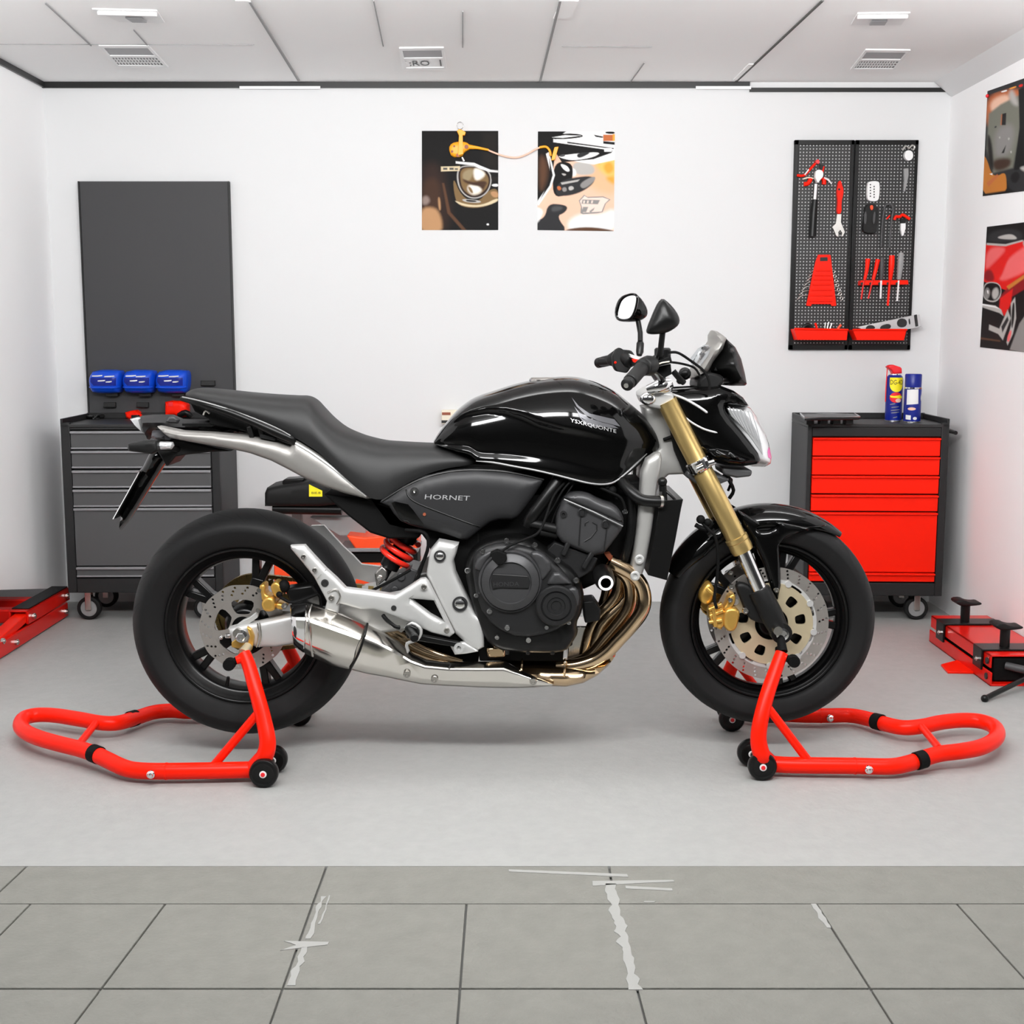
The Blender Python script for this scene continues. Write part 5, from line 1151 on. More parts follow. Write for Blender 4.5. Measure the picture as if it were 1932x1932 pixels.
# on the grey cabinet
p = FL(200, 782, ZW); r = thing('pliers', 'black and silver long nose pliers lying on the grey cabinet', 'pliers', p)
m = MB(); m.tube([FL(162, 781, ZW+.009), FL(185, 784, ZW+.010), FL(205, 780, ZW+.012)], [.008, .010, .008], 12, k=3); m.tube([FL(162, 787, ZW+.008), FL(185, 787, ZW+.010), FL(205, 781, ZW+.012)], [.007, .009, .008], 12, k=3); m.build('handle', 'satin_black', r)
m = MB(); m.tube([FL(203, 781, ZW+.012), FL(222, 778, ZW+.014), FL(236, 771, ZW+.016)], [.008, .006, .003], 12, k=3); m.tube([FL(205, 783, ZW+.012), FL(225, 783, ZW+.012), FL(236, 777, ZW+.014)], [.008, .006, .003], 12, k=3); m.build('jaw', 'badge_silver', r)
p = FL(252, 790, ZW); r = thing('hand_tool', 'red handled tool lying on the grey cabinet in front of the tail', 'tool', p)
m = MB(); y = p.y; m.pillow(P2([(236, 778), (246, 775), (256, 774), (264, 780), (268, 786), (258, 790), (246, 792), (238, 788)], y), y, .014, .02, y+.04, res=.01); m.build('grip', 'red_paint', r)
m = MB(); m.prism(P2([(248, 783), (262, 783), (264, 792), (250, 793)], y-.02), y-.03, y); m.build('collar', 'satin_black', r, bevel=.003)
p = FL(332, 790, ZW); r = thing('clamp_tool', 'boxy red tool on the grey cabinet beneath the seat overhang', 'tool', p)
m = MB(); y = p.y; m.pillow(P2([(312, 758), (322, 756), (346, 757), (354, 764), (354, 786), (340, 788), (330, 783), (312, 786)], y), y, .02, .014, y+.05, res=.012); hb_ = m.build('housing', 'red_paint', r)
m = MB(); m.prism(P2([(318, 759), (326, 759), (326, 766), (318, 766)], y-.02), y-.0225, y-.01); m.build('button', 'cap_red', hb_)
m = MB(); m.tube([W(338, 784, y-.02), W(350, 778, y-.03), W(360, 786, y-.02)], .012, 12, k=3); m.build('knob', 'satin_black', r)

# ================================================================ WALL PANEL WITH BLUE BINS
def wp(u, v, d=0.): return W(u, v, YB-d)
def wpoly(pts, d): return P2(pts, YB-d)
p = wp(296, 780, .02); r = thing('wall_panel', 'large plain dark grey board on the wall above the grey cabinet', 'wall board', p)
x0, x1 = wp(159, 560, .025).x, wp(436, 560, .025).x; z1, z0 = wp(296, 342, .025).z, wp(296, 786, .025).z
m = MB(); m.bb(x0, x1, YB-.025, YB-.001, z0, z1); m.build('board', 'panel_grey', r, bevel=.002)
m = MB(); m.bb(x0-.006, x0, YB-.027, YB-.001, z0, z1); m.build('edge_strip', 'ink', r)
m = MB(); m.bb(x1, x1+.005, YB-.027, YB-.001, z0, z1); m.build('edge_strip', 'ink', r)
for u, v, w_ in ((208, 764, 22), (270, 764, 22), (393, 723, 26)):
    c = wp(u, v, .03); m = MB(); m.box(c, (w_/445, .022, .022)); m.box(c+V((0, -.012, -.008)), (w_/445, .012, .004)); m.build('hook', 'ink', r, bevel=.002)
def bin_(u0, u1, label):
    c = wp((u0+u1)/2, 741, .07); r = thing('storage_bin', label, 'storage bin', c, 'blue storage bins on the dark wall board')
    f = YB-.070; pl_ = [(u0+9, 698), (u1-6, 698), (u1-1, 704), (u1-1, 724), (u1-4, 738), (u1-8, 742), (u0+8, 742), (u0+3, 734), (u0, 722), (u0+1, 710)]
    m = MB(); m.pillow(P2(pl_, f), f, .045, .035, YB-.027, sm=1, res=.012); b = m.build('body', 'blue_plastic', r, smooth=60); bb = bvh_of(b)
    o = decal([(u0+7, 712), (u1-8, 712), (u1-8, 727), (u0+14, 727), (u0+7, 720)], .0012, f, bb, .008); o.build('window', 'blue_deep', b)
    o = MB(); o.tube([drop(W(u, v, f), bb, .001) for u, v in catmull([(u0+4, 730), (u0+20, 731), (u1-14, 731), (u1-4, 730)], 5)], .004, 8); o.build('lip', 'blue_plastic', b)
    rr = random.Random(u0)
    for i, (du, v, w_) in enumerate(((10, 708, 20), (32, 709, 18), (20, 717, 14), (38, 719, 11))):
        du += rr.randint(-2, 2); o = decal([(u0+du, v), (u0+du+w_, v-1), (u0+du+w_, v+1), (u0+du+w_*.6, v+2), (u0+du, v+2)], .002, f, bb, .005); o.build('white_mark', 'lens_white', b)
    m = MB(); c2 = wp((u0+u1)/2+12, 744, .045); m.box(c2, (.05, .03, .016)); m.build('clip', 'ink', r, bevel=.002)
bin_(169, 232, 'blue storage bin at the left end of the row on the dark board')
bin_(232, 294, 'middle blue storage bin of the three on the dark board')
bin_(294, 357, 'blue storage bin at the right end of the row, nearest the seat')
# small cream box on the wall
p = wp(846, 800, .05); r = thing('wall_box', 'small cream box on the back wall just behind the fuel tank', 'box', p)
m = MB(); m.prism(wpoly([(833, 774), (866, 774), (866, 800), (833, 800)], .05), YB-.05, YB-.001); bo = m.build('box', 'cream', r, bevel=.003)
m = MB(); m.prism(wpoly([(834, 778), (850, 778), (850, 783), (834, 783)], .05), YB-.052, YB-.049); m.build('brown_band', 'brown_rust', bo)
m = MB(); m.prism(wpoly([(833, 793), (850, 793), (850, 798), (833, 798)], .05), YB-.052, YB-.049); m.build('dark_band', 'ink', bo)

# ================================================================ POSTERS
import numpy as np
PC = {}
pm_ = bpy.data.materials.new('poster_print'); pm_.use_nodes = True; _b = pm_.node_tree.nodes['Principled BSDF']; _b.inputs['Roughness'].default_value = .5; _b.inputs['Specular IOR Level'].default_value = .12
_a = pm_.node_tree.nodes.new('ShaderNodeAttribute'); _a.attribute_name = 'print'; pm_.node_tree.links.new(_a.outputs['Color'], _b.inputs['Base Color']); MATS['poster_print'] = pm_
def sdist(px, py, poly):
    d = np.full(px.shape, 1e9); c = np.zeros(px.shape, bool); n = len(poly)
    for i in range(n):
        (ax, ay), (bx_, by) = poly[i-1], poly[i]; dx, dy = bx_-ax, by-ay; L = dx*dx+dy*dy+1e-9
        t = np.clip(((px-ax)*dx+(py-ay)*dy)/L, 0, 1); d = np.minimum(d, (px-ax-t*dx)**2+(py-ay-t*dy)**2)
        if by != ay: c ^= ((ay > py) != (by > py)) & (px < (ax-bx_)*(py-by)/(ay-by)+bx_)
    d = np.sqrt(d); return np.where(c, d, -d)
def poster(label, quad, base, shapes, wall='back', step=1.0):
    """a printed sheet on the wall; the picture is a colour attribute of its fine grid"""
    fn = (lambda u, v, d: W(u, v, YB-d)) if wall == 'back' else (lambda u, v, d: XP(u, v, XR-d))
    Q = [fn(u, v, .0022) for u, v in quad]; nx = int(max(abs(quad[1][0]-quad[0][0]), 4)/step); ny = int(abs(quad[3][1]-quad[0][1])/step)
    s_, t_ = np.meshgrid(np.linspace(0, 1, nx+1), np.linspace(0, 1, ny+1)); w_ = [(1-s_)*(1-t_), s_*(1-t_), s_*t_, (1-s_)*t_]
    pos = [sum(w_[k]*Q[k][a] for k in range(4)) for a in range(3)]; U = sum(w_[k]*quad[k][0] for k in range(4)); Vv = sum(w_[k]*quad[k][1] for k in range(4))
    col = np.ones(U.shape+(3,))*np.array(PC[base])
    for sh in shapes:
        poly, cn, sm_ = sh[:3]; soft = sh[3] if len(sh) > 3 else .6
        a = np.clip(sdist(U, Vv, chaikin(poly, sm_+1) if sm_ else poly)/(2*soft)+.5, 0, 1); a = (a*a*(3-2*a))[..., None]
        col = col*(1-a)+np.array(PC[cn])*a
    m = MB(); m.add([V(p) for p in zip(*(q.ravel() for q in pos))], [(r*(nx+1)+c, r*(nx+1)+c+1, (r+1)*(nx+1)+c+1, (r+1)*(nx+1)+c) for r in range(ny) for c in range(nx)])
    ob = m.build('poster', 'poster_print', smooth=0); at = ob.data.color_attributes.new('print', 'FLOAT_COLOR', 'POINT')
    at.data.foreach_set('color', np.concatenate([col.reshape(-1, 3), np.ones((col.size//3, 1))], 1).ravel().astype(np.float32))
    so = ob.modifiers.new('thickness', 'SOLIDIFY'); so.thickness = .0035; nrm = ob.data.polygons[0].normal; so.offset = 1 if (nrm.y if wall == 'back' else nrm.x) > 0 else -1
    return tag(ob, label, 'poster')
for n_, c_ in (('p_dark', '1a1512'), ('p_brown', '5a3c28'), ('p_tan', 'b58a62'), ('p_blur', '8a7870'), ('p_cream', 'd8c7a4'), ('p_bronze', '7d6340'), ('p_glow', 'f6efe2'), ('p_black', '0c0a0a'), ('p_orange', 'f7a33c'), ('p_salmon', 'eec2a8'), ('p_pink', 'f2d8cc'), ('p_white', 'f4f3f2'), ('p_grey', '4a4a4c'), ('p_mid', '8d8a88'), ('p_fire', 'f6c26a'), ('p_red', 'e01812'), ('p_dred', '8c1018'), ('p_rose', 'ee6a6a'), ('p_olive', '77786c'), ('p_teal', '3e5054'), ('p_rust', 'c06a3c'), ('p_jean', 'c47a30'), ('p_lens', '9a8a6a'), ('p_deep', '2c1c16'), ('p_umber', '40291c'), ('p_warm', 'e8b890'), ('p_flame', 'ffd98a'), ('p_ink2', '050505'), ('p_steel', 'b9b6b2'), ('p_slate', '2a2a2c')): PC[n_] = rgb(c_)[:3]
poster('portrait poster of an old car headlamp on black, left of the two above the bike', [(796, 247), (940, 247), (940, 434), (796, 434)], 'p_black',
       [([(790, 320), (822, 300), (846, 350), (852, 440), (790, 440)], 'p_deep', 2, 14), ([(797, 345), (818, 332), (832, 352), (830, 400), (797, 400)], 'p_umber', 1, 8), ([(792, 392), (822, 390), (834, 412), (834, 440), (792, 440)], 'p_tan', 1, 5), ([(796, 372), (806, 368), (812, 378), (806, 386), (797, 386)], 'p_blur', 2, 4), ([(834, 345), (838, 345), (850, 400), (880, 434), (872, 434), (844, 402)], 'p_brown', 0, 1.5), ([(826, 372), (830, 372), (832, 396), (828, 396)], 'p_tan', 1, 2),
        ([(854, 330), (858, 376), (870, 390), (905, 393), (940, 380), (940, 356), (924, 356), (900, 384), (870, 370)], 'p_bronze', 1, 1), ([(854, 376), (880, 386), (910, 387), (940, 372), (940, 380), (908, 391), (872, 389)], 'p_cream', 1, 1), ([(870, 374), (908, 378), (906, 383), (876, 381)], 'p_steel', 1, .8), ([(878, 376), (900, 378), (898, 381), (880, 380)], 'p_dark', 1, .6),
        ([(924, 362), (934, 360), (940, 364), (940, 372), (930, 372)], 'p_tan', 1, 1.5),
        ([(864, 316), (880, 311), (910, 313), (926, 326), (928, 344), (920, 364), (902, 375), (882, 373), (867, 358), (861, 336)], 'p_steel', 2, .8), ([(866, 317), (880, 313), (909, 315), (924, 327), (926, 344), (918, 363), (901, 373), (883, 371), (869, 357), (864, 336)], 'p_deep', 2, .7), ([(869, 320), (882, 315), (906, 318), (920, 329), (923, 344), (915, 360), (898, 369), (884, 367), (872, 355), (868, 336)], 'p_bronze', 2, 1),
        ([(872, 326), (884, 318), (896, 320), (886, 342), (874, 340)], 'p_lens', 1, 3), ([(892, 316), (908, 319), (918, 330), (896, 344)], 'p_glow', 1, 3), ([(880, 354), (892, 344), (910, 354), (906, 364), (890, 368)], 'p_glow', 1, 4), ([(872, 336), (890, 344), (914, 340), (920, 346), (900, 352), (876, 344)], 'p_umber', 1, 2.5), ([(900, 348), (918, 346), (912, 358)], 'p_umber', 0, 3), ([(882, 352), (888, 352), (894, 364), (888, 364)], 'p_bronze', 1, 1.5),
        ([(860, 304), (895, 307), (906, 312), (926, 320), (940, 321), (940, 325), (924, 324), (903, 317), (894, 312), (860, 308)], 'p_white', 0, .7), ([(832, 314), (868, 313), (867, 322), (832, 323)], 'p_cream', 0), ([(836, 316), (844, 316), (844, 320), (836, 320)], 'p_grey', 0), ([(848, 316), (856, 316), (856, 320), (848, 320)], 'p_grey', 0), ([(858, 317), (864, 317), (864, 320), (858, 320)], 'p_grey', 0), ([(928, 347), (940, 346), (940, 352), (928, 351)], 'p_white', 1), ([(918, 422), (922, 421), (923, 425), (918, 425)], 'p_white', 1), ([(926, 332), (940, 334), (940, 342), (928, 342)], 'p_dark', 0), ([(910, 250), (938, 250), (938, 320), (912, 310)], 'p_dark', 0, 8)])
poster('portrait poster of a motorcycle tank and handlebar with orange flames, right of the two', [(1015, 248), (1160, 248), (1158, 436), (1014, 434)], 'p_salmon',
       [([(1080, 300), (1170, 285), (1170, 370), (1120, 360), (1096, 330)], 'p_warm', 1, 10), ([(1118, 304), (1165, 290), (1165, 340), (1140, 330)], 'p_fire', 1, 6), ([(1136, 312), (1152, 302), (1160, 320), (1146, 330)], 'p_orange', 2, 4), ([(1126, 296), (1136, 294), (1130, 312)], 'p_rust', 1, 3), ([(1140, 335), (1160, 330), (1160, 350)], 'p_orange', 1, 5), ([(1078, 306), (1110, 304), (1124, 318), (1118, 330), (1084, 330)], 'p_steel', 1, 3), ([(1074, 316), (1086, 318), (1088, 332), (1072, 332)], 'p_white', 1, 2),
        ([(1010, 244), (1074, 244), (1062, 262), (1046, 300), (1042, 340), (1020, 380), (1010, 388)], 'p_black', 0, 1), ([(1016, 290), (1032, 300), (1034, 336), (1018, 370)], 'p_brown', 1, 7), ([(1072, 245), (1166, 245), (1166, 300), (1120, 310), (1060, 300), (1050, 262)], 'p_white', 0, 1),
        ([(1046, 268), (1156, 283), (1154, 288), (1120, 300), (1060, 306), (1050, 290)], 'p_black', 0), ([(1052, 293), (1136, 285), (1122, 296), (1082, 303), (1058, 298)], 'p_white', 1), ([(1056, 292), (1066, 290), (1066, 295), (1056, 296)], 'p_grey', 1), ([(1090, 288), (1118, 286), (1096, 298), (1088, 296)], 'p_slate', 1, 1), ([(1044, 262), (1160, 277), (1158, 284), (1044, 268)], 'p_white', 0), ([(1070, 267), (1158, 279), (1158, 281), (1070, 270)], 'p_slate', 0), ([(1140, 279), (1154, 279), (1154, 286), (1140, 286)], 'p_white', 0),
        ([(1034, 261), (1062, 251), (1098, 253), (1101, 259), (1062, 263)], 'p_black', 1), ([(1042, 259), (1066, 255), (1096, 256), (1062, 260)], 'p_white', 0), ([(1120, 254), (1140, 258), (1136, 260), (1124, 258)], 'p_black', 0), ([(1138, 254), (1158, 254), (1158, 266), (1138, 266)], 'p_rust', 0), ([(1138, 266), (1160, 268), (1160, 273), (1138, 271)], 'p_black', 0), ([(1156, 253), (1162, 253), (1162, 266), (1156, 266)], 'p_orange', 0), ([(1142, 248), (1160, 248), (1160, 253), (1142, 252)], 'p_black', 1),
        ([(1050, 304), (1078, 306), (1082, 326), (1076, 350), (1070, 368), (1044, 372), (1042, 330)], 'p_black', 1, 1), ([(1056, 308), (1070, 312), (1076, 322), (1070, 324), (1062, 318)], 'p_white', 1, .8), ([(1058, 326), (1070, 328), (1064, 332)], 'p_steel', 1, .7), ([(1054, 340), (1104, 331), (1122, 334), (1120, 346), (1098, 362), (1070, 370), (1046, 368)], 'p_slate', 1, 1.5), ([(1092, 346), (1122, 330), (1124, 340), (1100, 358)], 'p_mid', 1, 1.5), ([(1058, 344), (1094, 338), (1090, 342), (1060, 348)], 'p_steel', 0, .8), ([(1050, 352), (1056, 350), (1060, 356), (1054, 360)], 'p_rust', 1, 1), ([(1072, 352), (1080, 350), (1084, 356), (1074, 360)], 'p_steel', 1, 1), ([(1060, 354), (1068, 352), (1070, 360), (1062, 362)], 'p_mid', 1, 1),
        ([(1030, 290), (1036, 286), (1042, 310), (1047, 330), (1040, 352), (1016, 388), (1012, 382), (1034, 350), (1040, 330)], 'p_white', 0), ([(1036, 296), (1043, 330), (1037, 350), (1018, 378), (1033, 348), (1038, 330)], 'p_black', 0),
        ([(1034, 384), (1060, 385), (1072, 390), (1066, 401), (1050, 408), (1074, 440), (1010, 440), (1012, 416), (1028, 410)], 'p_slate', 1, 1.2), ([(1042, 388), (1062, 389), (1060, 396), (1040, 400)], 'p_grey', 1, 3), ([(1008, 388), (1026, 396), (1020, 412), (1010, 424)], 'p_white', 1, 3), ([(1096, 402), (1130, 406), (1165, 390), (1165, 440), (1076, 440), (1070, 418)], 'p_white', 1, 7), ([(1068, 432), (1110, 427), (1158, 434), (1158, 440), (1068, 440)], 'p_brown', 1, 2),
        ([(1092, 378), (1102, 367), (1108, 371), (1138, 370), (1152, 376), (1143, 384), (1137, 400), (1128, 402), (1100, 404), (1095, 402), (1096, 390)], 'p_mid', 0), ([(1094, 379), (1103, 369), (1109, 373), (1137, 372), (1149, 376), (1141, 384), (1135, 399), (1100, 401), (1098, 390)], 'p_pink', 0), ([(1099, 376), (1132, 377), (1128, 385), (1097, 384)], 'p_mid', 0, 1), ([(1101, 378), (1104, 378), (1103, 383), (1100, 383)], 'p_pink', 0), ([(1108, 378), (1111, 378), (1110, 383), (1107, 383)], 'p_pink', 0), ([(1116, 378), (1119, 378), (1118, 383), (1115, 383)], 'p_pink', 0), ([(1100, 390), (1110, 390), (1106, 400), (1098, 400)], 'p_mid', 0, 1), ([(1112, 398), (1122, 391), (1120, 396), (1114, 401)], 'p_mid', 0, 1)])
poster('portrait poster of a worn metal plate and orange trousers, upper one on the right wall', [(1863, 172), (1960, 138), (1960, 357), (1854, 370)], 'p_black',
       [([(1858, 178), (1960, 140), (1960, 350), (1870, 335), (1858, 300)], 'p_slate', 0, 1), ([(1860, 182), (1908, 166), (1934, 170), (1928, 200), (1890, 240), (1860, 240)], 'p_rust', 1, 6), ([(1868, 190), (1904, 174), (1910, 196), (1872, 216)], 'p_salmon', 1, 5), ([(1866, 214), (1890, 196), (1930, 176), (1926, 250), (1914, 316), (1876, 326), (1862, 280)], 'p_olive', 0, 3), ([(1880, 240), (1918, 230), (1912, 290), (1876, 300)], 'p_mid', 1, 10), ([(1872, 300), (1912, 296), (1908, 316), (1878, 324)], 'p_umber', 1, 5), ([(1862, 250), (1872, 260), (1878, 326), (1866, 310)], 'p_dark', 1, 3), ([(1904, 176), (1914, 166), (1926, 200), (1912, 196)], 'p_steel', 1, 5),
        ([(1893, 214), (1901, 212), (1900, 235), (1892, 235)], 'p_black', 0), ([(1891, 216), (1893, 214), (1892, 235), (1890, 235)], 'p_rust', 0, 1), ([(1892, 288), (1901, 272), (1897, 288)], 'p_black', 0), ([(1904, 260), (1907, 258), (1908, 262), (1905, 264)], 'p_steel', 1), ([(1878, 238), (1882, 236), (1882, 240), (1878, 241)], 'p_slate', 1), ([(1886, 258), (1890, 256), (1889, 262)], 'p_steel', 1), ([(1908, 285), (1912, 283), (1911, 290)], 'p_steel', 1),
        ([(1924, 168), (1960, 155), (1960, 325), (1916, 320), (1926, 240)], 'p_ink2', 0, 1), ([(1852, 290), (1862, 298), (1872, 328), (1884, 332), (1898, 324), (1902, 336), (1902, 366), (1850, 372)], 'p_jean', 1, 1), ([(1862, 345), (1884, 328), (1886, 332), (1866, 352)], 'p_rust', 0, 1.5), ([(1868, 328), (1874, 326), (1874, 330)], 'p_white', 0), ([(1904, 324), (1960, 310), (1960, 362), (1904, 362)], 'p_slate', 1, 2), ([(1910, 328), (1922, 322), (1928, 332), (1920, 346), (1910, 342)], 'p_black', 1, 2), ([(1924, 316), (1940, 312), (1940, 326)], 'p_steel', 1, 3), ([(1854, 366), (1910, 358), (1910, 372), (1850, 376)], 'p_black', 0, 2), ([(1862, 172), (1960, 138), (1960, 146), (1862, 180)], 'p_slate', 0), ([(1890, 172), (1902, 168), (1903, 171), (1892, 174)], 'p_white', 1), ([(1906, 166), (1920, 161), (1920, 164), (1907, 168)], 'p_orange', 1), ([(1924, 160), (1932, 157), (1932, 162), (1925, 164)], 'p_red', 1)], 'right')
poster('portrait poster of a red vintage car front, lower one on the right wall', [(1862, 428), (1960, 416), (1956, 667), (1849, 655)], 'p_black',
       [([(1864, 440), (1900, 430), (1932, 436), (1930, 455), (1866, 458)], 'p_slate', 1, 4), ([(1884, 446), (1910, 440), (1922, 448), (1918, 452), (1886, 450)], 'p_steel', 1, 1.5), ([(1860, 460), (1890, 464), (1960, 448), (1960, 520), (1904, 548), (1876, 538), (1856, 530)], 'p_red', 0, .8), ([(1862, 474), (1880, 464), (1904, 468), (1880, 492), (1858, 512)], 'p_rose', 1, 4), ([(1892, 500), (1926, 470), (1960, 452), (1960, 500), (1900, 530), (1884, 526)], 'p_rose', 1, 4), ([(1884, 500), (1908, 480), (1900, 500), (1890, 526), (1872, 530)], 'p_red', 1, 3), ([(1856, 512), (1872, 506), (1880, 530), (1858, 530)], 'p_dred', 1, 3), ([(1862, 458), (1900, 460), (1932, 452), (1932, 455), (1900, 464), (1862, 462)], 'p_steel', 0, .8), ([(1930, 452), (1960, 440), (1960, 466), (1936, 470)], 'p_steel', 1, 2),
        ([(1888, 560), (1912, 534), (1960, 496), (1960, 530), (1914, 560), (1902, 598), (1888, 584)], 'p_dred', 0, 2), ([(1902, 540), (1960, 500), (1960, 506), (1906, 546)], 'p_jean', 0, 1.5), ([(1890, 562), (1914, 544), (1910, 572), (1898, 596), (1888, 580)], 'p_red', 0, 1.5), ([(1912, 560), (1960, 530), (1960, 660), (1905, 655), (1912, 600)], 'p_ink2', 0, 1.5),
        ([(1856, 536), (1868, 530), (1890, 534), (1893, 556), (1880, 572), (1854, 564)], 'p_steel', 1), ([(1857, 538), (1869, 532), (1889, 536), (1891, 555), (1879, 569), (1856, 562)], 'p_ink2', 1), ([(1858, 546), (1865, 540), (1871, 552), (1864, 566), (1857, 560)], 'p_mid', 2, 2), ([(1874, 546), (1884, 540), (1888, 554), (1880, 566), (1873, 560)], 'p_steel', 2, 2.5), ([(1862, 548), (1866, 546), (1866, 556)], 'p_white', 1, 1), ([(1850, 572), (1880, 576), (1892, 584), (1896, 596), (1888, 590), (1850, 578)], 'p_steel', 0, 1), ([(1852, 572), (1880, 577), (1890, 583), (1880, 580), (1852, 575)], 'p_white', 0, .7),
        ([(1868, 612), (1888, 620), (1904, 584), (1910, 600), (1895, 642), (1886, 630), (1867, 622)], 'p_steel', 0, 1.2), ([(1892, 616), (1904, 596), (1906, 604), (1894, 628)], 'p_slate', 0, 1), ([(1910, 572), (1918, 560), (1920, 600), (1914, 630), (1904, 652), (1902, 646), (1911, 612)], 'p_steel', 0, 1), ([(1912, 575), (1917, 567), (1917, 600), (1911, 628)], 'p_ink2', 1, 1), ([(1902, 640), (1910, 620), (1912, 628), (1906, 648)], 'p_rose', 1, 1), ([(1926, 610), (1960, 560), (1960, 672), (1908, 660)], 'p_mid', 0, 1.5), ([(1850, 636), (1890, 642), (1890, 645), (1850, 640)], 'p_brown', 0, 1)], 'right')
m = MB(); m.ball(XP(1863, 181, XR-.006), .007, 12); tag(m.build('push_pin', 'cap_red'), 'small red push pin at the top corner of the upper right poster', 'push pin')
# orange clamp with its cord, hung on a wall hook in front of the left poster
p = wp(868, 250, .02); r = thing('hanging_clamp', 'orange clamp on a white wire hook with a cord looping to the right poster', 'clamp', p)
m = MB(); m.tube([wp(868+6*math.cos(t), 237+7*math.sin(t), .012) for t in (2*PI*i/14 for i in range(14))], .0014, 8, closed=True); m.build('wire_hook', 'chrome', r)
m = MB(); m.prism(wpoly([(866, 244), (872, 246), (879, 250), (877, 256), (873, 256), (874, 292), (864, 294), (866, 256), (862, 248)], .02), YB-.032, YB-.012); m.build('stem', 'orange_yellow', r, bevel=.002)
m = MB(); m.pillow(wpoly([(846, 280), (852, 270), (866, 267), (880, 268), (888, 275), (888, 281), (876, 287), (872, 296), (852, 297)], .012), YB-.014, .014, .012, YB-.004, sm=1, res=.008); bdy = m.build('body', 'orange_yellow', r)
for u, v, q in ((853, 286, .005), (857, 276, .004), (880, 277, .008), (864, 293, .007)): m = MB(); m.lathe([(0, q), (-.003, q), (-.003, 0)], wp(u, v, .027), n=14); m.build('hole', 'brown_rust', bdy)
m = MB(); m.tube([wp(872, 297, .014), wp(876, 304, .014)], .005, 10); m.build('foot', 'chrome', r)
m = MB(); m.tube([wp(*q, .016) for q in ((884, 277), (902, 279), (922, 283))], [.010, .006, .0045], 10, k=4); m.build('cord_sleeve', 'orange_yellow', r)
m = MB(); m.tube([wp(*q, .014) for q in ((920, 283), (940, 291), (958, 296), (976, 297), (994, 291), (1010, 282), (1022, 277))], .0038, 10, k=5); m.build('cord', 'peach', r)
m = MB(); m.tube([wp(*q, .014) for q in ((1018, 278), (1030, 277), (1037, 284), (1039, 294))], .005, 10, k=4); m.build('cord_end', 'orange_yellow', r)
m = MB(); m.prism(wpoly([(1046, 278), (1054, 277), (1052, 284), (1047, 302), (1040, 303), (1042, 292)], .012), YB-.022, YB-.006); m.build('cord_grip', 'orange_yellow', r, bevel=.002)

# ================================================================ PEGBOARD
def pegmat():
    m = mat('pegboard', (.012, .012, .012), .45); nt = m.node_tree; b = nt.nodes['Principled BSDF']; N = nt.nodes.new
    tc = N('ShaderNodeTexCoord'); sp = N('ShaderNodeSeparateXYZ'); nt.links.new(tc.outputs['Object'], sp.inputs[0]); o = []
    def mth(op, a, v=None):
        n = N('ShaderNodeMath'); n.operation = op; nt.links.new(a, n.inputs[0])
        if v is not None:
            if isinstance(v, float): n.inputs[1].default_value = v
            else: nt.links.new(v, n.inputs[1])
        return n.outputs[0]
    for ax in ('X', 'Z'):
        f = mth('SUBTRACT', mth('FRACT', mth('MULTIPLY', sp.outputs[ax], 1/.0134)), .5); o.append(mth('MULTIPLY', f, f))
    d = mth('LESS_THAN', mth('ADD', o[0], o[1]), .036)
    mx = N('ShaderNodeMix'); mx.data_type = 'RGBA'; mx.inputs[6].default_value = (.012, .012, .012, 1); mx.inputs[7].default_value = (.50, .50, .50, 1)
    nt.links.new(d, mx.inputs[0]); nt.links.new(mx.outputs[2], b.inputs['Base Color'])
pegmat()
PD = .018
def pegboard(u0t, u1t, u0b, u1b, label):
    q = [wp(u0t, 264, PD), wp(u1t, 264, PD), wp(u1b, 660, PD), wp(u0b, 660, PD)]
    x0, x1 = (q[0].x+q[3].x)/2, (q[1].x+q[2].x)/2; z1, z0 = q[0].z, q[2].z
    r = thing('pegboard', label, 'pegboard', V(((x0+x1)/2, YB-.01, z0)), 'black pegboards on the back wall')
    m = MB(); m.bb(x0+.018, x1-.014, YB-PD+.002, YB-.001, z0+.022, z1-.020); m.build('perforated_sheet', 'pegboard', r, smooth=0)
    m = MB(); m.bb(x0, x0+.018, YB-PD, YB-.001, z0, z1); m.bb(x1-.014, x1, YB-PD, YB-.001, z0, z1); m.bb(x0, x1, YB-PD, YB-.001, z1-.020, z1); m.bb(x0, x1, YB-PD, YB-.001, z0, z0+.022); m.build('frame', 'satin_black', r, bevel=.002)
pegboard(1502, 1614.5, 1486, 1597, 'left black pegboard, holding the hammer and the wrench rack')
pegboard(1616, 1737, 1598.5, 1714, 'right black pegboard, holding the screwdriver rack and the level')
def Z4(pts): return [(1470+x/4.39, 240+y/4.39) for x, y in pts]
def plate(name, m_, pts, d, th, parent=None, sm=0, bevel=.001):
    if parent is not None and parent.type == 'EMPTY' and d < .006: th += d+.003; d = -.003
    o = MB(); y = YB-PD-d; o.prism(P2(chaikin(Z4(pts), sm) if sm else Z4(pts), y), y-th, y); return o.build(name, m_, parent, bevel=bevel)
def rod(name, m_, pts, r, d, parent=None, k=3, n=10):
    o = MB(); o.tube([wp(*Z4([q])[0], PD+d) for q in pts], r, n, k=k); return o.build(name, m_, parent)
def ptool(name, label, cat, at, group=None): return thing(name, label, cat, wp(*Z4([at])[0], PD), group)
t = ptool('hammer', 'hammer with white head and long black grip on the left pegboard', 'hammer', (280, 920))
rod('handle', 'satin_black', [(298, 600), (288, 700), (275, 905)], [.012, .014, .015], .022, t); rod('shaft', 'white_plastic', [(305, 470), (295, 600)], .006, .022, t, 1)
plate('head', 'white_plastic', [(290, 370), (310, 358), (340, 362), (355, 385), (350, 420), (330, 440), (310, 470), (298, 450), (285, 420)], .010, .028, t, 1)
def peg(t, at, d): o = MB(); a = wp(*Z4([at])[0], PD-.003); o.tube([a, a+V((0, -.003-d, 0))], .0022, 8); o.build('peg', 'steel', t)
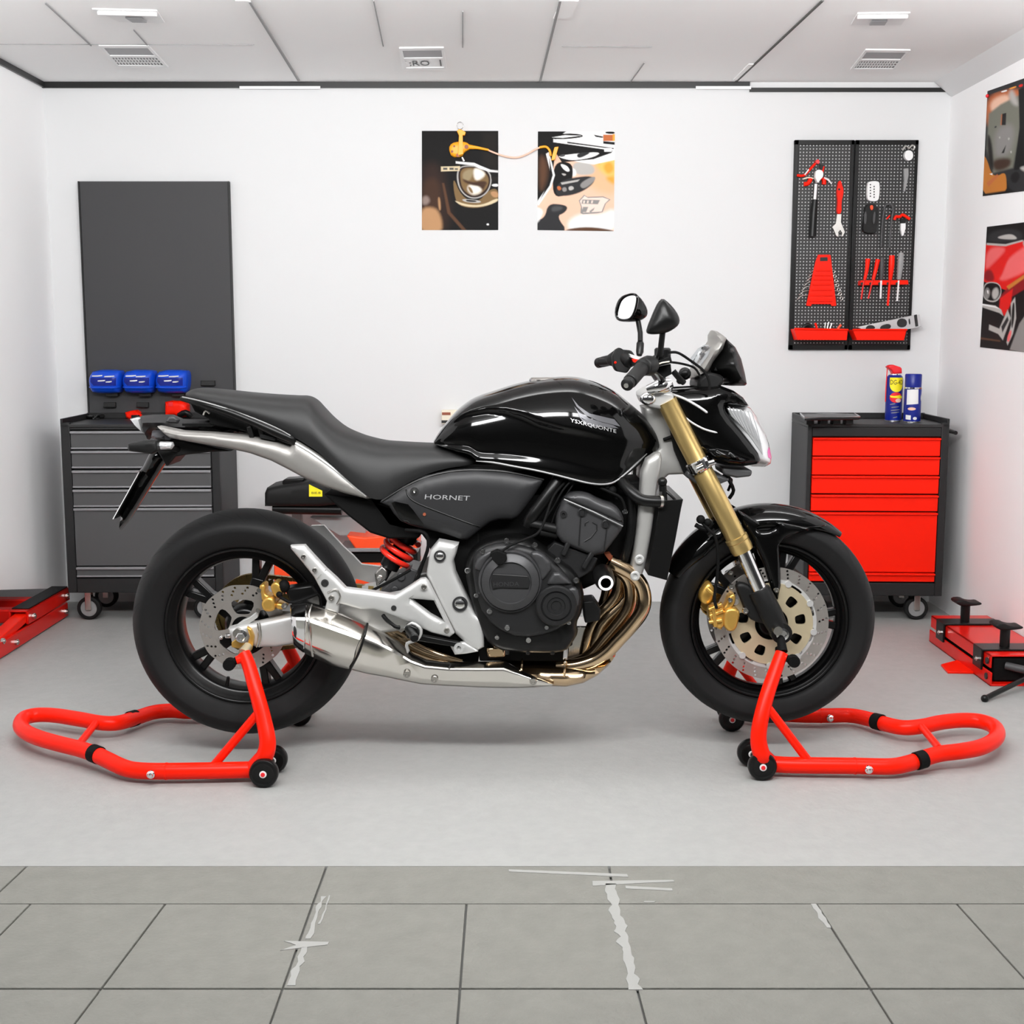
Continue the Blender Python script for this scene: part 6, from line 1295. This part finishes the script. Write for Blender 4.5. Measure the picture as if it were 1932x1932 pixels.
peg(t, (300, 520), .022); peg(t, (283, 760), .022)
t = ptool('pliers', 'red pliers hanging slanted left of the hammer head', 'pliers', (230, 480))
rod('handle', 'red_paint', [(300, 300), (255, 350), (205, 400), (148, 398)], .0055, .008, t); rod('handle', 'red_paint', [(262, 425), (240, 465), (205, 472)], .009, .008, t); rod('spring', 'cream', [(200, 430), (240, 418), (285, 425)], .003, .012, t); plate('jaw', 'cap_red', [(290, 285), (315, 268), (328, 290), (318, 310), (300, 305)], .003, .014, t)
rod('jaw_edge', 'white_plastic', [(245, 350), (212, 395)], .003, .014, t, 1)
peg(t, (300, 302), .012); peg(t, (230, 372), .008)
t = ptool('pliers', 'red pliers hanging right of the hammer head', 'pliers', (380, 480))
rod('handle', 'red_paint', [(366, 325), (358, 360), (352, 400)], .006, .006, t); rod('handle', 'red_paint', [(360, 420), (372, 445), (370, 475)], .009, .006, t); rod('jaw', 'white_plastic', [(372, 420), (405, 435), (435, 472)], [.0035, .004, .002], .012, t); plate('hinge', 'satin_black', [(330, 310), (360, 320), (350, 360), (330, 355)], .002, .012, t)
peg(t, (350, 335), .010)
t = ptool('adjustable_wrench', 'adjustable wrench with red handle and steel jaw on the left pegboard', 'wrench', (490, 910))
hd_ = plate('handle', 'red_paint', [(484, 450), (502, 446), (510, 480), (524, 520), (520, 570), (506, 620), (508, 720), (468, 720), (478, 620), (470, 550), (474, 500)], .004, .014, t, 1)
o = MB(); o.lathe([(0, .0045), (-.001, .0045), (-.001, 0)], wp(*Z4([(497, 515)])[0], PD+.0185), n=14); o.build('hanging_hole', 'ink', hd_)
plate('head', 'steel', [(470, 722), (508, 722), (504, 790), (520, 830), (536, 870), (520, 905), (506, 910), (512, 880), (498, 855), (482, 870), (484, 912), (464, 905), (446, 860), (430, 830), (460, 800)], .004, .012, t)
t = ptool('wrench_rack', 'red stepped plastic rack full of combination wrenches on the left pegboard', 'tool rack', (345, 1480))
plate('panel', 'red_paint', [(322, 1056), (418, 1056), (430, 1130), (436, 1200), (470, 1480), (430, 1480), (428, 1466), (268, 1466), (262, 1482), (222, 1478), (284, 1180), (300, 1110)], .009, .005, t)
for q_ in ([(318, 1060), (334, 1060), (262, 1478), (224, 1478)], [(404, 1060), (420, 1060), (468, 1478), (432, 1478)]): plate('rail', 'drawer_red', q_, .001, .010, t)
o = plate('grip_slot', 'ink', [(340, 1078), (400, 1076), (402, 1108), (338, 1110)], .0142, .001, t)
for i, v in enumerate((1180, 1220, 1256, 1296, 1340, 1385, 1432)): plate('step', 'drawer_red', [(304-i*9, v), (424+i*2.5, v), (426+i*2.5, v+12), (302-i*9, v+12)], .014, .006, t)
for i in range(7):
    v = 1168+i*37; xl, xr = 272-i*18, 450+i*11
    w_ = ptool('combination_wrench', ['smallest wrench, top slot of the red wrench rack', 'wrench in the second slot from the top of the red rack', 'wrench in the third slot from the top of the red rack', 'wrench in the middle slot of the red wrench rack', 'wrench in the third slot from the bottom of the red rack', 'wrench in the second slot from the bottom of the red rack', 'largest wrench, bottom slot of the red wrench rack'][i], 'wrench', ((xl+xr)/2, v+20), 'combination wrenches in the red rack')
    o = MB(); a_, b_ = wp(*Z4([(xl, v+28)])[0], PD+.0055), wp(*Z4([(xr, v+22)])[0], PD+.0055); mid = wp(*Z4([((xl+xr)/2, v)])[0], PD+.0055); n1 = wp(*Z4([(xl+30, v+4)])[0], PD+.0055); n2 = wp(*Z4([(xr-30, v+2)])[0], PD+.0055)
    o.tube([a_, n1, mid, n2, b_], [.0026+.0002*i, .0022, .0022, .0022, .0026+.0002*i], 8, k=3); o.build('shank', 'steel', w_)
    o = MB(); o.tube([b_+V((.006*math.cos(t_), 0, .006*math.sin(t_)-.003)) for t_ in (2*PI*j/10 for j in range(10))], .0022, 8, closed=True); o.build('ring_end', 'steel', w_)
    o = MB(); o.tube([a_+V((-.004, 0, .006)), a_, a_+V((-.009, 0, -.004))], .0026, 8); o.build('jaw', 'steel', w_)
def peg_tray(pts, label):
    q = Z4(pts); t = ptool('parts_tray', label, 'tray', ((pts[0][0]+pts[1][0])/2, pts[2][1]))
    y0, y1 = YB-PD+.003, YB-PD-.075; P = [W(u, v, y1) for u, v in q]; Bk = [V((p.x, y0, p.z)) for p in P]
    m = MB(); n = 4; T = .004
    m.add(P+[p+V((0, T, 0)) for p in P], [(0, 1, 2, 3), (7, 6, 5, 4), (0, 4, 5, 1), (1, 5, 6, 2), (2, 6, 7, 3), (3, 7, 4, 0)])
    for a, b in ((0, 3), (1, 2)):
        s = V((T if a == 0 else -T, 0, 0)); k = [P[a], P[b], Bk[b], Bk[a]]; m.add(k+[x+s for x in k], [(0, 1, 2, 3), (7, 6, 5, 4), (0, 4, 5, 1), (1, 5, 6, 2), (2, 6, 7, 3), (3, 7, 4, 0)])
    k = [P[2], P[3], Bk[3], Bk[2]]; m.add(k+[x+V((0, 0, T)) for x in k], [(0, 1, 2, 3), (7, 6, 5, 4), (0, 4, 5, 1), (1, 5, 6, 2), (2, 6, 7, 3), (3, 7, 4, 0)])
    m.build('shell', 'drawer_red', t, bevel=.002); m = MB(); m.tube([P[0]+V((0, -.002, 0)), P[1]+V((0, -.002, 0))], .004, 8); m.build('rim', 'red_paint', t); return t
peg_tray([(125, 1670), (572, 1678), (562, 1765), (152, 1762)], 'red parts tray at the foot of the left pegboard, small tools sticking out')
peg_tray([(608, 1678), (1058, 1678), (1036, 1766), (645, 1764)], 'red parts tray at the foot of the right pegboard, under the level')
def intray(name, label, cat, m_, pts, r, d=.04, group=None):
    o = MB(); o.tube([wp(*Z4([q])[0], PD+d) for q in pts], r, 8, k=2); tag(o.build(name, m_), label, cat, group)
intray('hex_key', 'bent steel hex key standing leftmost in the left parts tray', 'hex key', 'steel', [(376, 1700), (380, 1640), (384, 1618)], .0022, .03, 'hex keys in the left tray')
intray('hex_key', 'steel hex key standing in the middle of the left parts tray', 'hex key', 'steel', [(396, 1700), (402, 1650), (412, 1612)], .0025, .035, 'hex keys in the left tray')
intray('hex_key', 'steel hex key leaning furthest right in the left parts tray', 'hex key', 'steel', [(415, 1700), (424, 1660), (438, 1622)], .0028, .04, 'hex keys in the left tray')
intray('screwdriver', 'thin red screwdriver leaning left in the left parts tray', 'screwdriver', 'red_paint', [(332, 1752), (308, 1650), (298, 1622)], .0045, .045)
intray('marker', 'red marker leaning right in the left parts tray', 'marker', 'orange', [(470, 1700), (492, 1662), (512, 1636)], .005, .045)
intray('socket', 'black socket tool lying in the left end of the left parts tray', 'socket', 'plastic_black', [(190, 1692), (205, 1655), (240, 1640), (262, 1660)], .010, .04)
t = ptool('spirit_level', 'grey spirit level with black vials resting slanted in the right parts tray', 'spirit level', (900, 1670))
lv = plate('bar', 'badge_silver', [(640, 1655), (1116, 1555), (1150, 1550), (1166, 1648), (1110, 1664), (1050, 1674), (690, 1690)], .030, .022, t, bevel=.002)
for q in ([(715, 1664), (735, 1640), (770, 1638), (796, 1655), (790, 1672), (720, 1675)], [(834, 1662), (850, 1640), (905, 1626), (930, 1645), (915, 1672), (840, 1675)], [(972, 1620), (990, 1588), (1030, 1582), (1060, 1605), (1055, 1645), (1020, 1660), (985, 1652)], [(1070, 1588), (1082, 1584), (1088, 1632), (1076, 1636)]): plate('vial', 'ink', q, .052, .002, lv, 1)
plate('end_cap', 'ink', [(1116, 1556), (1140, 1550), (1152, 1648), (1128, 1652)], .052, .002, lv)
t = ptool('hand_tool', 'black hand tool with white card and orange button on the right pegboard', 'tool', (745, 880))
bd = plate('body', 'plastic_black', [(700, 640), (800, 640), (806, 760), (790, 850), (790, 882), (690, 880), (680, 830), (696, 760)], .004, .022, t, 1)
cd = plate('card', 'white_plastic', [(722, 470), (740, 452), (805, 450), (824, 468), (820, 590), (800, 618), (738, 616), (718, 590)], .004, .012, t, 1)
for i in range(5): plate('card_mark', 'ink', [(752, 470+i*24), (762, 472+i*24), (760, 482+i*24), (750, 480+i*24)], .0162, .0006, cd, bevel=0); plate('card_mark', 'ink', [(782, 486+i*22), (792, 486+i*22), (790, 498+i*22), (781, 496+i*22)], .0162, .0006, cd, bevel=0)
plate('button', 'orange', [(750, 648), (776, 646), (776, 684), (756, 688)], .026, .006, bd, 1)
plate('side_grip', 'dark_grey', [(704, 700), (724, 698), (722, 800), (700, 805)], .026, .004, bd, 1); plate('side_grip', 'dark_grey', [(780, 700), (800, 700), (790, 802), (772, 800)], .026, .004, bd, 1)
t = ptool('pincers', 'dark grey long legged pincers with ring head on the right pegboard', 'pincers', (890, 1000))
rod('leg', 'dark_grey', [(930, 640), (945, 690), (932, 760), (920, 900), (915, 1000)], .005, .012, t); rod('leg', 'dark_grey', [(868, 690), (858, 760), (850, 880), (846, 990)], .005, .012, t); rod('ring', 'dark_grey', [(925, 690), (945, 665), (925, 640), (895, 640), (872, 662), (876, 695)], .005, .012, t); rod('accent', 'red_paint', [(918, 730), (890, 762)], .003, .016, t, 1)
peg(t, (932, 646), .012); peg(t, (866, 700), .012)
t = ptool('spring_clip', 'silver clip with round white disc at the top corner of the right pegboard', 'clip', (1060, 280))
plate('disc', 'white_plastic', [(1034, 205), (1060, 195), (1090, 205), (1100, 240), (1090, 270), (1062, 284), (1036, 270), (1026, 240)], .004, .014, t, 1); rod('spring', 'steel', [(1020, 190), (1050, 155), (1075, 175), (1100, 150), (1122, 165), (1105, 190)], .004, .012, t)
t = ptool('scraper_blade', 'narrow grey steel blade below the silver clip on the right pegboard', 'blade', (1045, 530)); plate('blade', 'caster_grey', [(1026, 345), (1064, 342), (1066, 400), (1052, 470), (1036, 535), (1024, 530), (1030, 440)], .004, .005, t)
t = ptool('pointed_clamp', 'red clamp with pointed silver tip on the right pegboard', 'clamp', (1015, 905))
rod('clamp', 'red_paint', [(955, 768), (966, 740), (1000, 742), (1020, 725), (1050, 740), (1082, 762)], .006, .010, t); plate('tip', 'white_plastic', [(1000, 798), (1038, 796), (1038, 840), (1020, 900), (1010, 904), (998, 850)], .004, .010, t); plate('neck', 'plastic_black', [(998, 760), (1040, 758), (1038, 798), (1000, 800)], .004, .011, t)
peg(t, (1018, 735), .010)
t = ptool('screwdriver_rack', 'red bar shaped screwdriver rack on the right pegboard', 'tool rack', (845, 1312))
rk = plate('bar', 'red_paint', [(652, 1272), (1042, 1270), (1046, 1306), (650, 1312)], .001, .040, t, bevel=.002)
for u in (700, 772, 845, 915, 990): o = MB(); o.lathe([(0, .006), (-.001, .006), (-.001, 0)], wp(*Z4([(u-14, 1296)])[0], PD+.0412), n=12); o.build('hole', 'ink', rk)
def driver(label, hm, tm, hp, hr, tp_, tr_, name='screwdriver', cat='screwdriver'):
    t = ptool(name, label, cat, tp_[-1], 'tools in the screwdriver rack'); rod('handle', hm, hp, hr, .0415, t); rod('blade', tm, tp_, tr_, .0415, t, 2)
driver('red handled T shaped driver leftmost in the screwdriver rack', 'red_paint', 'jack_red', [(735, 1090), (726, 1180), (708, 1265)], [.010, .008, .006], [(704, 1270), (690, 1350), (680, 1425)], .0035)
driver('red handled driver second from the left in the screwdriver rack', 'red_paint', 'jack_red', [(818, 1095), (800, 1180), (778, 1265)], [.010, .008, .007], [(772, 1270), (755, 1350), (738, 1420)], .0035)
driver('dark grey screwdriver with bright blade in the middle of the screwdriver rack', 'dark_grey', 'white_plastic', [(852, 1080), (850, 1180), (845, 1262)], [.010, .0105, .007], [(845, 1270), (842, 1350), (840, 1420)], .0042)
driver('long red screwdriver second from the right in the screwdriver rack', 'red_paint', 'red_paint', [(934, 1062), (930, 1150), (920, 1265)], [.011, .012, .007], [(916, 1270), (908, 1370), (900, 1478)], .0048)
driver('grey screwdriver rightmost in the screwdriver rack', 'caster_grey', 'white_plastic', [(1010, 1040), (1004, 1130), (992, 1262)], [.010, .0125, .008], [(990, 1270), (984, 1360), (977, 1440)], .0036)

# ================================================================ FLOOR MACHINES
# low red lift by the right wall
def hexbolt(parent, p, r, ax, m_='steel', nm='bolt'):
    o = MB(); p = V(p); o.cyl(p, p+V(ax)*.010, r, n=8); o.cyl(p, p+V(ax)*.014, r*.5, n=10); o.build(nm, m_, parent)
A_, B_ = FL(1863, 1295), FL(1757, 1210); x0 = (A_.x+B_.x)/2; y0, y1 = A_.y, B_.y; x1 = XR-.012
r = thing('scissor_lift', 'low red scissor lift with two black posts on the floor by the right wall', 'motorcycle lift', ((x0+x1)/2, (y0+y1)/2, 0))
m = MB(); m.bb(x0, x0+.006, y0, y1, 0, .046); m.bb(x1-.006, x1, y0, y1, 0, .046); m.bb(x0, x1, y0, y1, 0, .006); m.build('base_channel', 'jack_red', r, bevel=.002)
m = MB(); m.bb(x0+.004, x0+.010, y0+.02, y1, .056, .100); m.bb(x1-.010, x1-.004, y0+.02, y1, .056, .100); m.bb(x0+.004, x1-.004, y0+.02, y1, .094, .100); m.build('lift_platform', 'jack_red', r, bevel=.002)
m = MB(); m.bb(x0+.02, x1-.02, y0+.03, y1-.03, .01, .088); m.build('scissor_frame', 'matt_black', r, bevel=.004)
for k, (yy, uu) in enumerate(((y0+.115, 1885), (y1-.13, 1820))):
    m = MB(); m.bb(x0-.004, x1-.012, yy-.045, yy+.045, .100, .107); m.bb(x0-.006, x0+.002, yy-.04, yy+.04, .036, .107); c = m.build('clamp_band', 'satin_black', r, bevel=.002)
    px_ = x0+.085; m = MB(); m.cyl((px_, yy, .105), (px_, yy, .175), .0165, n=20); po = m.build('post', 'satin_black', c)
    m = MB(); m.pillow([(px_-.045, .178), (px_-.043, .190), (px_-.015, .192), (px_, .184), (px_+.022, .180), (px_+.046, .182), (px_+.048, .174), (px_+.02, .170), (px_-.025, .168)], yy-.03, .004, .006, yy+.03, sm=1, res=.008); m.build('post_cradle', 'plastic_black', c)
    hexbolt(c, (x0-.006, yy-.02, .07), .008, (-1, 0, 0))
fpx = [FL(u, v) for u, v in ((1775, 1258), (1832, 1247), (1862, 1270), (1788, 1271))]
m = MB(); q = [(p.x, p.y) for p in (FL(1775, 1257), FL(1788, 1271), FL(1842, 1272), FL(1812, 1247))]; m.prism(q, 0, .008, plane='xy'); m.build('stabiliser_foot', 'red_paint', r, bevel=.002)
for yy, zz in ((y0+.035, .078), (y0+.035, .026)): o = MB(); o.cyl((x0+.001, yy, zz), (x0-.004, yy, zz), .011, n=16); o.build('pivot_bolt', 'ink', r)
m = MB(); a, b = FL(1858, 1318, .010), V((1.72, y0-.01, .05)); m.tube([a, b], .0085, 12); m.ball(a, .0125, 12); m.build('crank_handle', 'satin_black', r)
m = MB(); m.cyl((x0+.06, y0+.03, .062), (x0+.19, y0-.07, .05), .013, n=14); m.build('drive_screw', 'dark_grey', r)
# red lift by the left wall
pa, pb, pc, pd_ = FL(93, 1105, .118), FL(125, 1105, .118), FL(62, 1148, .118), FL(33, 1145, .118)
xn = -1.815; y0, y1 = .35, 1.70; xf = -2.12
r = thing('floor_jack', 'red floor jack with black top pad in the left corner beside the grey cabinet', 'floor jack', (xn-.1, 1.1, 0))
m = MB(); m.bb(xn-.012, xn, y0, y1, .004, .060); m.bb(xn-.075, xn-.063, y0, y1, .004, .060); m.bb(xn-.07, xn-.004, y1-.02, y1, .004, .055); m.build('base_rail', 'jack_red', r, bevel=.003)
m = MB(); m.bb(xn-.012, xn-.001, 1.27, 1.73, .064, .116); m.bb(xn-.078, xn-.068, 1.27, 1.73, .064, .116); m.bb(xn-.078, xn-.001, 1.27, 1.73, .110, .116); ar = m.build('lift_arm', 'jack_red', r, bevel=.003)
m = MB(); m.bb(xn-.074, xn-.008, 1.30, 1.73, .116, .121); m.build('top_pad', 'rubber', r, bevel=.002)
m = MB(); m.beam((xn-.035, 1.33, .092), (xn-.035, .92, .045), .03, .03, .05, up=(1, 0, 0)); m.build('link_arm', 'red_paint', r, bevel=.003)
for q in ((xn, 1.31, .088), (xn-.006, 1.02, .060), (xn, 1.13, .030), (xn, 1.68, .09), (xn, 1.66, .03)): hexbolt(r, q, .011, (1, 0, 0))
for yy in (1.60, 1.40): m = MB(); m.bb(xf, xn-.075, yy-.03, yy+.03, .045, .098); m.build('cross_beam', 'jack_red', r, bevel=.006)
# machine at the back wall, seen past the rear wheel
MX0, MX1 = W(500, 940, 1.72).x, W(645, 940, 1.72).x; zt = W(570, 904, 1.72).z; zm = W(570, 968, 1.72).z
r = thing('workshop_machine', 'black and orange workshop machine with yellow sticker behind the rear wheel', 'machine', ((MX0+MX1)/2, 1.75, 0))
m = MB(); m.pillow(P2([(500, 930), (504, 920), (530, 914), (560, 910), (600, 904), (660, 906), (690, 930), (690, 962), (640, 952), (604, 955), (500, 955)], 1.66), 1.66, .03, .02, 1.86, res=.02); hs = m.build('housing', 'plastic_black', r)
m = MB(); m.prism(P2([(532, 908), (536, 904), (575, 902), (570, 914), (534, 918)], 1.66), 1.66, 1.75); m.build('grip', 'satin_black', hs, bevel=.006)
m = MB(); m.tube([W(515, 960, 1.68), W(645, 962, 1.68)], .021, 16); m.build('cylinder', 'satin_black', r)
m = MB(); m.prism(P2([(583, 914), (608, 926), (608, 937), (583, 937)], 1.628), 1.6285, 1.6315); stk = m.build('sticker', 'yellow', hs, smooth=0)
o = W(588, 932, 1.628); m = MB(); m.text('BIE.B', o, (1, 0, 0), (0, 0, 1), .036, .0085, lift=0); 
m.v = [p_+V((0, -.0005, 0)) for p_ in m.v]; m.build('lettering', 'ink', stk)
m = MB(); m.prism(P2([(585, 975), (690, 975), (690, 1010), (640, 1010)], 1.75), 1.74, 1.80); m.build('back_plate', 'caster_grey', r, bevel=.003)
m = MB(); m.prism(P2([(655, 1008), (690, 1012), (760, 1006), (790, 1003), (790, 1034), (672, 1034)], 1.66), 1.63, 1.80); m.build('tray', 'orange', r, bevel=.006)
m = MB(); m.prism(P2([(640, 1033), (790, 1033), (790, 1040), (645, 1040)], 1.64), 1.62, 1.82); m.build('shelf', 'drawer_lip', r, bevel=.002)
zf = 0.0
m = MB(); x_a, x_b = W(640, 1060, 1.7).x, W(790, 1060, 1.7).x; m.bb(x_a, x_b, 1.64, 1.82, .14, W(700, 1040, 1.64).z); m.build('motor_box', 'matt_black', r, bevel=.008)
m = MB(); x_c = W(520, 1080, 1.66).x; m.bb(x_c, x_b, 1.62, 1.84, 0, W(600, 1063, 1.62).z); m.build('base', 'orange', r, bevel=.008)
m = MB(); m.bb(x_c+.05, x_c+.09, 1.78, 1.82, W(600, 1063, 1.62).z-.01, zm+.02); m.build('mast', 'caster_grey', r, bevel=.003)
